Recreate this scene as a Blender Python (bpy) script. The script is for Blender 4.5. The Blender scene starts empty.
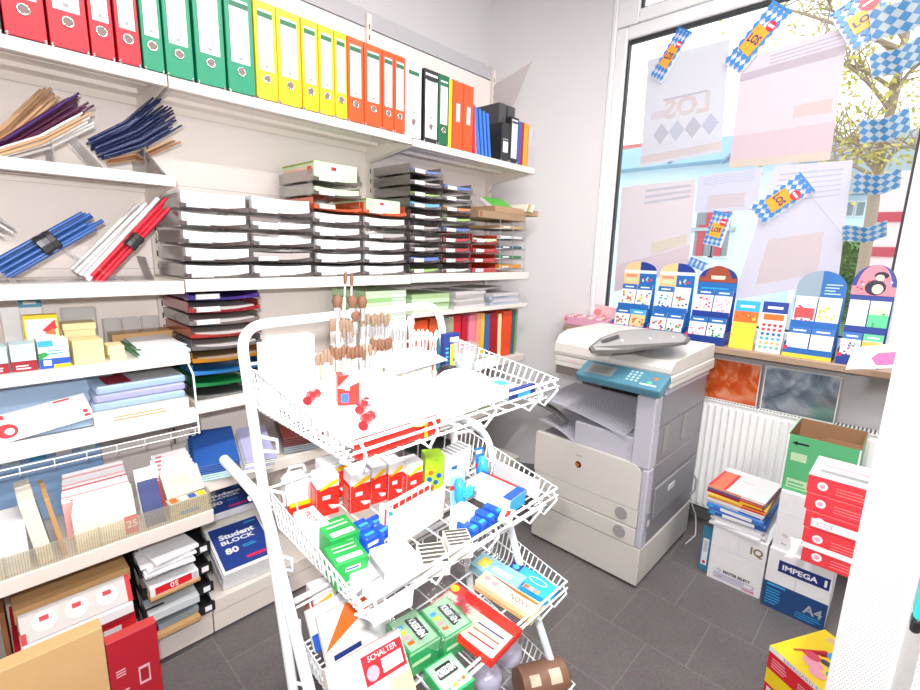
import bpy, bmesh, math, random
from mathutils import Matrix, Vector
random.seed(11)
SC = bpy.context.scene
COL = SC.collection
R = math.radians

# ------------------------------------------------------------------ camera
FPX = 474.05
YAW, PIT, ROL = R(43.726), R(11.174), R(1.6685)
EYE = Vector((0, 0, 1.5))
_f = Vector((math.cos(YAW)*math.cos(PIT), math.sin(YAW)*math.cos(PIT), -math.sin(PIT)))
_r0 = Vector((math.sin(YAW), -math.cos(YAW), 0))
_u0 = _r0.cross(_f)
_r = _r0*math.cos(ROL)+_u0*math.sin(ROL)
_u = -_r0*math.sin(ROL)+_u0*math.cos(ROL)
cam_data = bpy.data.cameras.new('camera')
cam = bpy.data.objects.new('camera', cam_data)
COL.objects.link(cam)
cam.matrix_world = Matrix(((_r.x, _u.x, -_f.x, EYE.x), (_r.y, _u.y, -_f.y, EYE.y), (_r.z, _u.z, -_f.z, EYE.z), (0, 0, 0, 1)))
cam_data.sensor_width = 36
cam_data.lens = FPX/920*36
cam_data.clip_start = 0.05
cam_data.clip_end = 200
SC.camera = cam

def ray(px, py):
    return _r*((px-460)/FPX) - _u*((py-345)/FPX) + _f
def at(px, py, ax, val):
    """the point of the real plane x/y/z = val seen at a pixel of the photograph"""
    d = ray(px, py)
    return EYE + d*((val-EYE[ax])/d[ax])
def atp(px, py, P, N):
    d = ray(px, py)
    return EYE + d*((P-EYE).dot(N)/d.dot(N))

# ------------------------------------------------------------------ materials
def lin(c):
    if isinstance(c, str):
        c = tuple(int(c[i:i+2], 16)/255 for i in (0, 2, 4))
        c = tuple(x/12.92 if x <= .04045 else ((x+.055)/1.055)**2.4 for x in c)
    return (c[0], c[1], c[2], 1)
MATS = {}
def mat(key, col, rough=.5, metal=0., var=.05, scale=30., bump=0., spec=.5, emit=None, estr=0.):
    if key in MATS: return MATS[key]
    m = bpy.data.materials.new(key); m.use_nodes = True
    nt = m.node_tree; N = nt.nodes; b = N['Principled BSDF']
    c = lin(col)
    b.inputs['Roughness'].default_value = rough
    b.inputs['Metallic'].default_value = metal
    b.inputs['Specular IOR Level'].default_value = spec
    tc = N.new('ShaderNodeTexCoord'); no = N.new('ShaderNodeTexNoise')
    no.inputs['Scale'].default_value = scale; no.inputs['Detail'].default_value = 2
    nt.links.new(tc.outputs['Object'], no.inputs['Vector'])
    mx = N.new('ShaderNodeMix'); mx.data_type = 'RGBA'
    mx.inputs[6].default_value = tuple(x*(1-var) for x in c[:3])+(1,)
    mx.inputs[7].default_value = tuple(min(1, x*(1+var)) for x in c[:3])+(1,)
    nt.links.new(no.outputs['Fac'], mx.inputs[0]); nt.links.new(mx.outputs[2], b.inputs['Base Color'])
    if bump:
        bp = N.new('ShaderNodeBump'); bp.inputs['Strength'].default_value = bump; bp.inputs['Distance'].default_value = .002
        nt.links.new(no.outputs['Fac'], bp.inputs['Height']); nt.links.new(bp.outputs['Normal'], b.inputs['Normal'])
    if emit:
        b.inputs['Emission Color'].default_value = lin(emit); b.inputs['Emission Strength'].default_value = estr
    MATS[key] = m
    return m
def clear(key, tint=(.95, .96, .97), gloss=.12, haze=.12, hazecol=(.85, .86, .88), rough=.08, crinkle=0.):
    """thin clear plastic: see-through, glossy, a little milky"""
    if key in MATS: return MATS[key]
    m = bpy.data.materials.new(key); m.use_nodes = True
    nt = m.node_tree; N = nt.nodes; N.remove(N['Principled BSDF']); out = N['Material Output']
    tr = N.new('ShaderNodeBsdfTransparent'); tr.inputs[0].default_value = lin(tint)
    gl = N.new('ShaderNodeBsdfGlossy'); gl.inputs['Roughness'].default_value = rough
    df = N.new('ShaderNodeBsdfDiffuse'); df.inputs[0].default_value = lin(hazecol)
    lw = N.new('ShaderNodeLayerWeight'); lw.inputs[0].default_value = .35
    ml = N.new('ShaderNodeMath'); ml.operation = 'MULTIPLY_ADD'
    ml.inputs[1].default_value = gloss*2.5; ml.inputs[2].default_value = gloss*.4
    nt.links.new(lw.outputs['Facing'], ml.inputs[0])
    m1 = N.new('ShaderNodeMixShader'); m1.inputs[0].default_value = haze
    nt.links.new(tr.outputs[0], m1.inputs[1]); nt.links.new(df.outputs[0], m1.inputs[2])
    m2 = N.new('ShaderNodeMixShader')
    nt.links.new(ml.outputs[0], m2.inputs[0]); nt.links.new(m1.outputs[0], m2.inputs[1]); nt.links.new(gl.outputs[0], m2.inputs[2])
    if crinkle:
        tc = N.new('ShaderNodeTexCoord'); no = N.new('ShaderNodeTexNoise'); no.inputs['Scale'].default_value = 55; no.inputs['Detail'].default_value = 4
        nt.links.new(tc.outputs['Object'], no.inputs['Vector'])
        bp = N.new('ShaderNodeBump'); bp.inputs['Strength'].default_value = crinkle; bp.inputs['Distance'].default_value = .01
        nt.links.new(no.outputs['Fac'], bp.inputs['Height'])
        nt.links.new(bp.outputs['Normal'], gl.inputs['Normal'])
    nt.links.new(m2.outputs[0], out.inputs['Surface'])
    MATS[key] = m
    return m
def thin(key, col, trans=.5, see=0.):
    """paper held against the light: part diffuse, part translucent"""
    if key in MATS: return MATS[key]
    m = bpy.data.materials.new(key); m.use_nodes = True
    nt = m.node_tree; N = nt.nodes; N.remove(N['Principled BSDF']); out = N['Material Output']
    df = N.new('ShaderNodeBsdfDiffuse'); tl = N.new('ShaderNodeBsdfTranslucent')
    for s in (df, tl): s.inputs[0].default_value = lin(col)
    mx = N.new('ShaderNodeMixShader'); mx.inputs[0].default_value = trans
    nt.links.new(df.outputs[0], mx.inputs[1]); nt.links.new(tl.outputs[0], mx.inputs[2])
    tp = N.new('ShaderNodeBsdfTransparent'); m2 = N.new('ShaderNodeMixShader'); m2.inputs[0].default_value = see
    nt.links.new(mx.outputs[0], m2.inputs[1]); nt.links.new(tp.outputs[0], m2.inputs[2]); nt.links.new(m2.outputs[0], out.inputs['Surface'])
    MATS[key] = m
    return m

# ------------------------------------------------------------------ mesh builder
FONT = {}
def glyphs(s, bold=.0):
    k = (s, bold)
    if k not in FONT:
        cu = bpy.data.curves.new('t', 'FONT'); cu.body = s; cu.resolution_u = 2; cu.offset = bold; cu.fill_mode = 'FRONT' if hasattr(cu, 'fill_mode') else cu.fill_mode
        ob = bpy.data.objects.new('t', cu)
        me = bpy.data.meshes.new_from_object(ob)
        vs = [v.co.copy() for v in me.vertices]; fs = [tuple(p.vertices) for p in me.polygons]
        bpy.data.objects.remove(ob); bpy.data.curves.remove(cu); bpy.data.meshes.remove(me)
        FONT[k] = (vs, fs)
    return FONT[k]

class MB:
    """collects shapes in the frame of one thing (or, with world=root, in world coordinates) and links them as ONE mesh object"""
    def __init__(self, world=None):
        self.v = []; self.f = []; self.mi = []; self.sm = []; self.mats = []
        self.T = world.matrix_basis.inverted() if world is not None else None
    def add(self, vs, fs, m, M=None, smooth=False):
        if m not in self.mats: self.mats.append(m)
        i = self.mats.index(m); o = len(self.v)
        for p in vs:
            p = Vector(p)
            if M is not None: p = M @ p
            if self.T is not None: p = self.T @ p
            self.v.append(p)
        for q in fs:
            self.f.append([o+k for k in q]); self.mi.append(i); self.sm.append(smooth)
        return self
    def box(self, x0, x1, y0, y1, z0, z1, m, M=None, bev=0, seg=1, smooth=False):
        if bev:
            bm = bmesh.new(); bmesh.ops.create_cube(bm, size=1)
            for v in bm.verts: v.co = Vector(((x0+x1)/2+v.co.x*(x1-x0), (y0+y1)/2+v.co.y*(y1-y0), (z0+z1)/2+v.co.z*(z1-z0)))
            bmesh.ops.bevel(bm, geom=list(bm.edges), offset=bev, segments=seg, profile=.5, affect='EDGES')
            bm.verts.index_update()
            self.add([v.co for v in bm.verts], [[v.index for v in f.verts] for f in bm.faces], m, M, smooth)
            bm.free(); return self
        vs = [(x, y, z) for x in (x0, x1) for y in (y0, y1) for z in (z0, z1)]
        return self.add(vs, [(0, 1, 3, 2), (4, 6, 7, 5), (0, 4, 5, 1), (2, 3, 7, 6), (0, 2, 6, 4), (1, 5, 7, 3)], m, M)
    def quad(self, a, b, c, d, m, M=None): return self.add([a, b, c, d], [(0, 1, 2, 3)], m, M)
    def prism(self, poly, h0, h1, m, M=None):
        """poly in local XY, extruded along Z"""
        n = len(poly)
        vs = [(p[0], p[1], h0) for p in poly]+[(p[0], p[1], h1) for p in poly]
        fs = [tuple(range(n-1, -1, -1)), tuple(range(n, 2*n))]+[(i, (i+1) % n, n+(i+1) % n, n+i) for i in range(n)]
        return self.add(vs, fs, m, M)
    def tube(self, pts, r, m, n=8, closed=False, caps=True, M=None):
        pts = [Vector(p) for p in pts]; k = len(pts); rr = r if isinstance(r, (list, tuple)) else [r]*k
        vs = []; fs = []; prev = None
        for i, p in enumerate(pts):
            if closed: t = pts[(i+1) % k]-pts[i-1]
            else: t = pts[min(i+1, k-1)]-pts[max(i-1, 0)]
            t.normalize()
            if prev is None:
                a = Vector((0, 0, 1)) if abs(t.z) < .9 else Vector((1, 0, 0))
                s = t.cross(a).normalized()
            else:
                s = prev-t*prev.dot(t)
                s = s.normalized() if s.length > 1e-6 else t.orthogonal().normalized()
            prev = s; w = t.cross(s)
            for j in range(n):
                a = 2*math.pi*j/n
                vs.append(p+(s*math.cos(a)+w*math.sin(a))*rr[i])
        for i in range(k if closed else k-1):
            i2 = (i+1) % k
            for j in range(n): fs.append((i*n+j, i*n+(j+1) % n, i2*n+(j+1) % n, i2*n+j))
        self.add(vs, fs, m, M, True)
        if caps and not closed:
            self.add(vs[:n], [tuple(range(n-1, -1, -1))], m, M); self.add(vs[-n:], [tuple(range(n))], m, M)
        return self
    def lathe(self, prof, m, n=20, M=None, smooth=True):
        """prof: (radius, height) pairs about local Z"""
        vs = []; fs = []
        for r, z in prof:
            for j in range(n):
                a = 2*math.pi*j/n; vs.append((r*math.cos(a), r*math.sin(a), z))
        for i in range(len(prof)-1):
            for j in range(n): fs.append((i*n+j, i*n+(j+1) % n, (i+1)*n+(j+1) % n, (i+1)*n+j))
        self.add(vs, fs, m, M, smooth and (max(z for _, z in prof)-min(z for _, z in prof) > .002))
        if max(z for _, z in prof)-min(z for _, z in prof) < 1e-5: return self
        if prof[0][0] > 1e-5: self.add(vs[:n], [tuple(range(n-1, -1, -1))], m, M)
        if prof[-1][0] > 1e-5: self.add(vs[-n:], [tuple(range(n))], m, M)
        return self
    def grid(self, fn, nu, nv, m, M=None, smooth=True, thick=None):
        vs = [Vector(fn(i/nu, j/nv)) for i in range(nu+1) for j in range(nv+1)]
        fs = [(i*(nv+1)+j, (i+1)*(nv+1)+j, (i+1)*(nv+1)+j+1, i*(nv+1)+j+1) for i in range(nu) for j in range(nv)]
        self.add(vs, fs, m, M, smooth)
        if thick is not None:
            o = Vector(thick); k = len(vs); vb = [v+o for v in vs]
            self.add(vb, [tuple(reversed(q)) for q in fs], m, M, smooth)
            rim = [i*(nv+1) for i in range(nu+1)]+[nu*(nv+1)+j for j in range(1, nv+1)]+[i*(nv+1)+nv for i in range(nu-1, -1, -1)]+[j for j in range(nv-1, 0, -1)]
            L = len(rim)
            self.add([vs[i] for i in rim]+[vb[i] for i in rim], [(i, (i+1) % L, L+(i+1) % L, L+i) for i in range(L)], m, M)
        return self
    def text(self, s, O, X, Y, h, m, w=None, align='C', bold=.0, lift=.0006, M=None):
        """flat lettering: cap height h, O = middle (or left) of the line, X right, Y up"""
        vs, fs = glyphs(s, bold)
        if not vs: return self
        x0 = min(v.x for v in vs); x1 = max(v.x for v in vs); y0 = min(v.y for v in vs); y1 = max(v.y for v in vs)
        sy = h/.73; sx = sy if w is None else w/(x1-x0)
        X = Vector(X).normalized(); Y = Vector(Y).normalized(); Z = X.cross(Y)*lift; O = Vector(O)
        xo = (x0+x1)/2 if align == 'C' else x0
        return self.add([O+X*((v.x-xo)*sx)+Y*((v.y-.36)*sy)+Z for v in vs], fs, m, M)
    def build(self, name, parent=None):
        me = bpy.data.meshes.new(name)
        me.from_pydata([tuple(p) for p in self.v], [], self.f)
        for m in self.mats: me.materials.append(m)
        me.polygons.foreach_set('material_index', self.mi)
        me.polygons.foreach_set('use_smooth', self.sm)
        me.update()
        o = bpy.data.objects.new(name, me); COL.objects.link(o)
        if parent is not None: o.parent = parent
        return o

def tag(o, label=None, cat=None, group=None, kind=None):
    if label: o['label'] = label
    if cat: o['category'] = cat
    if group: o['group'] = group
    if kind: o['kind'] = kind
    return o
def thing(name, label, cat, loc=(0, 0, 0), rz=0, group=None, M=None):
    o = bpy.data.objects.new(name, None); COL.objects.link(o); o.empty_display_size = .05
    if M is not None: o.matrix_basis = M
    else: o.location = loc; o.rotation_euler = (0, 0, rz)
    return tag(o, label, cat, group)
def solo(name, label, cat, mb, loc=(0, 0, 0), rz=0, group=None, M=None):
    o = mb.build(name)
    if M is not None: o.matrix_basis = M
    else: o.location = loc; o.rotation_euler = (0, 0, rz)
    return tag(o, label, cat, group)
def struct(name, mb, parent=None, label=None):
    o = mb.build(name, parent)
    if parent is None: o['kind'] = 'structure'
    if label: o['label'] = label
    return o
def dup(root, M=None, loc=None, rz=0, label=None, group=None):
    r = root.copy(); COL.objects.link(r)
    if M is not None: r.matrix_basis = M
    else: r.location = loc; r.rotation_euler = (0, 0, rz)
    if label: r['label'] = label
    if group: r['group'] = group
    for ch in list(root.children):
        c = ch.copy(); COL.objects.link(c); c.parent = r
        for g in list(ch.children):
            d = g.copy(); COL.objects.link(d); d.parent = c
    return r

class BX(MB):
    """a carton, base centre at the origin: w along X, d along Y, h up; faces front(-Y) left(-X) right back top"""
    def __init__(self, w, d, h, m, bev=.0015, open_top=False, inner=None, t=.003):
        super().__init__(); self.d3 = (w, d, h)
        if open_top:
            q = inner or m
            for a, b, c, e in ((-w/2, w/2, -d/2, -d/2+t), (-w/2, w/2, d/2-t, d/2), (-w/2, -w/2+t, -d/2+t, d/2-t), (w/2-t, w/2, -d/2+t, d/2-t)):
                self.box(a, b, c, e, 0, h, m)
            self.box(-w/2+t, w/2-t, -d/2+t, d/2-t, 0, t, q)
            if inner is not None:
                e = .0006
                self.quad((-w/2+t+e, -d/2+t, t), (-w/2+t+e, d/2-t, t), (-w/2+t+e, d/2-t, h), (-w/2+t+e, -d/2+t, h), q)
                self.quad((w/2-t-e, d/2-t, t), (w/2-t-e, -d/2+t, t), (w/2-t-e, -d/2+t, h), (w/2-t-e, d/2-t, h), q)
                self.quad((-w/2+t, d/2-t-e, t), (w/2-t, d/2-t-e, t), (w/2-t, d/2-t-e, h), (-w/2+t, d/2-t-e, h), q)
                self.quad((w/2-t, -d/2+t+e, t), (-w/2+t, -d/2+t+e, t), (-w/2+t, -d/2+t+e, h), (w/2-t, -d/2+t+e, h), q)
        else:
            self.box(-w/2, w/2, -d/2, d/2, 0, h, m, bev=min(bev, h*.3))
    def fr(self, face):
        w, d, h = self.d3
        return {'front': (Vector((-w/2, -d/2, 0)), Vector((w, 0, 0)), Vector((0, 0, h))),
                'left': (Vector((-w/2, d/2, 0)), Vector((0, -d, 0)), Vector((0, 0, h))),
                'right': (Vector((w/2, -d/2, 0)), Vector((0, d, 0)), Vector((0, 0, h))),
                'back': (Vector((w/2, d/2, 0)), Vector((-w, 0, 0)), Vector((0, 0, h))),
                'top': (Vector((-w/2, -d/2, h)), Vector((w, 0, 0)), Vector((0, d, 0))),
                'topl': (Vector((-w/2, d/2, h)), Vector((0, -d, 0)), Vector((w, 0, 0)))}[face]
    def dec(self, face, u0, u1, v0, v1, m, lift=.0004):
        O, U, V = self.fr(face); U.normalize(); V.normalize(); n = U.cross(V)*lift
        p = lambda u, v: O+U*u+V*v+n
        return self.quad(p(u0, v0), p(u1, v0), p(u1, v1), p(u0, v1), m)
    def poly(self, face, pts, m, lift=.0005):
        O, U, V = self.fr(face); U.normalize(); V.normalize(); n = U.cross(V)*lift
        return self.add([O+U*u+V*v+n for u, v in pts], [tuple(range(len(pts)))], m)
    def disc(self, face, u, v, r, m, lift=.0006, n=16, sx=1.):
        O, U, V = self.fr(face); a = U.normalized(); b = V.normalized(); c = O+a*u+b*v+a.cross(b)*lift
        return self.add([c+a*(r*sx*math.cos(6.2832*i/n))+b*(r*math.sin(6.2832*i/n)) for i in range(n)], [tuple(range(n))], m)
    def txt(self, face, s, u, v, h, m, w=None, bold=0., align='C', flip=1, lift=.0009):
        O, U, V = self.fr(face); U.normalize(); V.normalize()
        return self.text(s, O+U*u+V*v, U*flip, V*flip, h, m, w, align, bold, lift)
    def lines(self, face, u0, u1, v0, v1, n, m, frac=.45, ragged=.25):
        for i in range(n):
            va = v0+(v1-v0)*i/n
            self.dec(face, u0, u1-(u1-u0)*ragged*random.random(), va, va+(v1-v0)/n*frac, m, .0007)
        return self

# common colours
WHITE = mat('white_paper', (.84, .84, .86), .6)
OFFW = mat('cream_paper', (.80, .76, .66), .65)
SHELF = mat('shelf_enamel', (.77, .70, .645), .35, var=.02)
PANEL = mat('back_panel_enamel', (.87, .795, .755), .5, var=.02, scale=4)
BLACK = mat('black_plastic', (.015, .015, .017), .35)
DGREY = mat('dark_grey', (.06, .06, .065), .5)
MGREY = mat('mid_grey', (.3, .3, .31), .5)
LGREY = mat('light_grey', (.58, .58, .6), .5)
RED = mat('red_card', 'd8202c', .4)
DRED = mat('dark_red', '9c1c2c', .45)
BLUE = mat('blue_card', '2257b8', .4)
NAVY = mat('navy', '1c2f78', .4)
SKY = mat('sky_blue', '35a8e0', .4)
GREEN = mat('green_card', '1f9a45', .45)
LGREEN = mat('pale_green_card', 'bfe0b4', .5)
LIME = mat('lime', 'a8d628', .45)
YEL = mat('yellow_card', 'f4d41c', .45)
ORG = mat('orange_card', 'ee6a1e', .45)
PINK = mat('pink_card', 'f0a0b4', .5)
KRAFT = mat('kraft_board', 'c49a68', .7, var=.08, scale=12)
BROWN = mat('brown_card', '8a5a38', .6)
CHROME = mat('chrome', (.75, .75, .76), .15, 1.)
STEEL = mat('brushed_steel', (.62, .62, .63), .3, 1.)
INK = mat('print_grey', (.25, .25, .28), .6)
PINKINK = mat('print_pink', (.75, .45, .5), .6)
ACRYL = clear('clear_acrylic')
FILM = clear('clear_film', gloss=.10, haze=.02, rough=.12, crinkle=.5)
SMOKE = clear('clear_tray_plastic', tint=(.80, .78, .77), gloss=.2, haze=.14, hazecol=(.5, .46, .44), rough=.12)
SMOKE2 = clear('smoked_plastic', tint=(.60, .57, .56), gloss=.22, haze=.24, hazecol=(.32, .28, .27), rough=.12)
# ------------------------------------------------------------------ the setting
def floor_mat():
    m = bpy.data.materials.new('grey_floor_tiles'); m.use_nodes = True
    nt = m.node_tree; N = nt.nodes; b = N['Principled BSDF']
    tc = N.new('ShaderNodeTexCoord'); mp = N.new('ShaderNodeMapping')
    mp.inputs['Rotation'].default_value = (0, 0, R(90)); mp.inputs['Location'].default_value = (.71, -2.0, 0)
    br = N.new('ShaderNodeTexBrick'); br.inputs['Scale'].default_value = 1
    br.inputs['Brick Width'].default_value = .30; br.inputs['Row Height'].default_value = .30
    br.inputs['Mortar Size'].default_value = .0018; br.inputs['Mortar Smooth'].default_value = .1
    br.inputs['Color1'].default_value = (.125, .113, .113, 1); br.inputs['Color2'].default_value = (.138, .125, .125, 1); br.inputs['Mortar'].default_value = (.20, .185, .182, 1)
    no = N.new('ShaderNodeTexNoise'); no.inputs['Scale'].default_value = 190; no.inputs['Detail'].default_value = 2
    n2 = N.new('ShaderNodeTexNoise'); n2.inputs['Scale'].default_value = 5
    nt.links.new(tc.outputs['Object'], mp.inputs['Vector']); nt.links.new(mp.outputs[0], br.inputs['Vector'])
    nt.links.new(tc.outputs['Object'], no.inputs['Vector']); nt.links.new(tc.outputs['Object'], n2.inputs['Vector'])
    ov = N.new('ShaderNodeMix'); ov.data_type = 'RGBA'; ov.blend_type = 'OVERLAY'; ov.inputs[0].default_value = .8
    nt.links.new(br.outputs['Color'], ov.inputs[6]); nt.links.new(no.outputs['Color'], ov.inputs[7])
    o2 = N.new('ShaderNodeMix'); o2.data_type = 'RGBA'; o2.blend_type = 'OVERLAY'; o2.inputs[0].default_value = .25
    bw = N.new('ShaderNodeRGBToBW'); nt.links.new(n2.outputs['Color'], bw.inputs[0])
    nt.links.new(ov.outputs[2], o2.inputs[6]); nt.links.new(bw.outputs[0], o2.inputs[7])
    nt.links.new(o2.outputs[2], b.inputs['Base Color']); b.inputs['Roughness'].default_value = .42
    return m
PLASTER = mat('wall_plaster', (.63, .613, .62), .8, var=.02, scale=3, bump=.1)
PVC = mat('white_pvc', (.86, .86, .88), .3, var=.01)
GASKET = mat('window_gasket', (.03, .032, .035), .5)
struct('floor', MB().box(-2.6, 3.05, -2.6, 2.3, -.08, 0, floor_mat()))
struct('ceiling', MB().box(-2.6, 3.05, -2.6, 2.3, 3.3, 3.4, PLASTER))
struct('wall_back', MB().box(-2.6, 3.05, 2.2, 2.3, 0, 3.3, PLASTER))
struct('wall_left', MB().box(-2.7, -2.6, -2.6, 2.3, 0, 3.3, PLASTER))
struct('wall_front', MB().box(-2.6, 3.05, -2.7, -2.6, 0, 3.3, PLASTER))
w = MB()
w.prism([(2.485, 2.2), (2.862, 1.56), (3.05, 1.56), (3.05, 2.2)], 0, 3.3, PLASTER)          # splayed wall beside the window
w.box(2.86, 3.05, -2.6, 1.56, 0, 1.02, PLASTER)        # under the sill
w.box(2.86, 3.05, -2.6, -.02, 1.02, 3.3, PLASTER)
w.box(2.86, 3.05, -.02, 1.56, 3.25, 3.3, PLASTER)
struct('wall_window', w)
SILLM = mat('brown_stone_sill', 'a28974', .4, var=.12, scale=60)
struct('trim_1', MB().box(2.66, 2.86, -.3, 1.625, 1.02, 1.054, SILLM, bev=.004), label='brown speckled window sill')
struct('baseboard_window', MB().box(2.845, 2.86, -2.6, 1.56, 0, .06, mat('baseboard_grey', (.2, .19, .18), .5)))
# window: frame, gasket, glass
win = thing('window_1', None, None, (2.88, .8, 1.054)); win['kind'] = 'structure'
f = MB(win)
def ring(mb, x0, x1, y0, y1, z0, z1, t, m, bev=.006):
    tl, tr, tb, tt = t
    mb.box(x0, x1, y1-tl, y1, z0, z1, m, bev=bev); mb.box(x0, x1, y0, y0+tr, z0, z1, m, bev=bev)
    mb.box(x0, x1, y0+tr, y1-tl, z0, z0+tb, m, bev=bev); mb.box(x0, x1, y0+tr, y1-tl, z1-tt, z1, m, bev=bev)
ring(f, 2.86, 2.95, -.02, 1.56, 1.054, 3.25, (.03, .03, .03, .03), PVC)
ring(f, 2.868, 2.94, .045, 1.53, 1.084, 2.815, (.07, .05, .06, .07), PVC)     # big lower pane
ring(f, 2.868, 2.94, .045, 1.53, 2.822, 3.22, (.13, .07, .07, .07), PVC)      # fanlight above
f.box(2.875, 2.94, .01, .045, 1.084, 3.22, PVC, bev=.004)
f.build('window_frame', win)
g = MB(win)
ring(g, 2.885, 2.915, .095, 1.46, 1.144, 2.745, (.014, .01, .01, .02), GASKET, bev=.003)
ring(g, 2.885, 2.915, .115, 1.40, 2.892, 3.15, (.014, .01, .01, .01), GASKET, bev=.003)
g.build('gasket', win)
GLASS = clear('window_glass', tint=(.97, .985, .98), gloss=.05, haze=.0, rough=.02)
g = MB(win); g.box(2.898, 2.902, .1, 1.455, 1.15, 2.74, GLASS); g.box(2.898, 2.902, .12, 1.395, 2.9, 3.145, GLASS)
g.build('pane', win)
g = MB(win); g.box(2.872, 2.882, .012, .03, 1.9, 2.02, PVC, bev=.003); g.box(2.845, 2.872, .015, .028, 1.955, 1.97, STEEL); g.box(2.84, 2.848, .015, .028, 1.84, 1.97, STEEL, bev=.002)
g.build('window_handle', win)

# radiator under the sill
RADM = mat('radiator_enamel', (.86, .86, .86), .35, var=.01)
rad = thing('radiator', 'white ribbed panel radiator on the wall under the window sill', 'radiator', (2.78, .42, .11))
b = MB(rad); b.box(2.742, 2.80, -.28, 1.14, .12, .745, RADM, bev=.004)
for i in range(42):
    y = -.26+i*.0335
    b.box(2.729, 2.745, y, y+.016, .14, .725, RADM, bev=.005)
b.build('panel', rad)
b = MB(rad); b.box(2.735, 2.81, -.285, 1.145, .745, .752, RADM)
for i in range(95): b.box(2.737, 2.808, -.27+i*.0148, -.264+i*.0148, .752, .754, DGREY)
b.build('top_grille', rad)
b = MB(rad)
for y in (-.1, .95): b.box(2.80, 2.859, y, y+.04, .3, .34, RADM); b.box(2.80, 2.859, y, y+.04, .62, .66, RADM)
b.build('wall_bracket', rad)
b = MB(rad); b.tube([(2.775, 1.10, .12), (2.775, 1.10, .0)], .009, RADM); b.build('supply_pipe', rad)

# glossy cards standing on the radiator
def swirl(key, c1, c2, c3, sc, rough, metal):
    m = bpy.data.materials.new(key); m.use_nodes = True
    nt = m.node_tree; N = nt.nodes; b = N['Principled BSDF']
    tc = N.new('ShaderNodeTexCoord'); no = N.new('ShaderNodeTexNoise')
    no.inputs['Scale'].default_value = sc; no.inputs['Distortion'].default_value = 3.5; no.inputs['Detail'].default_value = 2
    rp = N.new('ShaderNodeValToRGB'); e = rp.color_ramp.elements
    e[0].position = .3; e[1].position = .7; e[0].color = lin(c1); e[1].color = lin(c3); x = e.new(.5); x.color = lin(c2)
    nt.links.new(tc.outputs['Object'], no.inputs[0]); nt.links.new(no.outputs['Fac'], rp.inputs[0]); nt.links.new(rp.outputs[0], b.inputs['Base Color'])
    b.inputs['Roughness'].default_value = rough; b.inputs['Metallic'].default_value = metal
    MATS[key] = m
    return m
FOIL1 = swirl('orange_foil', 'c4481c', 'd8602c', 'eca07a', 5, .2, .25)
FOIL2 = swirl('silver_foil', '6a7a8a', '9fb0c0', 'dce6ee', 4, .22, .8)
FR = mat('card_edge', (.7, .68, .66), .4)
t = thing('foil_sheet', 'glossy orange foil sheet standing on the radiator', 'foil sheet', (2.752, .64, .754), group='foil sheets on the radiator')
b = MB(t); b.box(2.750, 2.756, .515, .765, .7545, .975, FOIL1); b.build('sheet', t)
b = MB(t); ring(b, 2.748, 2.757, .51, .77, .754, .979, (.005,)*4, FR, 0); b.build('border', t)
t = thing('foil_sheet', 'mirror silver foil sheet standing on the radiator beside the orange one', 'foil sheet', (2.752, .34, .754), group='foil sheets on the radiator')
b = MB(t); b.box(2.750, 2.756, .195, .49, .7545, .979, FOIL2); b.build('sheet', t)
b = MB(t); ring(b, 2.748, 2.757, .19, .495, .754, .983, (.005,)*4, FR, 0); b.build('border', t)

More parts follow.
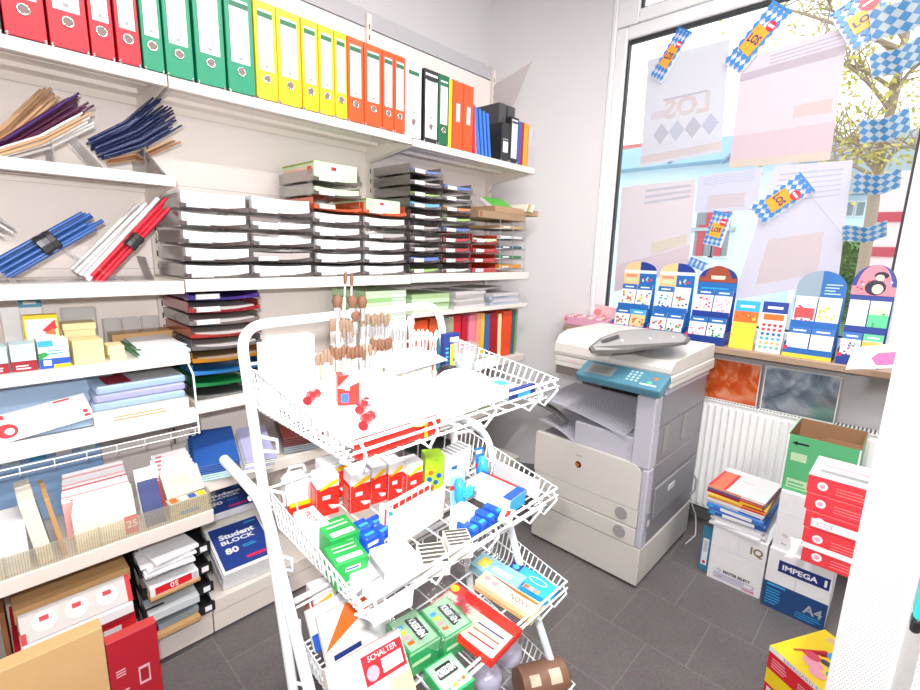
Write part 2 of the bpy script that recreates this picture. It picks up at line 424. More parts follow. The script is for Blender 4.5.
# ------------------------------------------------------------------ shop shelving along the back wall: three bays
YF, YB = 1.78, 2.14
GREYRAIL = mat('grey_rail', (.50, .49, .51), .5, var=.02)
SLOT = mat('slot_black', (.03, .03, .03), .6)
def bay(x0, x1, shelves, label, last=False, rail=True):
    t = thing('wall_shelving_unit', label, 'shelving', ((x0+x1)/2, 1.96, 0), group='shelving bays along the back wall')
    b = MB(t); b.box(x0, x1, 2.15, 2.18, .1, 2.56, PANEL)
    for z in (.55, .95, 1.4, 1.72, 2.05): b.box(x0, x1, 2.1495, 2.151, z, z+.0015, MGREY)
    b.build('back_panel', t)
    b = MB(t); b.box(x0, x1, 2.145, 2.18, 2.565, 2.64, GREYRAIL); b.build('header_rail', t)
    for x in ([x0, x1] if last else [x0]):
        b = MB(t); xx = x-.014 if x == x1 else x+.001
        b.box(xx, xx+.028, 2.128, 2.148, 0, 2.62, SHELF)
        for i in range(50): b.box(xx+.011, xx+.016, 2.127, 2.1285, .2+i*.048, .222+i*.048, SLOT)
        b.build('upright', t)
    for (zt, yf, th) in shelves:
        xa, xb = x0+.002, x1-.002
        b = MB(t)
        b.box(xa, xb, yf, YB-.015, zt-.004, zt, SHELF)
        b.box(xa, xb, yf-.002, yf+.004, zt-th, zt+.0005, SHELF, bev=.0015)
        b.box(xa, xb, yf+.004, yf+.022, zt-th, zt-th+.003, SHELF)
        b.box(xa+.03, xb-.03, yf+.10, yf+.13, zt-.018, zt-.004, SHELF)
        b.box(xa+.03, xb-.03, yf+.22, yf+.25, zt-.018, zt-.004, SHELF)
        b.box(xa, xb, YB-.018, YB-.015, zt-.03, zt, SHELF)
        s = b.build('shelf', t)
        for xq in (xa+.004, xb-.007):
            b = MB(t)
            vs = [(xq, yf+.01, zt-.004), (xq, yf+.01, zt-th), (xq, YB-.01, zt-.075), (xq, YB-.01, zt-.004)]
            b.add(vs+[(v[0]+.003, v[1], v[2]) for v in vs], [(0, 1, 2, 3), (7, 6, 5, 4), (0, 4, 5, 1), (1, 5, 6, 2), (2, 6, 7, 3)], SHELF)
            b.build('bracket', s)
    b = MB(t)
    b.box(x0+.002, x1-.002, 1.772, 1.79, .012, .092, SHELF, bev=.002)
    b.box(x0+.002, x1-.002, 1.768, 1.785, .096, .152, SHELF, bev=.002)
    b.box(x0+.002, x1-.002, 1.785, 2.13, .146, .152, SHELF)
    b.box(x0+.01, x1-.01, 1.80, 2.1, 0, .1, DGREY)
    b.build('base_plinth', t)
    return t
X0, X1, X2, X3 = -.49, .512, 1.505, 2.468
bay(X0, X1, [(2.01, YF, .033), (1.71, YF, .032), (1.375, YF, .042), (1.128, YF, .036), (.922, YF, .032), (.585, 1.665, .046)], 'left bay of white metal wall shelving, at the photo\'s left edge')
bay(X1, X2, [(2.008, YF, .033), (1.380, YF, .042), (.945, YF, .042), (.640, YF, .045)], 'middle bay of white metal wall shelving, behind the wire cart')
bay(X2, X3, [(2.002, YF, .033), (1.385, YF, .042), (1.190, YF, .022), (.86, YF, .04), (.56, YF, .04)], 'right bay of white metal wall shelving, ending at the window pier', last=True)
# clear end divider at the end of the top shelf
SIDEG = clear('milky_acrylic', tint=(.92, .9, .9), gloss=.06, haze=.25, hazecol=(.75, .7, .7), rough=.2)
p = [at(488, 80, 0, 2.462), at(532, 62, 0, 2.462), at(508, 118, 0, 2.462)]
b = MB()
q = [Vector((0, 2.12, 2.005)), Vector((0, 2.12, 2.53)), Vector((0, p[1].y, p[1].z)), Vector((0, p[2].y, p[2].z)), Vector((0, 1.80, 2.12)), Vector((0, 1.80, 2.005))]
vs = [v+Vector((-.0015, 0, 0)) for v in q]+[v+Vector((.0015, 0, 0)) for v in q]
o = Vector((2.458, 1.96, 2.005))
b.add([v-Vector((0, 1.96, 2.005)) for v in vs], [tuple(range(6)), tuple(range(11, 5, -1))]+[(i, (i+1) % 6, 6+(i+1) % 6, 6+i) for i in range(6)], SIDEG)
solo('shelf_divider', 'clear acrylic divider at the right end of the top shelf', 'divider', b, o)
# ------------------------------------------------------------------ files on the top shelf
LBL = mat('spine_label', (.80, .80, .82), .55)
HOLE = mat('hole_dark', (.20, .15, .13), .7)
B_COL = {'black': mat('binder_black', (.02, .02, .022), .5), 'red': mat('binder_red', 'c21428', .42), 'green': mat('binder_green', '0b8560', .42),
         'yellow': mat('binder_yellow', 'e8c40c', .42), 'orange': mat('binder_orange', 'e8501c', .42), 'white': mat('binder_white', (.8, .8, .8), .42), 'dark green': mat('binder_dark_green', '14623f', .42)}
def topz(x): return 2.0108 if x < X1 else (2.0088 if x < X2 else 2.0028)
def binder(x0, x1, col, label, h=.318, band='green', lab=True, hole=True, wide_label=False, ztop=None, board=None, group='lever arch files on the top shelf', yfr=1.786):
    w = x1-x0; z = topz((x0+x1)/2)+.001
    t = thing('lever_arch_file', label, 'file', ((x0+x1)/2, yfr, z), group=group)
    m = B_COL[col]; mb_ = B_COL[board or col]
    b = MB(); b.box(-w/2, w/2, 0, .0035, .004, h, m, bev=.0012)
    b.build('spine', t)
    for s in (-1, 1):
        b = MB(); xa = s*(w/2-.0035); b.box(min(xa, s*w/2), max(xa, s*w/2), .0036, .285, .004, h, mb_); b.build('cover', t)
    b = MB(); b.box(-w/2+.004, w/2-.004, .03, .28, .012, .306, WHITE if col != 'black' else DGREY); b.build('page_block', t)
    for s in (-1, 1):
        b = MB(); b.box(s*(w/2-.004)-.003, s*(w/2-.004)+.003, -.0012, .012, .0, .012, CHROME, bev=.001); b.build('corner_guard', t)
    if hole:
        M = Matrix.Translation((0, -.0014, .072)) @ Matrix.Rotation(R(90), 4, 'X')
        rr = min(.0145, w*.3)
        b = MB(); b.lathe([(rr*.99, -.002), (rr*1.0, .0012), (rr*.8, .0016), (rr*.72, .0004)], CHROME, 20, M)
        b.lathe([(0, .0006), (rr*.74, .0006)], HOLE, 20, M)
        b.quad((-rr*.5, -.0016, .072), (-rr*.1, -.0016, .064), (0.0, -.0016, .068), (-rr*.35, -.0016, .076), MGREY)
        b.build('finger_ring', t)
    if lab:
        lw = w*.34; b = MB()
        b.quad((-lw, -.0006, .098), (lw, -.0006, .098), (lw, -.0006, .292), (-lw, -.0006, .292), LBL)
        bc = {'green': mat('label_green', '1f6b4a', .5), 'black': BLACK}.get(band)
        if bc: b.quad((-lw, -.0010, .268), (lw, -.0010, .268), (lw, -.0010, .285), (-lw, -.0010, .285), bc)
        for i in range(7): b.quad((-lw*.9, -.001, .14+i*.018), (lw*.9, -.001, .14+i*.018), (lw*.9, -.001, .1406+i*.018), (-lw*.9, -.001, .1406+i*.018), LGREY)
        b.quad((-lw*.22, -.001, .108), (lw*.22, -.001, .108), (lw*.22, -.001, .118), (-lw*.22, -.001, .118), MGREY)
        b.build('spine_label', t)
    return t
L = [(.060, .142, 'black', 'black file at the left end of the top shelf, left of the wide red files'),
 (.147, .231, 'red', 'wide red file, first red one from the left on the top shelf'),
 (.237, .322, 'red', 'wide red file with a red board under it, second red from the left'),
 (.327, .382, 'red', 'narrow red file, third red from the left'),
 (.389, .447, 'red', 'narrow red file touching the green files'),
 (.453, .508, 'green', 'narrow green file next to the red files'),
 (.514, .592, 'green', 'wide green file, second green from the left'),
 (.601, .691, 'green', 'wide green file, third green from the left'),
 (.699, .790, 'green', 'wide green file touching the yellow files'),
 (.796, .873, 'yellow', 'wide yellow file beside the last green one'),
 (.876, .966, 'yellow', 'wide yellow file, second yellow from the left'),
 (.971, 1.037, 'yellow', 'yellow file in the middle of the five yellow ones'),
 (1.041, 1.106, 'yellow', 'narrow yellow file, fourth yellow from the left'),
 (1.110, 1.164, 'yellow', 'narrow yellow file touching the orange files'),
 (1.168, 1.244, 'orange', 'wide orange file beside the last yellow one'),
 (1.249, 1.337, 'orange', 'wide orange file, second orange from the left'),
 (1.342, 1.402, 'orange', 'narrow orange file, third orange from the left'),
 (1.406, 1.465, 'orange', 'narrow orange file touching the white one'),
 (1.470, 1.562, 'white', 'white lever arch file between the orange and black ones'),
 (1.580, 1.668, 'black', 'black file with a full white spine label beside the dark green one'),
 (1.672, 1.741, 'dark green', 'dark green file with a long white spine label')]
for x0, x1, c, lab in L:
    t = binder(x0, x1, c, lab)
    if c == 'black' and x0 > 1:
        b = MB(); lw = (x1-x0)*.43; b.quad((-lw, -.0009, .02), (lw, -.0009, .02), (lw, -.0009, .30), (-lw, -.0009, .30), LBL)
        b.quad((-lw, -.0012, .272), (lw, -.0012, .272), (lw, -.0012, .29), (-lw, -.0012, .29), BLACK); b.build('spine_sheet', t)
def slim(name, label, cat, x, w, h, d, m, lean=0, group='slim folders on the top shelf', yf=1.79, dec=None):
    z = topz(x)+.0012
    M = Matrix.Translation((x, yf, z)) @ Matrix.Rotation(R(lean), 4, 'Y')
    b = MB(); b.box(0, w, 0, d, 0, h, m, bev=min(.002, w*.3))
    if dec: dec(b)
    return solo(name, label, cat, b, M=M, group=group)
CLRED = mat('red_film', 'b82038', .2); CLBL = mat('blue_film', '3d78d8', .2); CLPK = mat('pink_film', 'd88ca0', .2)
slim('report_folder', 'thin yellow folder between the dark green file and the orange ring binders', 'folder', 1.745, .022, .31, .24, YEL)
def rb(x, lab):
    z = topz(x)+.0012; t = thing('ring_binder', lab, 'binder', (x, 1.788, z), group='orange ring binders on the top shelf')
    b = MB(); b.box(-.035, .035, 0, .003, 0, .315, B_COL['orange'], bev=.001); b.build('spine', t)
    for s in (-1, 1):
        b = MB(); b.box(s*.035-.0015, s*.035+.0015, .003, .25, 0, .318, B_COL['orange']); b.build('cover', t)
    b = MB(); b.box(-.014, .014, -.0016, -.0002, .13, .215, LGREY, bev=.0005); b.quad((-.011, -.0018, .134), (.011, -.0018, .134), (.011, -.0018, .211), (-.011, -.0018, .211), LBL); b.build('label_pocket', t)
rb(1.806, 'orange ring binder with a small label, left of its twin'); rb(1.882, 'orange ring binder with a small label, right of its twin')
slim('report_folder', 'red see-through folder leaning on the orange ring binder', 'folder', 1.924, .020, .235, .22, CLRED, -3)
slim('report_folder', 'pale pink see-through folder between the red and blue leaning folders', 'folder', 1.952, .008, .24, .22, CLPK, -7)
for i, lab in enumerate(('leftmost of the four leaning blue folders', 'second from the left of the four leaning blue folders', 'third from the left of the four leaning blue folders', 'rightmost of the four leaning blue folders, beside the black files')):
    slim('report_folder', lab, 'folder', 1.968+i*.030, .018, .232-.004*i, .22, CLBL, -9, group='leaning blue folders')
binder(2.152, 2.222, 'black', 'small black file with a short label, left of the taller black one', h=.2, lab=False, hole=False, group='black files at the right of the top shelf')
b = MB(); b.box(2.165, 2.207, 1.7835, 1.7857, 2.05, 2.12, LBL); b.box(2.165, 2.207, 1.7825, 1.7834, 2.108, 2.117, BLACK); o = b.build('spine_label', None)
_t = [q for q in bpy.data.objects if q.get('label', '').startswith('small black file')][0]; o.parent = _t; o.matrix_parent_inverse = _t.matrix_basis.inverted()
binder(2.228, 2.300, 'black', 'taller black file with a white spine label near the right end of the top shelf', h=.245, hole=False, lab=False, group='black files at the right of the top shelf')
b = MB(); b.box(2.238, 2.288, 1.7835, 1.7857, 2.03, 2.235, LBL); b.box(2.238, 2.288, 1.7825, 1.7834, 2.215, 2.226, BLACK); o = b.build('spine_label', None)
_t = [q for q in bpy.data.objects if q.get('label', '').startswith('taller black file')][0]; o.parent = _t; o.matrix_parent_inverse = _t.matrix_basis.inverted()
slim('report_folder', 'slim blue folder beside the taller black file', 'folder', 2.304, .026, .235, .22, BLUE)
slim('report_folder', 'slim red folder between the blue and amber ones', 'folder', 2.333, .026, .235, .22, DRED)
slim('report_folder', 'amber folder at the right end of the top shelf', 'folder', 2.362, .044, .235, .22, mat('amber_card', 'f0a018', .4))
b = MB(); b.box(-.03, .03, 0, .22, 0, .22, clear('frosted_sleeve', tint=(.95, .95, 1), gloss=.05, haze=.35, hazecol=(.8, .8, .88)), bev=.002)
solo('document_sleeve', 'frosted clear sleeve standing right of the amber folder', 'sleeve', b, (2.424, 1.79, 2.004))

# ------------------------------------------------------------------ left bay, second shelf: binding strips in clear rests
def strip_bundle(name, label, y, pxa, pxb, cols, n, thick, spread, group, length=None, seed=1, depth=.05, band=None, round_=False):
    """a fan of thin strips lying from pixel pxa (low end) to pxb (high end) on the plane y"""
    rnd = random.Random(seed)
    A = at(*pxa, 1, y); B = at(*pxb, 1, y)
    t = thing(name, label, 'binding strips', tuple(A), group=group)
    D = (B-A); Ld = D.length; D.normalize(); P = Vector((0, 1, 0)); Q = P.cross(D)
    if Q.z < 0: Q = -Q
    for i in range(n):
        c = cols[i % len(cols)] if not callable(cols) else cols(i, n)
        u = (i/(n-1)-.5)*thick; dv = rnd.uniform(-depth, depth)
        off0 = Q*(u*.8)+P*dv; off1 = Q*(u*(.8+spread))+P*(dv+rnd.uniform(-.02, .02)); e = rnd.uniform(-.03, .03)
        a = A+off0-D*rnd.uniform(0, .01); d = B+off1+D*e
        mid = (a+d)/2 - Q*.012*(1 if spread > .3 else 0)
        b = MB(t)
        if round_: b.tube([a, mid, d], thick/n*.75, c, 8)
        else:
            k = [a, a*.6+mid*.4, mid, mid*.4+d*.6, d]
            b.tube(k, [.0042, .0048, .0046, .0044, .003], c, 6)
        b.build('strip', t)
    if band:
        C = (A+B)/2; w = .022; h = thick*.5
        b = MB(t)
        pr = []
        for k in range(16):
            a = 6.2832*k/16; pr.append((Q*(h*math.copysign(abs(math.cos(a))**.6, math.cos(a)))+P*((depth+.012)*math.copysign(abs(math.sin(a))**.6, math.sin(a)))))
        ws = [-1.15, -1.0, -.34, -.3, .3, .34, 1.0, 1.15]; sc = [.86, 1.0, 1.02, .95, .95, 1.02, 1.0, .86]
        vs = []
        for q, g_ in zip(ws, sc): vs += [C+D*(w*q)+v*g_ for v in pr]
        fs = [(i*16+k, i*16+(k+1) % 16, (i+1)*16+(k+1) % 16, (i+1)*16+k) for i in range(7) for k in range(16)]
        b.add(vs, fs, band)
        b.build('band', t)
    return t
C_TAN = mat('strip_tan', 'b8916c', .25); C_MAR = mat('strip_maroon', '4a1a38', .2); C_CLR = mat('strip_clear', (.62, .6, .58), .2); C_NVY = mat('strip_navy', '1c2750', .22); C_VIO = mat('strip_violet', '3d2460', .2)
C_BL = mat('strip_blue', '2a5598', .3); C_RD = mat('strip_red', 'd02034', .3); C_WH = mat('strip_white', (.85, .84, .86), .3)
G2 = 'bundles of binding strips in clear rests'
strip_bundle('binding_strips', 'tan binding strips on top of the maroon ones, second shelf of the left bay', 1.93, (-40, 166), (55, 97), [C_TAN], 14, .05, .5, G2, seed=2, depth=.03)
strip_bundle('binding_strips', 'maroon binding strips on the second shelf of the left bay', 1.885, (-30, 172), (78, 106), [C_MAR, C_VIO, C_MAR], 18, .045, .3, G2, seed=3, depth=.03)
strip_bundle('binding_strips', 'clear binding strips under the maroon ones, bent over the left acrylic rest', 1.845, (-8, 157), (84, 121), [C_CLR, C_TAN, C_CLR], 10, .03, .5, G2, seed=5, depth=.02)
strip_bundle('binding_strips', 'navy blue binding strips fanned out over the second acrylic rest', 1.92, (96, 150), (166, 113), [C_NVY], 26, .075, .55, G2, seed=7, depth=.04)
strip_bundle('binding_strips', 'small brown binding strips sticking out below the navy ones', 1.93, (108, 161), (172, 143), [C_TAN, BROWN], 5, .014, .5, G2, seed=9, depth=.012)
b = MB(); b.box(0, .05, 0, .2, 0, .006, WHITE); 
def rest(label, x, y, z, w=.17, h=.062, m=ACRYL, flip=1):
    t = thing('strip_rest', label, 'rest', (x, y, z), group='acrylic strip rests')
    b = MB(); b.box(-w/2, w/2, 0, .16, 0, .003, m); b.build('foot', t)
    b = MB(); M = Matrix.Translation((flip*(w/2-.004), 0, .003)) @ Matrix.Rotation(R(-flip*38), 4, 'Y')
    b.box(-.0015, .0015, 0, .16, 0, h*1.2, m, M); b.build('slope', t)
    b = MB(); b.box(-w*.1-.0015, -w*.1+.0015, 0, .16, .003, h, m); b.build('post', t)
    return t
p = at(72, 160, 1, 1.81); rest('bent acrylic rest under the clear and maroon strips', p.x-.02, 1.81, 1.7105, .2, .085)
p = at(150, 172, 1, 1.81); rest('bent acrylic rest at the right of the navy strips', p.x, 1.81, 1.7105, .10, .075, SMOKE, 1)
# third shelf of the left bay
strip_bundle('slide_binders', 'blue slide binders tied with a black band, leaning on the third shelf', 1.86, (2, 269), (89, 220), lambda i, n: C_BL, 8, .062, .0, 'tied slide binders on the third shelf', seed=4, depth=.02, band=BLACK, round_=True)
strip_bundle('slide_binders', 'red slide binders tied with a black band, leaning on the third shelf', 1.86, (97, 279), (166, 206), lambda i, n: C_RD, 5, .042, .0, 'tied slide binders on the third shelf', seed=6, depth=.02, band=BLACK, round_=True)
strip_bundle('slide_binders', 'white slide binders beside the red ones', 1.865, (85, 276), (150, 205), lambda i, n: C_WH, 3, .028, .0, 'tied slide binders on the third shelf', seed=8, depth=.015, round_=True)
strip_bundle('slide_binders', 'clear slide binders left of the white ones', 1.87, (77, 270), (140, 208), lambda i, n: C_CLR, 3, .026, .0, 'tied slide binders on the third shelf', seed=12, depth=.015, round_=True)
strip_bundle('binding_strips', 'grey binding strips at the left edge of the photo, above the third shelf', 1.88, (-35, 205), (4, 228), [C_CLR, C_TAN, MGREY], 7, .045, .1, None, seed=13, depth=.02)
p = at(-16, 285, 1, 1.84); rest('tall clear rest holding the grey strips at the left edge of the photo', p.x, 1.84, 1.376, .12, .135)
def sheet_rest(label, px, py, w, h, m=STEEL, rz=0):
    p = at(px, py, 1, 1.84)
    t = thing('book_end', label, 'bookend', (p.x, 1.84, 1.376), rz, group='metal rests on the third shelf')
    b = MB(); b.box(-w, w*.1, 0, .12, 0, .0015, m); b.build('foot', t)
    b = MB(); b.grid(lambda u, v: (-.012*u*u*0+w*.1-.02*math.sin(u*1.2), v*.12, .0015+u*h), 5, 2, m, thick=(.0015, 0, 0)); b.build('upright_plate', t)
sheet_rest('curved steel rest right of the red slide binders', 152, 280, .07, .075)
p = at(60, 281, 1, 1.83); t = thing('strip_rest', 'wide clear acrylic rest between the blue and red slide binders', 'rest', (p.x+.05, 1.83, 1.376))
b = MB(); b.box(-.14, .10, 0, .12, 0, .003, ACRYL); b.build('foot', t)
b = MB(); b.box(-.0015, .0015, 0, .12, 0, .15, ACRYL, Matrix.Translation((.09, 0, .003)) @ Matrix.Rotation(R(-52), 4, 'Y')); b.build('slope', t)
# ------------------------------------------------------------------ letter trays on the long middle shelf
TRAYRED = clear('red_tray_plastic', tint=(.8, .10, .06), gloss=.15, haze=.55, hazecol=(.62, .06, .03))
TRAYOR = clear('orange_tray_plastic', tint=(.9, .25, .08), gloss=.15, haze=.6, hazecol=(.80, .14, .03))
LIP = clear('tray_lip_smoke', tint=(.42, .38, .37), gloss=.22, haze=.3, hazecol=(.22, .17, .16), rough=.12)
LIPS = {SMOKE: LIP, SMOKE2: LIP}
def make_tray(name, label, m, w=.226, d=.30, h=.05, group=None, labelcard=True, dip=.024, loc=(0, 0, 0)):
    t = thing(name, label, 'letter tray', loc, group=group)
    b = MB()
    b.box(-w/2, w/2, 0, d, .004, .0065, m)
    for s in (-1, 1):
        b.box(s*w/2-(.0025 if s > 0 else 0), s*w/2+(.0025 if s < 0 else 0), .012, d, .0065, h, m)
        for yy in (.03, d-.05): b.box(s*(w/2-.008)-.004, s*(w/2-.008)+.004, yy, yy+.03, 0, .004, m)
    b.box(-w/2, w/2, d-.0025, d, .0065, h, m)
    b.grid(lambda u, v: ((u-.5)*w, -.004*math.sin(u*3.1416)*v, .0045-.006*math.sin(u*3.1416)+v*(.016-.006*math.sin(u*3.1416))), 12, 2, LIPS.get(m, m), thick=(0, .003, 0))
    b.build('tray_body', t)
    if labelcard:
        b = MB(); b.box(-w*.40, -w*.10, -.006, -.0045, .006, .021, WHITE)
        b.box(-w*.415, -w*.085, -.0044, -.0036, .004, .023, MGREY); b.build('label_holder', t)
    return t
def make_stack(label, m, h=.03, w=.206, d=.28, group=None, loc=(0, 0, 0), top=None, sag=.004, name='paper_stack'):
    b = MB(); n = 8
    f0 = lambda u: -sag*math.sin(u*3.1416)
    for (za, zb, mm) in ((0, h, m),):
        vs = []; 
        for i in range(n+1):
            u = i/n; x = (u-.5)*w
            for y in (0, d):
                vs += [(x, y, za+0*f0(u)), (x, y, zb+f0(u))]
        fs = []
        for i in range(n):
            a = i*4; c = a+4
            fs += [(a, c, c+1, a+1), (a+2, a+3, c+3, c+2), (a+1, c+1, c+3, a+3), (a, a+2, c+2, c)]
        fs += [(0, 1, 3, 2), (n*4, n*4+2, n*4+3, n*4+1)]
        b.add(vs, fs, mm)
    for k in range(1, 4): b.box(-w/2+.002, w/2-.002, -.0004, 0, h*k/4, h*k/4+.0004, LGREY)
    if top: b.box(-w/2+.01, w/2-.01, .01, d-.01, h-.002, h+.001, top)
    return solo(name, label, 'paper stack', b, loc, group=group)
ORD = ['bottom', 'second up', 'third up', 'fourth up', 'fifth up', 'sixth up', 'seventh up', 'eighth up', 'ninth up', 'tenth up']
GT = 'letter trays on the middle shelf'; GP = 'paper in the letter trays'
BL2 = mat('tray_paper_blue', '5878c0', .6); GN2 = mat('tray_paper_green', '9cc45a', .6); OR2 = mat('tray_paper_orange', 'e08a48', .6); PAPERS = {'w': (WHITE, 'white paper'), 'c': (OFFW, 'cream paper'), 'b': (BL2, 'blue forms'), 'g': (GN2, 'green forms'), 'o': (OR2, 'orange forms'), 's': (mat('tray_paper_sky', '6ab0d8', .6), 'sky blue forms'), 'r': (mat('tray_paper_red', 'b83038', .6), 'red forms'), 'p': (LGREEN, 'pale green forms'), 'k': (mat('tray_forms_grey', (.42, .39, .37), .6), 'grey forms'), 'n': (None, None)}
proto = {}
# column: left x, tray width, list of (paper code, paper height), number of trays, tint, pitch, what the column is called
COLS = [(.520, .228, 'wwwww', (.040, .040, .038, .040, .052), SMOKE, .0585, 'leftmost tray stack'),
        (.754, .246, 'wkwww', (.038, .03, .028, .026, .056), SMOKE, .0585, 'second tray stack from the left'),
        (1.012, .226, 'wwwwwnpn', (.036, .034, .036, .034, .036, 0, .03, 0), SMOKE, .0540, 'third tray stack from the left'),
        (1.250, .236, 'wwwkwn', (.036, .034, .036, .024, .034, 0), SMOKE, .0540, 'fourth tray stack from the left'),
        (1.518, .200, 'gbkkkwsgkb', (.016, .022, .018, .016, .016, .016, .022, .016, .016, .018), SMOKE2, .0522, 'fifth tray stack from the left'),
        (1.735, .212, 'wrrrbgokb', (.014, .02, .02, .02, .02, .018, .02, .014, .022), SMOKE2, .0522, 'sixth tray stack from the left'),
        (1.963, .212, 'rrrp', (.02, .02, .02, .022), TRAYRED, .0540, 'stack of four red trays')]
for ci, (x0, w, codes, hs, m, pitch, cname) in enumerate(COLS):
    zb = (1.3808 if x0 < X2 else 1.3858)
    key = (round(w, 3), m.name)
    for k, c in enumerate(codes):
        mm = m
        tint = 'smoked'
        if m is TRAYRED: tint = 'red'
        if ci == 3 and k == 5 or ci == 2 and k == 5: mm = TRAYOR; tint = 'orange'
        z = zb+k*pitch; x = x0+w/2+random.uniform(-.003, .003); y = 1.800+random.uniform(-.004, .004)
        lab = '%s letter tray, %s in the %s' % (tint, 'top' if k == len(codes)-1 else ORD[k], cname)
        kk = (round(w, 3), mm.name)
        if kk not in proto: proto[kk] = make_tray('letter_tray', lab, mm, w, .30, min(pitch-.006, .05), GT, True, loc=(x, y, z))
        else: dup(proto[kk], loc=(x, y, z), label=lab)
        pm, pn = PAPERS[c]
        if pm and hs[k] > 0:
            wd = w-.018
            make_stack('%s in the %s tray of the %s' % (pn, 'top' if k == len(codes)-1 else ORD[k], cname), pm, hs[k], wd, .28, GP, (x, y+.006, z+.0068))
# cartons of envelopes in the top trays of the third and fourth stacks
def env_box(label, x, y, z, w, d, h, group='pale green envelope cartons on the letter trays'):
    b = BX(w, d, h, LGREEN)
    b.dec('front', w*.34, w*.75, h*.15, h*.9, WHITE); b.dec('front', w*.38, w*.5, h*.6, h*.8, RED, .0008)
    for i in range(4): b.dec('front', w*(.53+.04*i), w*(.55+.04*i), h*.25, h*.6, INK, .0008)
    b.dec('left', d*.05, d*.95, h*.05, h*.78, mat('envelope_peach', 'eec8b0', .6)); b.dec('left', d*.8, d*.93, h*.35, h*.75, RED, .0008)
    b.dec('left', 0, d, h*.9, h, mat('olive_edge', '8fa23a', .5), .0008)
    return solo('envelope_carton', label, 'carton', b, (x, y, z), group=group)
env_box('pale green carton on the top tray of the third tray stack', 1.128, 1.955, 1.3808+7*.054+.0068, .204, .27, .075)
env_box('pale green carton in the orange top tray of the fourth tray stack', 1.372, 1.955, 1.3808+5*.054+.0068, .19, .27, .062)
# ------------------------------------------------------------------ wire rack with forms, right end of the middle shelf
zb = 1.3858
t = thing('wire_form_rack', 'grey wire rack of form shelves at the right end of the middle shelf', 'rack', (2.32, 1.95, zb))
WIREG = mat('grey_wire', (.45, .44, .46), .35, .6)
for x in (2.20, 2.44):
    for y in (1.80, 2.08): b = MB(t); b.tube([(x, y, zb), (x-.01, y, zb+.30)], .0022, WIREG, 6); b.build('post', t)
b = MB(t); b.tube([(2.32, 1.80, zb), (2.31, 1.80, zb+.30)], .0022, WIREG, 6); b.build('post', t)
b = MB(t)
for k in range(5):
    z = zb+.02+k*.058
    b.tube([(2.195, 1.80, z), (2.445, 1.80, z), (2.445, 2.08, z), (2.195, 2.08, z)], .002, WIREG, 6, closed=True)
    for i in range(1, 6): b.tube([(2.195+i*.04, 1.80, z), (2.195+i*.04, 2.08, z)], .0014, WIREG, 4)
b.build('shelf_wires', t)
FORMC = [('o', mat('form_amber', 'c88a38', .6), 'amber form pads'), ('g', mat('form_green', '3d7a4c', .6), 'green form pads'), ('d', mat('form_teal', '3a6068', .6), 'dark teal form pads'), ('w', LGREY, 'grey form pads'), ('k', KRAFT, 'kraft form pads')]
for k, (c, m, n) in enumerate(FORMC):
    b = BX(.215, .26, .016 if k else .022, m); b.dec('front', .03, .09, .004, .012, WHITE)
    solo('form_pad', '%s on the wire rack, shelf %s' % (n, ('at the bottom', 'second up', 'in the middle', 'second from the top', 'at the top')[k]), 'form pad', b, (2.32, 1.945, zb+.0225+k*.058), group='form pads on the wire rack')
b = BX(.43, .25, .04, mat('board_brown', 'a08468', .7)); b.dec('front', .01, .03, .005, .035, BROWN)
solo('flat_carton', 'flat brown carton lying on the wire rack, reaching left over the red trays', 'carton', b, (2.215, 1.925, zb+.302))
b = BX(.42, .24, .034, mat('board_brown2', 'ac8c6c', .7))
solo('flat_carton', 'upper flat brown carton, shifted right of the one below', 'carton', b, (2.355, 1.925, zb+.3425))
BKG = mat('book_green', '57b83c', .4)
b = BX(.20, .15, .022, WHITE); b.dec('top', 0, .20, 0, .15, BKG); b.lines('top', .02, .16, .03, .06, 2, WHITE)
solo('exercise_book', 'bright green book propped up on the upper brown carton', 'book', b, M=Matrix.Translation((2.285, 1.90, zb+.3785)) @ Matrix.Rotation(R(32), 4, 'X'))
for i in range(4):
    b = BX(.05, .14, .012, (OFFW, KRAFT, LGREEN, OFFW)[i]); solo('card_packet', ('cream', 'kraft', 'pale green', 'second cream')[i]+' card packet leaning right of the green book', 'packet', b, M=Matrix.Translation((2.43+i*.022, 1.86, zb+.381)) @ Matrix.Rotation(R(-62), 4, 'Y'), group='card packets beside the green book')
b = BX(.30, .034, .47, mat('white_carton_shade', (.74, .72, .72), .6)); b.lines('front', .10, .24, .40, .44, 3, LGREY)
solo('white_carton', 'tall white carton standing at the back behind the brown cartons', 'carton', b, (2.15, 2.107, zb))
# ------------------------------------------------------------------ left bay: note-pad shelf (z 1.128)
Z3 = 1.1287
ORD4 = ORD
def shelfbox(name, label, cat, px0, px1, py, y, z, d, h, m, group=None, rz=0, deco=None, inset=0, **kw):
    """a carton whose front face spans pixel columns px0..px1 (at row py) on the plane y"""
    a = at(px0, py, 1, y); c = at(px1, py, 1, y); w = abs(c.x-a.x)
    b = BX(w, d, h, m, **kw)
    if deco: deco(b, w, d, h)
    return solo(name, label, cat, b, ((a.x+c.x)/2, y+d/2, z), rz, group)
NOTE = mat('note_yellow', 'e8d79a', .6); NOTE2 = mat('note_cream', 'e8dca8', .6); PALEB = mat('pale_blue_card', 'bcd8dc', .5); TEALB = mat('teal_card', '3d8ab0', .45)
G3 = 'packs on the note-pad shelf'
def d_red(b, w, d, h):
    b.dec('front', 0, w, 0, h*.38, DRED); b.lines('front', w*.15, w*.8, h*.08, h*.28, 2, WHITE); b.dec('top', w*.1, w*.9, d*.1, d*.9, PALEB)
def d_plain(b, w, d, h): b.lines('front', w*.2, w*.8, h*.3, h*.6, 2, LGREY)
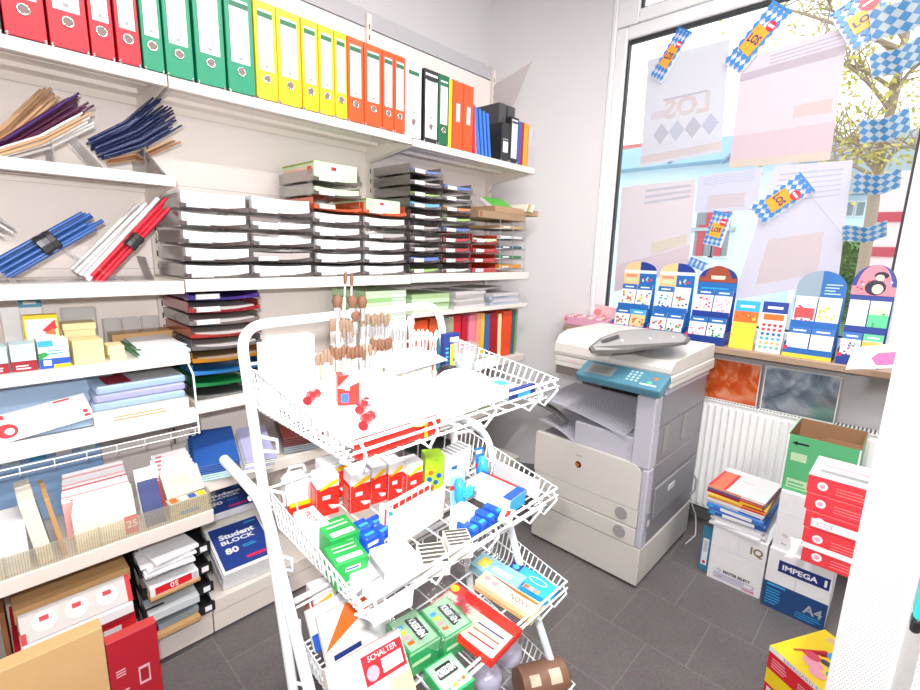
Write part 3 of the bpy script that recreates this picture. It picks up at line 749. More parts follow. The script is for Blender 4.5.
shelfbox('note_pack', 'pale blue note pack with a red foot at the left edge of the photo', 'note pack', -14, 10, 372, 1.80, Z3, .07, .075, PALEB, G3, deco=d_red)
shelfbox('note_pack', 'pale blue note pack with a red foot beside the blue and white box', 'note pack', 12, 38, 368, 1.80, Z3, .07, .078, PALEB, G3, deco=d_red)
def d_bw(b, w, d, h):
    b.dec('front', 0, w, 0, h*.35, BLUE); b.dec('front', w*.45, w, 0, h*.12, YEL, .0008); b.dec('front', w*.02, w*.5, h*.78, h, SKY); b.dec('front', w*.12, w*.38, h*.1, h*.3, WHITE, .0009)
    b.poly('front', [(0, h*.3), (w*.35, h*.5), (w*.2, h*.6), (0, h*.55)], GREEN); b.lines('front', w*.3, w*.85, h*.5, h*.7, 2, SKY)
shelfbox('note_pack', 'blue and white sticky-note box in the middle of the front row', 'note pack', 40, 71, 365, 1.80, Z3, .08, .082, WHITE, G3, deco=d_bw)
shelfbox('note_pack', 'plain buff carton of note pads right of the blue and white box', 'note pack', 74, 105, 358, 1.80, Z3, .08, .072, NOTE, G3)
def d_yel(b, w, d, h):
    b.dec('front', w*.06, w*.94, h*.12, h*.88, WHITE); b.poly('front', [(w*.5, h*.55), (w*.9, h*.85), (w*.94, h*.6), (w*.7, h*.45)], RED, .0009); b.poly('front', [(w*.55, h*.45), (w*.85, h*.6), (w*.9, h*.4)], ORG, .001); b.dec('front', w*.1, w*.7, h*.16, h*.2, YEL, .0009)
t_ = shelfbox('note_pack', 'yellow-framed white note pack standing on the back row', 'note pack', 27, 62, 350, 1.885, Z3+.043, .03, .105, YEL, G3, deco=d_yel)
shelfbox('note_carton', 'low white carton under the yellow-framed note pack', 'carton', 8, 62, 350, 1.884, Z3, .09, .0425, WHITE, G3, deco=d_plain)
shelfbox('note_pack', 'white upright pack with a teal top left of the yellow-framed pack', 'note pack', 3, 22, 330, 1.98, Z3, .05, .165, WHITE, G3, deco=lambda b, w, d, h: (b.dec('front', 0, w, h*.1, h*.35, LGREY), b.dec('front', 0, w, h*.9, h, WHITE)))
shelfbox('note_pack', 'teal-topped pack behind the yellow-framed pack', 'note pack', 22, 45, 330, 2.0, Z3, .05, .2, WHITE, G3, deco=lambda b, w, d, h: (b.dec('front', 0, w, h*.8, h, TEALB), b.lines('front', w*.2, w*.8, h*.85, h*.95, 1, WHITE)))
def padstack(label, px0, px1, py, y, z, n, m, ht=.013, d=.075, group='yellow note pads'):
    for k in range(n):
        shelfbox('note_pad', label % ('bottom', 'second', 'third', 'fourth', 'fifth')[k] if n > 1 else label, 'note pad', px0+random.uniform(-1, 1), px1+random.uniform(-1, 1), py, y, z+k*(ht+.0006), d, ht, m, group, rz=random.uniform(-.06, .06))
padstack('yellow note pad, %s of the pile behind the buff carton', 66, 98, 345, 1.905, Z3, 5, NOTE2, .022)
padstack('cream note pad, %s of the small pile right of the buff carton', 108, 126, 350, 1.82, Z3, 3, NOTE2, .014, .08)
shelfbox('clear_case', 'clear plastic case standing at the back behind the yellow note pads', 'case', 64, 98, 330, 2.0, Z3, .04, .15, ACRYL, None)
for i, (a, c) in enumerate(((104, 122), (124, 140), (143, 160))):
    shelfbox('clear_case', ('left', 'middle', 'right')[i]+' one of three clear cases standing along the back of the note-pad shelf', 'case', a, c, 330, 2.05, Z3, .03, .10, ACRYL, 'clear cases at the back')
shelfbox('kraft_pad', 'flat kraft pad lying behind the white booklets', 'pad', 112, 174, 338, 2.035, Z3, .09, .045, KRAFT, None, rz=.0)
for k in range(6):
    shelfbox('booklet', 'white green-spined booklet, %s in the pile at the right of the note-pad shelf' % ORD[k], 'booklet', 137+k*.4, 191-k*1.2, 352, 1.80, Z3+k*.0056, .22, .005, WHITE if k % 2 else PALEB, 'white booklets', rz=random.uniform(-.07, .07), deco=lambda b, w, d, h: b.dec('left', 0, d, 0, h, GREEN))

# ------------------------------------------------------------------ left bay: tray of pads (z .922) with wire rail
Z4 = .923
b = MB(); pass
t = thing('shelf_edge_tray', 'white lip and wire rail in front of the envelope shelf', 'rail', (0, 1.76, Z4-.03))
b = MB(t); b.box(X0+.004, X1-.004, 1.742, 1.777, Z4-.034, Z4+.012, mat('lip_white', (.82, .82, .82), .4), bev=.002); b.build('lip', t)
b = MB(t); WIREW = mat('white_wire', (.85, .86, .86), .3)
for z in (Z4-.068, Z4-.048, ): b.tube([(X0, 1.73, z), (X1-.004, 1.73, z)], .0022, WIREW, 6)
for i in range(14): x = X1-.02-i*.075; b.tube([(x, 1.73, Z4-.048), (x, 1.73, Z4-.072), (x, 1.77, Z4-.09)], .0018, WIREW, 6)
b.tube([(X1-.006, 1.83, Z4+.19), (X1-.006, 1.75, Z4+.135), (X1-.006, 1.735, Z4-.075)], .0035, WIREW, 6)
b.build('wire_rail', t)
PADB = mat('envelope_blue', 'a9c3e0', .55)
b = MB(); b.box(0, .36, 0, .004, 0, .235, PADB); 
a = at(-30, 450, 1, 1.83)
solo('blue_folder', 'large pale blue folder lying tilted on the envelope shelf', 'folder', b, M=Matrix.Translation((a.x, 1.812, Z4+.006)) @ Matrix.Rotation(R(-47), 4, 'X'))
b = BX(.225, .003, .095, WHITE, bev=.0005)
RL = mat('red_logo', 'd83038', .5)
b.disc('front', .025, .035, .024, RL); b.disc('front', .03, .032, .011, WHITE, .0009); b.dec('front', 0, .03, .075, .09, RL)
for i in range(7): b.dec('front', .07+i*.015, .080+i*.015, .015, .07, mat('pale_print', (.7, .72, .78), .6))
b.dec('front', .145, .185, .085, .090, RL); b.disc('front', .208, .03, .007, RL); b.dec('front', .201, .216, .01, .02, RL)
a = at(0, 452, 1, 1.79)
solo('envelope_pack', 'white envelope pack with a red emblem leaning on the pale blue folder', 'envelopes', b, M=Matrix.Translation((a.x+.113, 1.789, Z4+.022)) @ Matrix.Rotation(R(-47), 4, 'X') @ Matrix.Rotation(R(-9), 4, 'Y'))
b = BX(.27, .22, .045, OFFW); b.lines('front', .05, .2, .01, .03, 2, KRAFT)
solo('cream_carton', 'low cream carton under the film-wrapped envelope packs', 'carton', b, (.362, 1.90, Z4+.0005))
for k in range(3):
    b = BX(.262-.004*k, .20, .026, (PADB, mat('lilac_paper', 'b0b0d8', .5), PADB)[k], bev=.006)
    if k == 2: b.dec('top', .03, .10, .02, .18, DRED); b.dec('top', .105, .25, .02, .18, LGREY)
    o = solo('wrapped_pack', ('film-wrapped pale blue envelope pack, lowest on the cream carton', 'film-wrapped lilac envelope pack, middle of three', 'film-wrapped envelope pack with a red label on top of the pile')[k], 'envelope pack', b, (.362+.003*k, 1.90, Z4+.0462+k*.0268), .02*(k-1), 'film-wrapped envelope packs')
    fb = MB(); fb.grid(lambda u, v: ((u-.5)*.266, -.103+.003*math.sin(u*23), .002+v*.022), 14, 2, FILM); fb.build('film_wrap', o)
# hanging blue wrapped packs under the lip
b = MB(); b.grid(lambda u, v: (u*.38, .01*math.sin(u*9), v*.030+.004*math.sin(u*31)), 24, 3, mat('wrapped_blue', '8fb0d8', .25), thick=(0, .12, 0))
a = at(0, 484, 1, 1.765)

# ------------------------------------------------------------------ left bay: sloped envelope bin (z .585) with a clear front
Z5 = .586
t = thing('bin_front', 'clear ribbed plastic front of the envelope shelf', 'bin front', (0, 1.67, Z5))
RIB = clear('ribbed_acrylic', tint=(.95, .94, .90), gloss=.08, haze=.15, hazecol=(.85, .78, .66), rough=.25)
b = MB(t); b.box(X0+.01, X1-.006, 1.668, 1.671, Z5, Z5+.065, RIB)
for i in range(int((X1-X0)/.006)): x = X0+.012+i*.006; b.box(x, x+.002, 1.6665, 1.668, Z5+.002, Z5+.063, RIB)
b.build('front_pane', t)
b = MB(t)
for x in (X1-.009, .19, -.02): b.box(x, x+.003, 1.672, 1.86, Z5, Z5+.07, ACRYL)
b.build('divider', t)
ENVW = mat('envelope_white', (.82, .82, .84), .55); ENVP = mat('envelope_pink', 'e8a8a8', .55); ENVR = mat('envelope_red', 'd24850', .5)
def leaning(name, label, cat, x0, x1, y, h, th, m, lean=28, z=None, deco=None, group=None, rz=0):
    b = BX(abs(x1-x0), th, h, m, bev=.0006)
    if deco: deco(b, abs(x1-x0), th, h)
    M = Matrix.Translation(((x0+x1)/2, y, (Z5 if z is None else z)+.0015)) @ Matrix.Rotation(rz, 4, 'Z') @ Matrix.Rotation(R(-lean), 4, 'X') @ Matrix.Translation((0, th/2, 0))
    return solo(name, label, cat, b, M=M, group=group)
def xof(px, py, y): return at(px, py, 1, y).x
# left: white envelopes / cartons
xa, xb = xof(-8, 560, 1.70), xof(28, 545, 1.70)
b = BX(xb-xa, .11, .15, ENVW); solo('envelope_box', 'open-topped white box of envelopes at the left edge of the bin', 'box', b, ((xa+xb)/2, 1.735, Z5+.0005))
xa, xb = xof(35, 545, 1.70), xof(58, 540, 1.70)
b = BX(.035, .17, .20, OFFW); solo('envelope_box', 'tall narrow cream carton left of the envelope stacks', 'box', b, M=Matrix.Translation(((xa+xb)/2-.005, 1.765, Z5+.003)) @ Matrix.Rotation(R(-7), 4, 'Y'))
b = BX(.012, .16, .19, KRAFT); solo('kraft_sheet', 'kraft card standing right of the tall cream carton', 'card', b, M=Matrix.Translation(((xa+xb)/2+.036, 1.765, Z5+.003)) @ Matrix.Rotation(R(-7), 4, 'Y'))
# envelope block in front, red rows behind
x0, x1 = .135, .305
for k in range(5):
    leaning('envelope_bundle', 'white envelope bundle in the left half of the bin, %s from the front' % ('first', 'second', 'third', 'fourth', 'fifth')[k], 'envelopes', x0+.004*k, x1-.012+.002*k, 1.682+k*.016, .115+.004*k, .010, ENVW if k else mat('envelope_cream', 'e4dcc8', .55), 16, group='white envelope bundles in the bin',
            deco=(lambda b, w, d, h: (b.dec('front', w*.78, w, h*.02, h*.5, ENVR), b.txt('front', '25', w*.9, h*.28, .022, WHITE, bold=.02, flip=1))) if k == 0 else None)
for k in range(7):
    m = (ENVP, ENVW, ENVR, ENVP, ENVW, ENVP, ENVW)[k]
    leaning('envelope_pack', '%s envelope pack in the left rear row of the bin, %s from the front' % (('pink-edged', 'white', 'red-banded', 'pink-edged', 'white', 'pink-edged', 'white')[k], ('first', 'second', 'third', 'fourth', 'fifth', 'sixth', 'last')[k]), 'envelopes', .125+.003*k, .302+.001*k, 1.775+k*.016, .13+.006*k, .008, m, 18, group='envelope packs in the left rear row',
            deco=lambda b, w, d, h: (b.dec('front', 0, w, h*.86, h*.97, WHITE), b.lines('front', .02, w*.8, h*.88, h*.95, 1, ENVR)))
NV2 = mat('navy_pad', '20306f', .45)
leaning('navy_pad', 'navy pad standing in the middle of the envelope bin', 'pad', .315, .372, 1.69, .15, .008, NV2, 30)
leaning('white_pad', 'white striped pad behind the navy one', 'pad', .315, .385, 1.745, .17, .008, ENVW, 20, deco=lambda b, w, d, h: b.dec('front', w*.35, w*.65, h*.3, h*.9, mat('lilac_stripe', 'c8cce4', .5)))
for k in range(6):
    m = (ENVR, ENVW, ENVP, ENVW, ENVR, ENVW)[k]
    leaning('envelope_pack', '%s envelope pack in the right half of the bin, %s from the front' % (('red', 'white', 'pink', 'white', 'red', 'white')[k], ('first', 'second', 'third', 'fourth', 'fifth', 'last')[k]), 'envelopes', .345+.008*k, .50, 1.745+k*.018, .13+.008*k, .009, m, 18, group='envelope packs in the right half of the bin',
            deco=lambda b, w, d, h: (b.dec('front', 0, w, h*.8, h*.86, ENVR), b.dec('front', 0, w, h*.88, h, WHITE), b.dec('left', 0, d, 0, h, ENVW), b.dec('front', w*.12, w*.28, h*.91, h*.95, ENVR, .0008)))
leaning('envelope_pack', 'grey film-wrapped envelope bundle with a barcode sticker at the right end of the bin', 'envelopes', .385, .505, 1.715, .095, .028, mat('envelope_grey', 'c4bfae', .3), 38, z=Z5+.062, deco=lambda b, w, d, h: (b.dec('front', w*.72, w*.97, h*.4, h*.8, WHITE), b.lines('front', w*.76, w*.93, h*.5, h*.7, 3, INK)), rz=.06)
b = BX(.12, .045, .06, mat('bin_cream', 'd8cfae', .5))
for i, m in enumerate((ORG, WHITE, BLUE, YEL)): b.dec('top', .008+i*.028, .03+i*.028, .006, .038, m)
b.dec('front', .03, .09, .012, .026, mat('pale_print_blue', '8fa8d0', .6))
solo('sample_box', 'cream box with a strip of coloured samples behind the clear bin front', 'box', b, (.44, 1.696, Z5+.0005))

b = BX(.40, .10, .255, mat('wrapped_blue', '8fb0d8', .25)); b.dec('front', .0, .4, .2, .205, WHITE)
for i in range(6): b.dec('front', .02+i*.065, .06+i*.065, .21, .25, (SKY, WHITE, PALEB)[i % 3])
solo('wrapped_pack', 'tall blue film-wrapped pack at the back of the bin, seen under the wire rail', 'pack', b, (.06, 2.02, Z5+.0005))
# ------------------------------------------------------------------ left bay: base shelf (z .152)
ZB = .1525
# four black letter trays, stacked
xb = .395
for k in range(4):
    o = thing('letter_tray', 'black letter tray on the base shelf, %s of four' % ('bottom', 'second', 'third', 'top')[k], 'letter tray', (xb, 1.70, ZB+k*.082), group='black letter trays on the base shelf')
    b = MB(); w = .22
    b.box(-w/2, w/2, .02, .34, .004, .008, BLACK)
    for s in (-1, 1):
        xs = s*w/2
        b.prism([(.02, .008), (.02, .018), (.07, .03), (.10, .078), (.34, .078), (.34, .008)], min(xs, xs-s*.006), max(xs, xs-s*.006), BLACK, Matrix(((0, 0, 1, 0), (1, 0, 0, 0), (0, 1, 0, 0), (0, 0, 0, 1))))
    b.box(-w/2, w/2, .334, .34, .008, .078, BLACK)
    b.box(-w/2, -w/2+.06, .012, .022, .004, .040, BLACK); b.box(w/2-.055, w/2, .012, .022, .004, .040, BLACK)
    b.build('tray_body', o)
    b = MB(); b.box(w/2-.035, w/2-.012, .0105, .0118, .012, .032, WHITE); b.build('label_card', o)
SLATE = mat('slate_paper', 'b8c0c8', .5)
def inbt(label, k, zoff, w, d, h, m, rz=0, dy=0, dx=0, deco=None, name='paper_stack'):
    b = BX(w, d, h, m)
    if deco: deco(b, w, d, h)
    return solo(name, label, 'paper', b, (xb+dx, 1.70+.03+d/2+dy-.02, ZB+k*.082+.009+zoff), rz, 'papers in the black letter trays')
inbt('kraft mailer sheets in the bottom black letter tray', 0, 0, .15, .25, .018, KRAFT, 0, -.02, -.022)
inbt('slate grey film-wrapped sheets above the kraft ones, bottom black tray', 0, .019, .13, .22, .022, mat('slate_wrap', '8f9ba4', .3), .05, .0, -.015)
inbt('pale grey sheets in the second black letter tray', 1, 0, .155, .28, .03, mat('pale_sheet', 'c4cacf', .45), -.03, -.03, -.022)
def d50(b, w, d, h):
    b.dec('front', w*.1, w*.85, h*.1, h*.95, RED); b.txt('front', '50', w*.48, h*.52, h*.6, WHITE, bold=.02, flip=-1); b.dec('front', w*.86, w*.97, h*.1, h*.9, LGREY)
inbt('kraft sheets in the third black tray', 2, 0, .155, .28, .012, KRAFT, .03, -.035, -.022)
inbt('red pack marked 50 lying on kraft sheets, third black tray', 2, .0125, .15, .25, .032, WHITE, .03, -.03, -.022, d50)
for k in range(5):
    inbt('white folded sheet, %s in the top black letter tray' % ('lowest', 'second', 'third', 'fourth', 'topmost')[k], 3, k*.0085, .15, .26, .008, WHITE, random.uniform(-.08, .08), -.03+random.uniform(-.01, .01), -.024+random.uniform(-.008, .006))
inbt('crumpled white sheet on top of the pile in the top black tray', 3, .044, .14, .16, .012, WHITE, .15, -.035, -.015)
# mailers left of the trays
MG_ = 'mailers on the base shelf'
def dml(b, w, d, h): b.dec('front', 0, w, 0, h*.3, DRED); b.dec('right', 0, d, 0, h*.7, RED)
b = BX(.29, .30, .15, RED); b.dec('front', .2, .25, .08, .12, WHITE); b.dec('front', .05, .18, .1, .11, LGREY); solo('mailer_box', 'red carton at the bottom of the mailer pile', 'mailer', b, (.115, 1.855, ZB+.0005), 0, MG_)
b = BX(.27, .30, .045, WHITE); dml(b, .27, .30, .045); solo('mailer_box', 'white red-cornered mailer on the red carton, under the disc mailer', 'mailer', b, (.118, 1.83, ZB+.151), .01, MG_)
b = BX(.272, .29, .045, LGREY); dml(b, .272, .29, .045); solo('mailer_box', 'grey red-edged mailer directly under the long kraft mailer', 'mailer', b, (.12, 1.895, ZB+.1965), 0, MG_)
b = BX(.285, .28, .045, KRAFT); solo('mailer_box', 'long kraft mailer lying on top of the mailer pile', 'mailer', b, (.12, 1.88, ZB+.242), .02, MG_)
# CD mailer with three round windows, tilted on the front
b = BX(.27, .012, .085, mat('mailer_grey', 'cfcac8', .5))
b.dec('front', .257, .27, 0, .085, RED); b.dec('front', 0, .012, 0, .03, RED)
for i in range(3):
    b.disc('front', .055+i*.076, .045, .028, WHITE, n=24); b.dec('front', .044+i*.076, .066+i*.076, .046, .060, RED, .0012)
solo('disc_mailer', 'grey disc mailer with three white round windows, red corner', 'mailer', b, M=Matrix.Translation((.122, 1.695, ZB+.1975)) @ Matrix.Rotation(R(-27), 4, 'X'))
b = BX(.012, .22, .3, BROWN); solo('brown_divider', 'dark brown board standing left of the mailers', 'board', b, (-.042, 1.84, ZB+.0005), 0)
for k in range(5):
    b = BX(.012, .26, .22, (KRAFT, OFFW, KRAFT, KRAFT, SLATE)[k]); solo('padded_envelope', '%s envelope standing at the left end of the base shelf, %s from the right' % (('kraft', 'cream', 'kraft', 'kraft', 'slate')[k], ('first', 'second', 'third', 'fourth', 'fifth')[k]), 'envelope', b, M=Matrix.Translation((-.07-.018*k, 1.80, ZB+.003)) @ Matrix.Rotation(R(-8), 4, 'Y'), group='envelopes standing on the base shelf')
# cartons on the floor in front
a = at(104, 640, 1, 1.36); 
KR2 = mat('kraft_board_light', 'd2aa76', .65, var=.05, scale=14)
p1 = at(3, 672, 1, 1.44); p2 = at(102, 627, 1, 1.44)
b = BX(p2.x-p1.x+.10, .05, p2.z-.002, KR2)
solo('kraft_carton', 'open kraft carton on the floor in front of the mailers, bottom left of the photo', 'carton', b, (p2.x-(p2.x-p1.x+.10)/2, 1.466, .0005))
p3 = at(158, 632, 1, 1.44)
wd = p3.x-p2.x-.004
b = BX(wd, .035, .42, mat('carton_red', 'b01c2c', .4))
h_ = .42
b.lines('front', wd*.12, wd*.4, h_*.55, h_*.62, 3, PINKINK); b.lines('front', wd*.12, wd*.35, h_*.72, h_*.78, 3, PINKINK); b.dec('front', wd*.55, wd*.78, h_*.58, h_*.72, PINKINK); b.dec('front', wd*.58, wd*.75, h_*.6, h_*.7, DRED, .0008)
b.dec('top', .0, wd, .0, .035, mat('carton_red_top', 'c03a3c', .45))
solo('red_carton', 'red carton standing on the floor beside the kraft carton', 'carton', b, (p2.x+.002+wd/2, 1.459, .0005))

# ------------------------------------------------------------------ middle bay, lower half
ZM = .9465
TINT = {'purple': ('4a3590', .75), 'red': ('b02838', .55), 'clear': ('a8a09c', .35), 'rust red': ('c03a30', .55), 'smoke': ('8a8488', .45), 'amber': ('d09020', .6), 'blue': ('2f86d0', .75), 'green': ('1c8a48', .75), 'grey': ('78807c', .4)}
order = ['grey', 'green', 'blue', 'amber', 'smoke', 'rust red', 'clear', 'red', 'purple']
pr_ = None
for k, cn in enumerate(order):
    c, hz = TINT[cn]; l = lin(c)[:3]
    m = clear('tray_'+cn.replace(' ', '_'), tint=tuple(.5+.48*x for x in l), gloss=.18, haze=hz, hazecol=l, rough=.1)
    if k == 0: o = make_tray('letter_tray', '%s letter tray at the bottom of the coloured tray stack' % cn, m, .245, .30, .04, 'coloured letter trays in the middle bay', k > 5, loc=(.645, 1.80, ZM)); pr_ = o
    else: o = make_tray('letter_tray', '%s letter tray, %s in the coloured tray stack' % (cn, 'top' if k == 8 else ORD[k]), m, .245, .30, .04, 'coloured letter trays in the middle bay', k > 5, loc=(.645+random.uniform(-.004, .004), 1.80, ZM+k*.0448))
    if k in (3, 6, 7, 4, 5): make_stack('%s sheets in the %s letter tray' % ('brown' if k == 3 else 'grey', cn), mat('tray_sheet_brown', '8a6a48', .6) if k == 3 else mat('tray_forms_grey', (.42, .39, .37), .6), .014, .21, .27, 'sheets in the coloured trays', (.645, 1.806, ZM+k*.0448+.007))
# magazines / green pads at the back of that shelf, behind the cart
for k in range(9):
    b = BX(.24, .28, .017, LGREEN if k % 3 else mat('pad_green', '8fc07a', .5)); b.dec('front', .15, .235, .003, .014, WHITE if k % 2 else LGREY)
    solo('pad_pack', 'pale green pad pack, %s in the pile behind the cart handle' % ORD[min(k, 9)], 'pads', b, (1.375, 1.945, ZM+.205+k*.0174), random.uniform(-.03, .03), 'pale green pads in the middle bay')
b = BX(.25, .30, .204, mat('carton_white_grey', (.6, .58, .56), .6)); solo('carton', 'grey white carton under the pale green pads', 'carton', b, (1.375, 1.95, ZM+.0005))
# blue folders on the next shelf
ZN = .6415
for k in range(7):
    b = BX(.15, .24, .008, mat('folder_blue', '2a5aa8', .45) if k > 2 else PALEB); 
    solo('card_folder', '%s folder, %s in the fanned pile on the lower middle shelf' % ('blue' if k > 2 else 'pale', ORD[k]), 'folder', b, M=Matrix.Translation((.575+.004*k, 1.885, ZN+.028+k*.0088)) @ Matrix.Rotation(R(-14), 4, 'Z') @ Matrix.Rotation(R(14), 4, 'X'), group='fanned folders on the lower middle shelf')
for k in range(6):
    b = BX(.11, .24, .007, (ENVW, OFFW, mat('lilac_paper', 'b0b0d8', .5))[k % 3]); solo('card_folder', '%s folder, %s in the pile right of the blue folders' % (('white', 'cream', 'lilac')[k % 3], ORD[k]), 'folder', b, M=Matrix.Translation((.728+.003*k, 1.845, ZN+.027+k*.0078)) @ Matrix.Rotation(R(-14), 4, 'Z') @ Matrix.Rotation(R(14), 4, 'X'), group='fanned folders on the lower middle shelf')
b = MB(); b.box(-.17, .17, 0, .004, 0, .10, DGREY); b.box(-.17, -.165, -.25, 0, 0, .02, DGREY)
for k in range(7):
    b = BX(.17, .22, .009, mat('folder_maroon', '6a2f2a', .45) if k > 2 else mat('folder_slate', '8d96a0', .45)); solo('card_folder', '%s folder, %s in the pile behind the cart upright' % ('maroon' if k > 2 else 'slate', ORD[k]), 'folder', b, M=Matrix.Translation((.95, 1.885, ZN+.030+k*.0098)) @ Matrix.Rotation(R(-16), 4, 'Z') @ Matrix.Rotation(R(14), 4, 'X'), group='maroon and slate folders behind the cart')
# student pads on the base shelf
PADN = mat('pad_navy', '24408f', .4)
def stud(label, x, y, z, w, d, rz, tilt=0, n=1, txt=True, M=None):
    b = BX(w, d, .010, WHITE, bev=.0006)
    b.dec('top', w*.05, w*.97, d*.06, d*.97, PADN)
    if txt:
        b.txt('top', 'Student', w*.50, d*.74, d*.105, WHITE, w*.66, bold=.045)
        b.txt('top', 'BLOCK', w*.48, d*.61, d*.085, WHITE, w*.62, bold=.03)
        b.txt('top', '80', w*.30, d*.42, d*.12, WHITE, w*.24, bold=.04)
        b.lines('top', w*.5, w*.75, d*.40, d*.47, 2, SKY)
        b.dec('top', w*.48, w*.84, d*.15, d*.21, mat('pad_magenta', 'd0285a', .4), .0008)
        b.dec('top', w*.70, w*.92, d*.88, d*.91, SKY, .0008)
    return solo('writing_pad', label, 'writing pad', b, (x, y, z), rz, 'student writing pads', M)
def padM(x, yf, z0, k, tilt, rz):
    return Matrix.Translation((x, yf, z0)) @ Matrix.Rotation(rz, 4, 'Z') @ Matrix.Rotation(R(tilt), 4, 'X') @ Matrix.Translation((random.uniform(-.003, .003), .13, k*.0105))
for k in range(8):
    last = k == 7
    stud('navy writing pad lettered Student and 80, on top of the front pile' if last else 'white-edged writing pad, %s in the front pile' % ORD[k], 0, 0, 0, .215, .25, 0, txt=last, M=padM(.668, 1.785, ZB+.0015, k, 17, -.05))
b = BX(.22, .10, .20, OFFW); solo('carton', 'cream carton behind the front pile of writing pads', 'carton', b, (.672, 2.075, ZB+.0005)) 
for k in range(3):
    stud('navy writing pad on the rear pile, %s of three' % ('lowest', 'middle', 'topmost')[k], 0, 0, 0, .215, .15, 0, txt=k == 2, M=padM(.672, 1.965, ZB+.205, k, 17, -.05) @ Matrix.Translation((0, -.05, 0)))

# ------------------------------------------------------------------ right bay, lower half
MG = [mat('magazine_grey', 'aeaaa8', .5), mat('magazine_white', 'c8c4c6', .5), mat('magazine_green', '9fb88a', .5), mat('magazine_blue', 'a8b4c4', .5)]
def pile(name, label, cat, x, y, z, w, d, th, n, mats, group, jit=.05, deco=None):
    for k in range(n):
        b = BX(w+random.uniform(-.01, .01), d, th, mats[k % len(mats)], bev=.0008)
        if deco: deco(b, w, d, th)
        solo(name, label % ORD[min(k, 9)], cat, b, (x+random.uniform(-.006, .006), y+random.uniform(-.006, .006), z+k*(th+.0005)), random.uniform(-jit, jit), group)
dfr = lambda b, w, d, h: b.dec('front', w*.3, w*.7, h*.2, h*.8, INK)
pile('paper_ream', 'white ream, %s in the pile mid right bay, below the letter trays', 'ream', 1.955, 1.94, 1.1905, .24, .28, .018, 5, [MG[1], MG[0]], 'reams on the right bay shelf', deco=None)
pile('paper_ream', 'pale green ream, %s in the left pile of the right bay shelf', 'ream', 1.66, 1.94, 1.1905, .26, .28, .022, 4, [LGREEN, MG[2]], 'reams on the right bay shelf')
pile('paper_ream', 'grey ream, %s in the right pile of the right bay shelf', 'ream', 2.27, 1.94, 1.1905, .26, .28, .017, 4, [MG[3], MG[1]], 'reams on the right bay shelf')
b = BX(.30, .2, .012, MG[0]); solo('magazine', 'grey magazine lying across the reams on the right bay shelf', 'magazine', b, (2.14, 1.93, 1.1905+.0935), .3)
CC = [('orange', 'ee5a22'), ('rust', 'd85a30'), ('teal', '3d8a98'), ('grey', 'a0a098'), ('khaki', 'b0a880'), ('red', 'cc2230'), ('crimson', 'b81c30'), ('pink', 'e88098'), ('salmon', 'e89878'), ('yellow', 'f0c020'), ('blue', '3868a8'), ('dark red', 'a81c28'), ('cream', 'f0e4b0'), ('orange red', 'e84c20'), ('petrol', '2f6878'), ('sage', '88a070')]
n = len(CC); x = 1.545
for i, (cn, hx) in enumerate(CC):
    w = (.11, .06, .05, .035, .04, .055, .045, .055, .045, .03, .05, .075, .03, .09, .03, .02)[i]
    h = .28+.006*math.sin(i*1.7)-(.02 if cn == 'cream' else 0)
    b = BX(w-.002, .22, h, mat('file_'+cn.replace(' ', '_'), hx, .5), bev=.001)
    solo('card_file', '%s card file standing below the reams, %s' % (cn, 'at the left end' if i == 0 else 'at the right end' if i == n-1 else 'right of the %s one' % CC[i-1][0]), 'file', b, M=Matrix.Translation((x+w/2, 1.82+.11, .8615+.004)) @ Matrix.Rotation(R(min(5, 2.2*math.sin(i))), 4, 'Y'), group='coloured card files in the right bay')
    x += w+.004
pile('magazine', 'magazine on the base of the right bay, %s of the left pile', 'magazine', 1.72, 1.93, .561, .26, .28, .016, 8, [MG[0], mat('magazine_red', '9c4a40', .5), MG[3]], 'magazines low in the right bay')
pile('magazine', 'magazine on the base of the right bay, %s of the right pile', 'magazine', 2.08, 1.93, .561, .26, .28, .016, 6, [MG[2], MG[1], mat('magazine_rust', 'a86a50', .5)], 'magazines low in the right bay')
pile('magazine', 'magazine behind the copier, %s of the bottom pile', 'magazine', 1.86, 1.93, .1525, .28, .3, .02, 9, [MG[0], MG[3], mat('magazine_dark', '4a5450', .5)], 'magazines low in the right bay')
b = BX(.22, .29, .02, mat('magazine_dark', '4a5450', .5)); b.lines('top', .02, .18, .05, .2, 5, MG[1])
# ------------------------------------------------------------------ white wire display cart
CARTW = mat('cart_white', (.84, .86, .87), .3, var=.01)
CARTB = mat('cart_foot_white', (.72, .80, .86), .3, var=.01)
XL, XR = .385, 1.005
cart = thing('wire_display_cart', 'white tubular cart with four sloping wire baskets of stationery', 'display cart', (.7, .8, 0))
b = MB(cart)
def rear(x, z): return Vector((x, 1.0-.17*(1.32-z), z))
def arc(P, Q, S, n=6):
    return [P*(1-t)**2+Q*2*t*(1-t)+S*t*t for t in [i/n for i in range(n+1)]]
zl, zr = 1.335, 1.345
pts = [rear(XL+.03*(1.32-0)*.6, 0.012), rear(XL, zl-.06)]+arc(rear(XL, zl-.055), rear(XL, zl), rear(XL+.06, zl))+arc(rear(.955-.06, zr), rear(.955, zr), rear(.958, zr-.06))+[rear(.985, 0.012)]
b.tube(pts, .011, CARTW, 12)
b.build('rear_frame', cart)
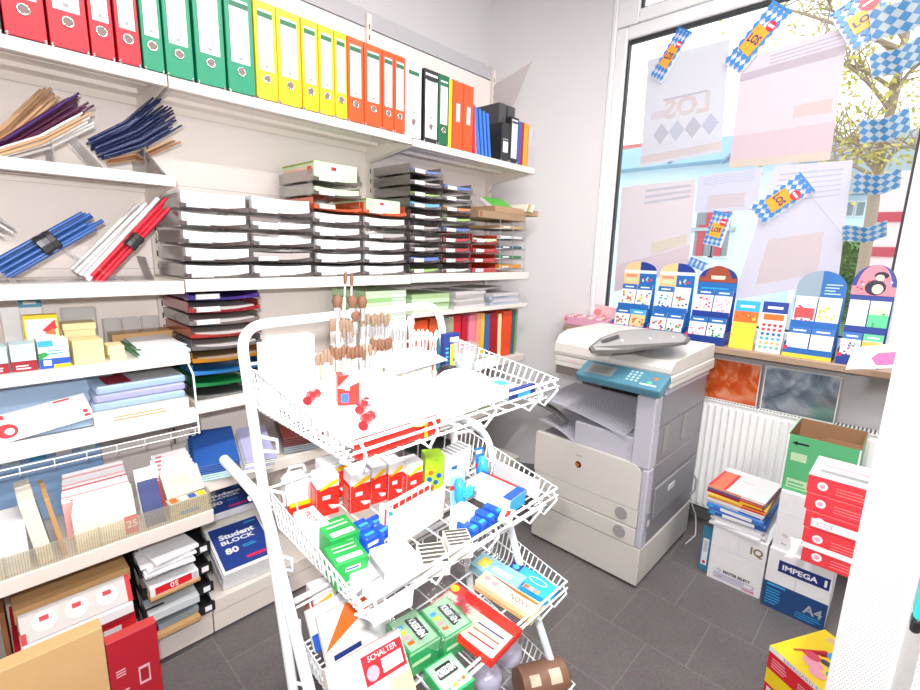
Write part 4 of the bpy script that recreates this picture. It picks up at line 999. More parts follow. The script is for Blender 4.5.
for (x, s) in ((.355, 1), (1.032, -1)):
    b = MB(cart); V = lambda y, z: Vector((x, y, z))
    p = [V(1.06, 1.028), V(.935, 1.014)]+arc(V(.905, 1.010), V(.845, 1.0), V(.822, .925))+[V(.702, .685), V(.37, .014)] if s > 0 else [V(1.06, .99), V(.93, .975)]+arc(V(.90, .972), V(.86, .968), V(.84, .90))+[V(.724, .616), V(.41, .014)]
    b.tube(p, .011, CARTB, 12)
    lg = b.build('front_leg', cart)
    f = MB(cart); f.lathe([(.016, 0), (.017, .01), (.014, .03)], MGREY, 12, Matrix.Translation((x, .365 if s > 0 else .405, 0))); f.build('foot_cap', lg)
    b = MB(cart); b.tube([V(.93, .985) if s > 0 else V(.92, .96), Vector((XL+.006 if s > 0 else .965, .943, .985 if s > 0 else .96))], .006, CARTW, 8); b.build('joint_bolt', cart)
for z in (.1, .72): b = MB(cart); b.tube([rear(XL+.015, z), rear(.975, z)], .007, CARTW, 8); b.build('crossbar', cart)
for z in (1.24, 1.10, .985, .84, .70, .55, .40):
    b = MB(cart); b.tube([rear(XL+.012, z), rear(XL+.035, z)+Vector((0, -.03, -.005)), rear(XL+.035, z-.03)+Vector((0, -.03, 0)), rear(XL+.012, z-.03)], .004, CARTW, 6); b.build('basket_hook', cart)
# each tier: rim z front, rim z back, y front, y back
TIER = [(1.200, 1.255, .600, .985), (.910, .985, .590, .945), (.622, .700, .570, .90), (.320, .400, .523, .86)]
TX = [(.384, .975), (.400, .992), (.405, 1.045), (.42, 1.05)]
FLOOR = []
for k, (zf, zb_, yf, yb) in enumerate(TIER):
    xl, xr = TX[k]
    b = MB(cart); r1, r2 = .0034, .0021
    A, B_, C_, D_ = Vector((xl, yf, zf)), Vector((xr, yf, zf)), Vector((xr, yb, zb_)), Vector((xl, yb, zb_))
    b.tube([A, B_, C_, D_], r1, CARTW, 8, closed=True)
    ff, fb = .046, .10; ins = .018
    a, b2, c, d = A+Vector((ins, ins, -ff)), B_+Vector((-ins, ins, -ff)), C_+Vector((-ins, -.004, -fb)), D_+Vector((ins, -.004, -fb))
    b.tube([a, b2, c, d], r1*.85, CARTW, 8, closed=True)
    mid = .5
    L2 = lambda P, Q, t: P*(1-t)+Q*t
    ns = 21
    for i in range(1, ns):                                   # side wires
        t = i/ns
        for (P, Q, p_, q_, s) in ((A, D_, a, d, 1), (B_, C_, b2, c, -1)):
            u, v = L2(P, Q, t), L2(p_, q_, t)
            b.tube([u, L2(u, v, .85)+Vector((-.004*s, 0, 0)), v, v+Vector((.03*s, 0, 0))], r2, CARTW, 6)
    for (P, p_, Q, q_) in ((A, a, D_, d), (B_, b2, C_, c)): b.tube([L2(P, p_, .55), L2(Q, q_, .5)], r2*1.1, CARTW, 6)
    for i in range(1, 11):                                    # back wires and floor wires
        t = i/11
        b.tube([L2(D_, C_, t), L2(d, c, t), L2(a, b2, t)], r2, CARTW, 6)
    for t in (.2, .45, .7): b.tube([L2(a, d, t), L2(b2, c, t)], r2*1.3, CARTW, 6)
    e, f_ = A+Vector((.004, -.006, -.014)), B_+Vector((-.004, -.006, -.014))
    b.tube([e, f_], r1*.8, CARTW, 6)
    for t in (.035, .30, .58, .86, .97):                      # price hooks in front
        u = L2(A, B_, t); v = L2(a, b2, t)
        b.tube([u, u+Vector((.002, -.012, -.02)), v+Vector((-.008, -.012, -.012)), v+Vector((-.014, .0, -.004)), v+Vector((-.03, .02, .002))], r2*1.4, CARTW, 6)
    b.build('basket', cart)
    n = (b2-a).cross(d-a).normalized()
    X = (b2-a).normalized(); Y = n.cross(X)
    if k == 3: pass
    FLOOR.append((a, X, Y, n))
def tm(k, px, py, h=0, yaw=0, lift=.0035, pitch=0, roll=0):
    """frame standing on the floor of basket k, under the pixel (px,py) seen at height h above that floor"""
    a, X, Y, n = FLOOR[k]
    q = atp(px, py, a+n*(h+lift), n)-n*h
    Mx = Matrix(((X.x, Y.x, n.x, q.x), (X.y, Y.y, n.y, q.y), (X.z, Y.z, n.z, q.z), (0, 0, 0, 1)))
    return Mx @ Matrix.Rotation(R(yaw), 4, 'Z') @ Matrix.Rotation(R(pitch), 4, 'X') @ Matrix.Rotation(R(roll), 4, 'Y')
def put(k, px, py, name, label, cat, w, d, h, m, yaw=0, group=None, deco=None, ph=None, raise_=0., pitch=0, roll=0, bev=.001, **kw):
    """carton in basket k with its TOP centre at the pixel"""
    b = BX(w, d, h, m, bev=bev, **kw)
    if deco: deco(b, w, d, h)
    M = tm(k, px, py, (h if ph is None else ph)+raise_, yaw, .0035)
    M = M @ Matrix.Identity(4)
    n = FLOOR[k][3]
    M = Matrix.Translation(n*raise_) @ M @ Matrix.Rotation(R(pitch), 4, 'X') @ Matrix.Rotation(R(roll), 4, 'Y')
    return solo(name, label, cat, b, M=M, group=group)
def uvm(k, u, v, lift=.004):
    a, X, Y, n = FLOOR[k]; q = a+X*u+Y*v+n*lift
    return Matrix(((X.x, Y.x, n.x, q.x), (X.y, Y.y, n.y, q.y), (X.z, Y.z, n.z, q.z), (0, 0, 0, 1)))
def putuv(k, u, v, name, label, cat, w, d, h, m, yaw=0, group=None, deco=None, raise_=0., pitch=0, roll=0, bev=.001):
    """carton in basket k with its base centre at u (from the left) and v (from the front) on the basket floor"""
    a, X, Y, n = FLOOR[k]; q = a+X*u+Y*v+n*(.0035+raise_)
    b = BX(w, d, h, m, bev=bev)
    if deco: deco(b, w, d, h)
    M = Matrix(((X.x, Y.x, n.x, q.x), (X.y, Y.y, n.y, q.y), (X.z, Y.z, n.z, q.z), (0, 0, 0, 1))) @ Matrix.Rotation(R(yaw), 4, 'Z') @ Matrix.Rotation(R(pitch), 4, 'X') @ Matrix.Rotation(R(roll), 4, 'Y')
    return solo(name, label, cat, b, M=M, group=group)
PENR = mat('pen_box_red', 'e0281c', .4); PENY = mat('pen_box_yellow', 'f6c414', .4); CLRW = mat('gloss_white', (.84, .84, .86), .3)

# ---- top basket
def d_sheet(b, w, d, h): b.lines('top', w*.1, w*.8, d*.2, d*.5, 3, LGREY, .12)
putuv(0, .105, .235, 'sign_card', 'large white card lying at the left of the top basket', 'card', .15, .17, .045, CLRW, 0, deco=lambda b, w, d, h: b.dec('top', .02, .07, .12, .124, INK))
putuv(0, .285, .115, 'sign_card', 'large white card lying at the front right of the top basket', 'card', .125, .15, .044, CLRW, 3, deco=lambda b, w, d, h: b.dec('top', .0, .16, .138, .141, MGREY))
putuv(0, .135, .075, 'sign_card', 'white tray card at the front left of the top basket, holding red sweets', 'card', .21, .095, .036, CLRW, 2)
put(0, 408, 358, 'price_list', 'white printed sheet propped in the middle of the top basket', 'price list', .20, .11, .004, CLRW, 8, raise_=.060, pitch=12, deco=d_sheet)
put(0, 377, 396, 'ring_pad', 'small white ring-bound pad in the middle of the top basket', 'pad', .062, .045, .008, CLRW, -30, raise_=.056, deco=lambda b, w, d, h: (b.dec('front', 0, w, 0, h, MGREY), b.lines('top', .01, .05, .012, .03, 2, LGREY), [b.dec('top', w*i/9, w*(i+.5)/9, 0, .006, INK, .001) for i in range(9)]))
putuv(0, .058, .335, 'paper_bag', 'tall white paper bag standing at the back left of the top basket', 'paper bag', .075, .03, .155, CLRW, -6, 'tall bags in the top basket', deco=lambda b, w, d, h: [b.dec('front', w*(.1+.2*i), w*(.2+.2*i), h*.96, h*.97, INK) for i in range(4)])
putuv(0, .014, .33, 'paper_bag', 'narrow greyish bag left of the tall white paper bag', 'paper bag', .022, .04, .145, mat('bag_grey', (.62, .62, .66), .5), 10, 'tall bags in the top basket')
putuv(0, .108, .335, 'paper_bag', 'slim pinkish card right of the tall white paper bag', 'paper bag', .012, .035, .155, mat('bag_pinkish', 'f0dada', .5), 0, 'tall bags in the top basket')
# red and blue glue box on its side
def d_glue(b, w, d, h):
    b.dec('front', w*.15, w*.5, h*.1, h*.4, BLUE); b.poly('front', [(0, h*.6), (w*.6, h), (w, h), (w, h*.75), (w*.3, h*.55)], CLRW); b.dec('front', w*.35, w*.55, h*.5, h*.62, CLRW, .0009)
t = put(0, 347, 373, 'glue_box', 'small red and white box with a blue corner standing on the white card', 'box', .040, .03, .060, PENR, -24, deco=lambda b, w, d, h: (d_glue(b, w, d, h), b.dec('right', 0, d, 0, h, BLUE), b.dec('top', w*.3, w, 0, d, CLRW)), raise_=.046)
def sweet(px, py, label):
    b = MB(); b.tube([(-.024, 0, .008), (-.012, 0, .009), (0, .002, .010), (.012, 0, .009), (.024, 0, .008)], [.009, .004, .011, .004, .010], mat('red_foil_wrap', 'e02428', .2), 8)
    M = tm(0, px, py, .052, 40); M = Matrix.Translation(FLOOR[0][3]*.050) @ M
    solo('sweet', label, 'sweet', b, M=M, group='wrapped sweets')
sweet(363, 409, 'red wrapped sweet on the white tray card, upper one'); sweet(367, 424, 'red wrapped sweet at the edge of the white tray card, lower one'); sweet(312, 400, 'red and pink sweet beside the left white card')
b = MB(); b.lathe([(0, .0), (.016, 0), (.018, .008), (.014, .016), (0, .018)], mat('pale_yellow', 'f8f08c', .4), 16)
solo('yellow_dot_roll', 'pale yellow round roll beside the red glue box', 'roll', b, M=Matrix.Translation(FLOOR[0][3]*.058) @ tm(0, 323, 373, .06), group='pale yellow rolls')
b = MB(); b.lathe([(0, .0), (.012, 0), (.014, .006), (.010, .012), (0, .013)], mat('pale_yellow', 'f8f08c', .4), 16)
solo('yellow_dot_roll', 'pale yellow round roll at the front rim of the top basket', 'roll', b, M=Matrix.Translation(FLOOR[0][3]*.050) @ tm(0, 418, 419, .06), group='pale yellow rolls')
# brushes: one made with its parts, the rest copied
FER = mat('ferrule', (.80, .80, .82), .25, .9); BRI = mat('bristle_brown', '6a4632', .7); BRW = mat('bristle_pale', '7d6654', .7); HAN = mat('brush_handle', 'efe2cc', .4); HWH = mat('brush_handle_white', (.82, .82, .82), .35)
def brush(label, M, fat=1., L=.13, bm=BRI, hm=HAN, bl=.03):
    t = thing('paint_brush', label, 'brush', M=M, group='paint brushes in the top basket')
    b = MB(); b.tube([(0, 0, 0), (0, 0, L*.4), (0, 0, L)], [.0022, .0042, .0032], hm, 8); b.build('handle', t)
    b = MB(); b.tube([(0, 0, L), (0, 0, L+.03)], [.0034*fat, .0044*fat], FER, 8); b.build('ferrule', t)
    b = MB(); b.lathe([(.0042*fat, L+.03), (.0066*fat, L+.03+bl*.45), (.0055*fat, L+.03+bl*.8), (.001, L+.03+bl)], bm, 8); b.build('bristles', t)
    return t
protoB = {}
bi = 0
rows = [  # pixel row of tip, x range, count, fat, length, height
    (318, (331, 350), 7, 1.0, .14, 'thin', BRW), (296, (337, 338), 1, 1.9, .15, 'fat', BRI), (296, (352, 362), 2, 1.9, .15, 'fat', BRI), (310, (355, 357), 1, 2.0, .14, 'fat', BRI),
    (313, (362, 388), 9, .9, .13, 'thin', BRW), (346, (332, 364), 9, 1.0, .08, 'short', BRI), (337, (372, 390), 6, 1.0, .09, 'short', BRI), (318, (390, 413), 7, .9, .12, 'pale', HWH), (350, (318, 332), 5, .8, .08, 'short', BRW), (330, (414, 436), 6, .9, .11, 'pale', HWH), (271, (346, 352), 2, .7, .19, 'long', BRI), (325, (344, 352), 3, .9, .13, 'thin', BRW), (342, (364, 374), 3, .9, .08, 'short', BRW)]
zone = ['in the thin-tipped bunch at the left', 'thick mop, leftmost', 'thick mop', 'thick mop in front of the other mops', 'in the thin bunch behind the mops', 'in the short front row', 'in the short bunch at the front right', 'in the pale-handled bunch at the right', 'in the short bunch at the front left', 'pale-handled, nearest the right upright', 'tallest, crossing the shelf edge', 'in the thin bunch beside the mops', 'in the gap of the front row']
words = ['first', 'second', 'third', 'fourth', 'fifth', 'sixth', 'seventh', 'eighth', 'ninth']
for ri, (py, (xa, xb_), n, fat, L, kind, bm) in enumerate(rows):
    for i in range(n):
        px = xa+(xb_-xa)*(i/(n-1) if n > 1 else 0)+random.uniform(-.6, .6)
        tot = L+.03+.03
        q = at(px, py+random.uniform(-2, 2), 1, .955 if ri not in (5, 6, 8, 12) else .90)
        M = Matrix.Translation(q) @ Matrix.Rotation(R(random.uniform(-4, 4)), 4, 'Y') @ Matrix.Rotation(R(random.uniform(-3, 3)), 4, 'X') @ Matrix.Translation((0, 0, -tot))
        lab = 'paint brush %s, %s from the left' % (zone[ri], words[i]) if n > 1 else 'paint brush, %s' % zone[ri]
        k = (fat, L, bm.name)
        if k not in protoB: protoB[k] = brush(lab, M, fat, L, bm, HWH if kind == 'pale' else HAN, .03)
        else: dup(protoB[k], M=M, label=lab)
# brush holder: two white stepped blocks
for i, (y0, y1, ht) in enumerate(((.925, .975, .10), (.875, .918, .065))):
    zz = 1.145
    a_ = at(316, 340, 1, y0); c_ = at(432, 330, 1, y0)
    b = MB(); b.box(a_.x, c_.x, y0, y1, zz-.004*i, zz+ht*.55, CLRW)
    for j in range(9): b.box(a_.x+.02+j*(c_.x-a_.x)/9.5, a_.x+.03+j*(c_.x-a_.x)/9.5, y0-.001, y0, zz+.01, zz+ht*.5, mat('pale_yellow2', 'f4ecc8', .5))
    solo('brush_holder', ('rear white stepped brush holder', 'front white stepped brush holder')[i], 'holder', b, group='white brush holders')
# right end of the top basket
def d_therm(b, w, d, h):
    b.dec('front', w*.4, w*.93, h*.1, h*.72, YEL); b.dec('front', w*.62, w*.72, h*.3, h*.66, NAVY, .0009); b.disc('front', w*.67, h*.28, w*.1, NAVY, .0010); b.dec('front', w*.35, w*.95, h*.78, h*.9, CLRW, .0009); b.lines('front', w*.08, w*.3, h*.15, h*.7, 5, SKY)
put(0, 450, 333, 'blister_card', 'blue card with a yellow window standing against the right upright', 'blister card', .055, .02, .11, NAVY, -4, deco=d_therm)
b = MB(); b.lathe([(.022, .0), (.030, .07), (.034, .105), (.033, .105), (.029, .07), (.021, .003), (0, .003)], clear('clear_cup', gloss=.16, haze=.10), 24)
solo('plastic_cup', 'clear plastic cup standing at the right side of the top basket', 'cup', b, M=uvm(0, .49, .215))
putuv(0, .475, .10, 'blister_card', 'pale blue and green packet in the right corner of the top basket', 'packet', .10, .10, .024, mat('packet_pale', 'b8dce0', .3), -12, deco=lambda b, w, d, h: (b.dec('top', .01, .05, .02, .08, mat('mint', '8fd8b8', .4)), b.dec('top', .055, .085, .03, .07, SKY)))
putuv(0, .485, .022, 'blister_card', 'navy blue packet leaning on the front wire at the right end of the top basket', 'packet', .09, .012, .030, NAVY, 0, deco=lambda b, w, d, h: b.dec('front', .02, .07, .008, .02, SKY), raise_=.004)
put(0, 470, 357, 'eraser_tray', 'pale green tray of small multicoloured erasers at the right rear of the top basket', 'tray', .14, .10, .03, mat('tray_pale_green', 'cfe8d8', .4), 4, deco=lambda b, w, d, h: [b.dec('top', .008+.0105*i, .016+.0105*i, .01+.022*j, .026+.022*j, random.choice((MGREY, DRED, BROWN, CLRW, LGREY, SKY)), .001) for i in range(12) for j in range(4)])
put(0, 448, 366, 'black_case', 'black pouch behind the white box in the top basket', 'pouch', .05, .05, .045, BLACK, 20, bev=.01)
b = MB(); b.grid(lambda u, v: ((u-.5)*.09, (v-.5)*.16, .062*max(0, 1-(abs(2*u-1))**4)**.5*max(0, 1-(abs(2*v-1))**4)**.5), 16, 12, CLRW)
solo('white_bag', 'rounded white bag lying in the right half of the top basket', 'bag', b, M=uvm(0, .395, .125, .006))
putuv(0, .105, .008, 'red_strip_box', 'long red box seen through the front wires of the top basket', 'box', .19, .010, .034, PENR, 0, deco=lambda b, w, d, h: b.dec('front', w*.78, w*.82, 0, h, YEL))

# ---- second basket
def d_pen(b, w, d, h):
    for f, q in (('front', w), ('left', d), ('right', d)):
        b.dec(f, 0, q, 0, h*.72, PENR)
    b.poly('front', [(w*.1, h*.66), (w*.9, h*.78), (w, h*.9), (w*.7, h*.88), (w*.2, h*.74)], PENY, .0009)
    b.dec('front', w*.25, w*.6, h*.42, h*.52, CLRW, .0009); b.poly('front', [(w*.5, h*.28), (w, h*.22), (w, h*.16), (w*.7, h*.14)], CLRW, .0009)
    b.lines('left', d*.12, d*.85, h*.06, h*.66, 8, mat('pen_box_pale', 'f4c8b8', .5), .35)
    b.dec('top', w*.1, w*.9, d*.4, d*.8, CLRW)
PG = 'red pen boxes in the second basket'
for i, (px, py, w, d, h, yaw, lab) in enumerate(((325, 472, .052, .045, .10, -12, 'red and white pen box beside the white bag, leftmost of the pen boxes'), (357, 469, .05, .045, .10, -10, 'red and white pen box, second pen box from the left'), (375, 462, .04, .045, .10, -8, 'red and white pen box, third pen box from the left'), (392, 459, .04, .045, .10, -8, 'red and white pen box, fourth pen box from the left'), (411, 459, .045, .045, .10, -10, 'red and white pen box nearest the lime green box'), (334, 458, .08, .04, .10, -8, 'white-topped pen box in the back row, left'), (372, 444, .08, .04, .10, -8, 'white-topped pen box in the back row, right'))):
    put(1, px, py, 'pen_box', lab, 'pen box', w, d, h, CLRW, yaw, PG, d_pen)
t = put(1, 296, 474, 'white_bag', 'white carrier bag with red and yellow print, left rear of the second basket', 'bag', .06, .06, .085, CLRW, -10, deco=lambda b, w, d, h: (b.dec('front', 0, w, 0, h*.3, PENR), b.dec('front', w*.1, w*.9, h*.22, h*.36, PENY, .0009), b.lines('left', d*.2, d*.9, 0, h*.35, 5, PENR)), bev=.012)
hb = MB(); hb.tube([(-.02, 0, .083), (-.015, .0, .105), (.02, .01, .10), (.025, .01, .083)], .004, CLRW, 6); hb.build('handle', t)
put(1, 311, 517, 'pen_carton', 'white carton lettered PILOT beside the left wires', 'carton', .045, .075, .055, CLRW, -4, deco=lambda b, w, d, h: b.txt('topl', 'PILOT', d*.5, w*.5, .012, PENR, bold=.02))
def d_green(b, w, d, h):
    b.dec('top', w*.12, w*.88, d*.1, d*.32, CLRW); b.dec('top', w*.15, w*.85, d*.55, d*.62, LGREEN); b.dec('top', w*.15, w*.85, d*.75, d*.8, LGREEN)
    b.dec('front', w*.3, w*.75, h*.62, h*.78, CLRW); b.dec('front', w*.33, w*.72, h*.66, h*.74, BLUE, .0008); b.poly('front', [(w*.2, h*.1), (w*.8, h*.5), (w*.85, h*.44), (w*.3, h*.06)], LGREEN)
put(1, 338, 527, 'pencil_box', 'green box with a striped lid, rear one of the two green boxes', 'box', .066, .07, .05, GREEN, -6, 'green boxes in the second basket', d_green)
put(1, 346, 551, 'pencil_box', 'green box with a white label on top, front one of the two', 'box', .066, .06, .055, GREEN, -10, 'green boxes in the second basket', d_green)
for i, (px, py) in enumerate(((362, 523), (376, 519), (368, 532), (382, 528))):
    put(1, px, py, 'eraser_pack', 'blue wrapped eraser pack, %s of the four in the middle of the second basket' % ('rear left', 'rear right', 'front left', 'front right')[i], 'eraser pack', .034, .036, .042, mat('blue_wrap', '1f50d0', .2), random.uniform(-14, 14), 'blue eraser packs', lambda b, w, d, h: (b.dec('top', w*.15, w*.8, d*.2, d*.45, SKY), b.dec('front', w*.1, w*.9, h*.5, h*.7, CLRW)), bev=.004)
def d_white(b, w, d, h):
    b.dec('left', d*.05, d*.95, h*.1, h*.7, MGREY); b.dec('left', d*.1, d*.5, h*.2, h*.5, INK, .0008); b.dec('front', w*.4, w*.8, h*.4, h*.6, LGREY)
put(1, 396, 563, 'white_box', 'white box with a grey side, lower of the two stacked near the front rim', 'box', .075, .07, .028, CLRW, -12, 'stacked white boxes', d_white)
put(1, 395, 553, 'white_box', 'white box with a grey side, upper of the two stacked near the front rim', 'box', .075, .07, .028, CLRW, -10, 'stacked white boxes', d_white, raise_=.0286)
def d_lab(b, w, d, h):
    b.dec('top', w*.15, w*.85, d*.68, d*.82, INK); b.dec('top', w*.1, w*.8, d*.4, d*.44, KRAFT); b.dec('top', w*.75, w*.85, d*.2, d*.3, LGREY)
putuv(1, .050, .085, 'white_box', 'low white box with brown printing, front left of the second basket, rear one', 'box', .062, .045, .026, CLRW, -4, 'low white boxes in the front corner', d_lab)
putuv(1, .062, .030, 'white_box', 'low white box with brown printing, front left of the second basket, front one', 'box', .075, .038, .026, CLRW, 2, 'low white boxes in the front corner', d_lab)
def d_card(b, w, d, h):
    for i in range(7): b.dec('front', w*(.03+.135*i), w*(.14+.135*i), h*.82, h*.98, PENR)
    b.dec('front', 0, w*.08, 0, h*.98, PENR)
CG = mat('card_grey', 'd4d0cc', .5)
put(1, 419, 500, 'backing_card', 'grey card standing upright in the middle of the second basket', 'card', .18, .004, .085, CG, 6, deco=None)
put(1, 407, 494, 'eraser_strip', 'red and white strip of erasers standing behind the grey card', 'strip', .15, .014, .082, CLRW, 6, deco=d_card)
put(1, 389, 508, 'blister_card', 'white card with blue dots left of the red and white strip', 'card', .010, .05, .08, CLRW, 6, deco=lambda b, w, d, h: [b.disc('left', d*(.25+.5*(i % 2)), h*(.1+.16*i), .008, SKY) for i in range(6)])
def d_blk(b, w, d, h):
    for i in range(5): b.dec('top', w*(.06+.19*i), w*(.19+.19*i), d*.05, d*.95, mat('stripe_black', (.07, .06, .05), .5))
    for i in range(5): b.dec('front', w*(.06+.19*i), w*(.19+.19*i), h*.0, h, mat('stripe_black', (.07, .06, .05), .5))
put(1, 433, 553, 'striped_box', 'cream box with black stripes near the front rim, left one', 'box', .066, .058, .03, OFFW, 60, 'black-striped boxes', d_blk)
put(1, 458, 537, 'striped_box', 'cream box with black stripes near the front rim, right one', 'box', .056, .055, .034, OFFW, 60, 'black-striped boxes', d_blk)
def d_lime(b, w, d, h):
    for i, (u, v, m) in enumerate(((.25, .35, BLUE), (.6, .25, BLUE), (.4, .12, ORG), (.75, .45, BLUE), (.15, .1, BLUE), (.3, .55, ORG))): b.disc('front', w*u, h*v, w*.14, m, .0006+.0002*i)
    b.dec('right', d*.1, d*.9, h*.2, h*.7, BLUE)
put(1, 433, 453, 'lime_box', 'lime green box with blue and orange dots behind the pen boxes', 'box', .05, .05, .095, LIME, -28, deco=d_lime)
put(1, 455, 448, 'glue_display', 'white carton with grey refills on top, behind the blue glue card', 'carton', .09, .045, .09, CLRW, 4, deco=lambda b, w, d, h: (b.dec('front', w*.1, w*.35, h*.2, h*.6, BLUE), [b.dec('top', w*(.05+.18*i), w*(.18+.18*i), 0, d, MGREY) for i in range(5)]))
def blister(px, py, label, w, h, cols, yaw, pitch=-14):
    t = thing('blister_card', label, 'blister card', M=tm(1, px, py, h, yaw) @ Matrix.Rotation(R(pitch), 4, 'X'), group='blue blister cards')
    b = MB(); b.box(-w/2, w/2, 0, .0015, 0, h, cols[0]); b.quad((-w/2, -.0004, h*.42), (w/2, -.0004, h*.42), (w/2, -.0004, h*.55), (-w/2, -.0004, h*.55), cols[1]); b.quad((-w*.4, -.0006, h*.82), (w*.3, -.0006, h*.82), (w*.3, -.0006, h*.93), (-w*.4, -.0006, h*.93), CLRW); b.build('backing_card', t)
    b = MB(); b.tube([(0, -.008, h*.08), (0, -.012, h*.2), (0, -.012, h*.6), (0, -.007, h*.75)], [.010, .014, .014, .008], cols[2], 10); b.build('glue_bottle', t)
    b = MB(); b.grid(lambda u, v: ((u-.5)*w*.8, -.018*math.sin(u*3.14)-.001, h*(.05+.75*v)), 8, 2, FILM); b.build('blister', t)
CYAN = mat('cyan_plastic', '30a8e8', .25)
blister(461, 472, 'blue glue blister card standing in front of the white carton', .042, .09, (mat('card_pale_blue', '9ccbe8', .4), PENR, CYAN), -20)
blister(484, 450, 'narrow blue and red blister card hooked at the back right of the second basket', .03, .09, (mat('card_blue', '2a78d0', .4), PENR, CYAN), -10)
def d_tape(b, w, d, h):
    b.dec('top', 0, w, d*.86, d, PENR); b.dec('top', 0, w*.2, d*.86, d, BLUE, .0008); b.dec('top', w*.82, w, 0, d, BLUE, .0009); b.dec('right', 0, d, 0, h, SKY); b.dec('back', 0, w, 0, h, BLUE)
put(1, 496, 485, 'tape_box', 'white box with blue ends and a red rear edge in the second basket', 'box', .135, .075, .04, CLRW, -84, deco=d_tape)
put(1, 517, 470, 'grey_card', 'plain grey card standing along the right wires of the second basket', 'card', .004, .15, .055, CG, 0, deco=None)
b = MB()
for i in range(10):
    a_ = random.uniform(0, 6.28); e_ = random.uniform(.2, 1.2); L_ = random.uniform(.02, .032)
    dv = Vector((math.cos(a_)*math.sin(e_), math.sin(a_)*math.sin(e_), math.cos(e_)))*L_
    b.tube([(0, 0, .012), dv*.5+Vector((0, 0, .014)), dv+Vector((0, 0, .012))], [.005, .008, .0006], CYAN, 6)
solo('gift_bow', 'shiny light blue star bow in the middle of the second basket', 'bow', b, M=Matrix.Translation(FLOOR[1][3]*.058) @ tm(1, 467, 500, .06))
put(1, 463, 508, 'white_box', 'white box under the light blue bow', 'box', .045, .04, .052, CLRW, 10)
for i in range(4):
    put(1, 468+8.5*i, 524-5.6*i, 'eraser_pack', 'royal blue block pack along the front rim, %s from the left' % words[i], 'block pack', .022, .05, .032, mat('royal_blue', '2456c0', .3), 8, 'royal blue block packs', lambda b, w, d, h: (b.dec('top', w*.1, w*.9, d*.1, d*.3, SKY), b.dec('front', 0, w, h*.3, h*.6, BLUE)), bev=.003)
b = BX(.035, .03, .012, CLRW); 
put(1, 507, 514, 'label_tag', 'small white tag with red print near the front rim, right end', 'tag', .05, .03, .008, CLRW, 25, raise_=.036, deco=lambda b, w, d, h: b.dec('top', .01, .04, .008, .018, PENR))
# price card hanging from the second basket
a_ = at(395, 604, 1, .565)
b = MB(); b.box(-.042, .042, 0, .0012, -.028, .006, CLRW); b.quad((-.02, -.0004, -.017), (.02, -.0004, -.017), (.02, -.0004, -.006), (-.02, -.0004, -.006), LGREY)
solo('price_card', 'white price card hanging on the front of the second basket', 'price card', b, M=Matrix.Translation(a_+Vector((0, 0, 0.006))) @ Matrix.Rotation(R(6), 4, 'Y'))

# ---- third basket
put(2, 321, 585, 'pen_box', 'small red and white pen box in the left rear corner of the third basket', 'pen box', .055, .05, .09, CLRW, -8, None, d_pen)
def d_bag(b, w, d, h):
    b.dec('front', w*.42, w*.98, h*.48, h*.9, RED); b.txt('front', 'SCHALTER', w*.7, h*.83, .011, CLRW, w*.4); b.dec('front', w*.66, w*.94, h*.54, h*.74, CLRW, .0009); b.disc('front', w*.53, h*.62, .014, PINK, .001)
    b.dec('front', w*.7, w, 0, h*.4, mat('pale_lemon', 'f0ec9c', .4)); b.disc('front', w*.2, h*.12, .026, mat('blister_amber', 'd8b080', .3), .001, 18); b.disc('front', w*.2, h*.12, .012, CLRW, .0014); b.disc('front', w*.62, h*.06, .024, mat('blister_mauve', '8c6478', .3), .001, 18); b.disc('front', w*.62, h*.06, .011, CLRW, .0014)
put(2, 380, 718, 'blister_pack', 'large pale pack with a red label and two round blisters in the third basket', 'pack', .17, .02, .13, mat('pack_blush', 'f0dcd8', .4), -6, deco=d_bag, ph=0, pitch=-38)
def d_pk(b, w, d, h):
    b.poly('front', [(0, h*.3), (w, h*.9), (w, h), (w*.4, h)], ORG); b.dec('front', w*.1, w*.5, h*.1, h*.2, NAVY)
    b.dec('top', 0, w, 0, d, CLRW)
put(2, 362, 650, 'pencil_pack', 'white and amber pencil pack behind the large pale pack', 'pack', .17, .014, .11, CLRW, -4, 'pencil packs in the third basket', d_pk, ph=0, pitch=-34)
put(2, 346, 634, 'pencil_pack', 'white pencil pack with a blue corner, leftmost in the third basket', 'pack', .16, .012, .09, CLRW, -2, 'pencil packs in the third basket', lambda b, w, d, h: (b.dec('front', 0, w*.15, 0, h*.4, BLUE), b.lines('front', w*.2, w*.9, h*.5, h*.6, 2, KRAFT)), ph=0, pitch=-34)
KGR = mat('chalk_green', '2fa05c', .35); KPALE = mat('chalk_pale', '9fd0a8', .4)
def d_kr(b, w, d, h):
    b.dec('top', w*.06, w*.94, d*.03, d*.97, KPALE)
    b.poly('top', [(w*.5, d*.16), (w*.82, d*.24), (w*.82, d*.76), (w*.5, d*.84), (w*.46, d*.8), (w*.46, d*.2)], mat('chalk_black', (.03, .03, .03), .5), .0008)
    b.txt('topl', 'KREIDEN', d*.5, w*.64, w*.20, CLRW, d*.56, bold=.04)
    for i in range(4): b.dec('top', w*(.12), w*(.32), d*(.18+.16*i), d*(.28+.16*i), (ORG, PINK, YEL, SKY)[i], .0009)
    b.dec('front', w*.1, w*.7, h*.4, h*.55, LGREEN); b.dec('front', 0, w, h*.9, h, KPALE)
put(2, 413, 630, 'chalk_box', 'green chalk box lettered KREIDEN, left one of the pair in clear film', 'chalk box', .082, .098, .068, KGR, -6, 'green chalk boxes', d_kr)
put(2, 446, 616, 'chalk_box', 'green chalk box lettered KREIDEN, right one of the pair in clear film', 'chalk box', .082, .098, .068, KGR, -6, 'green chalk boxes', d_kr)
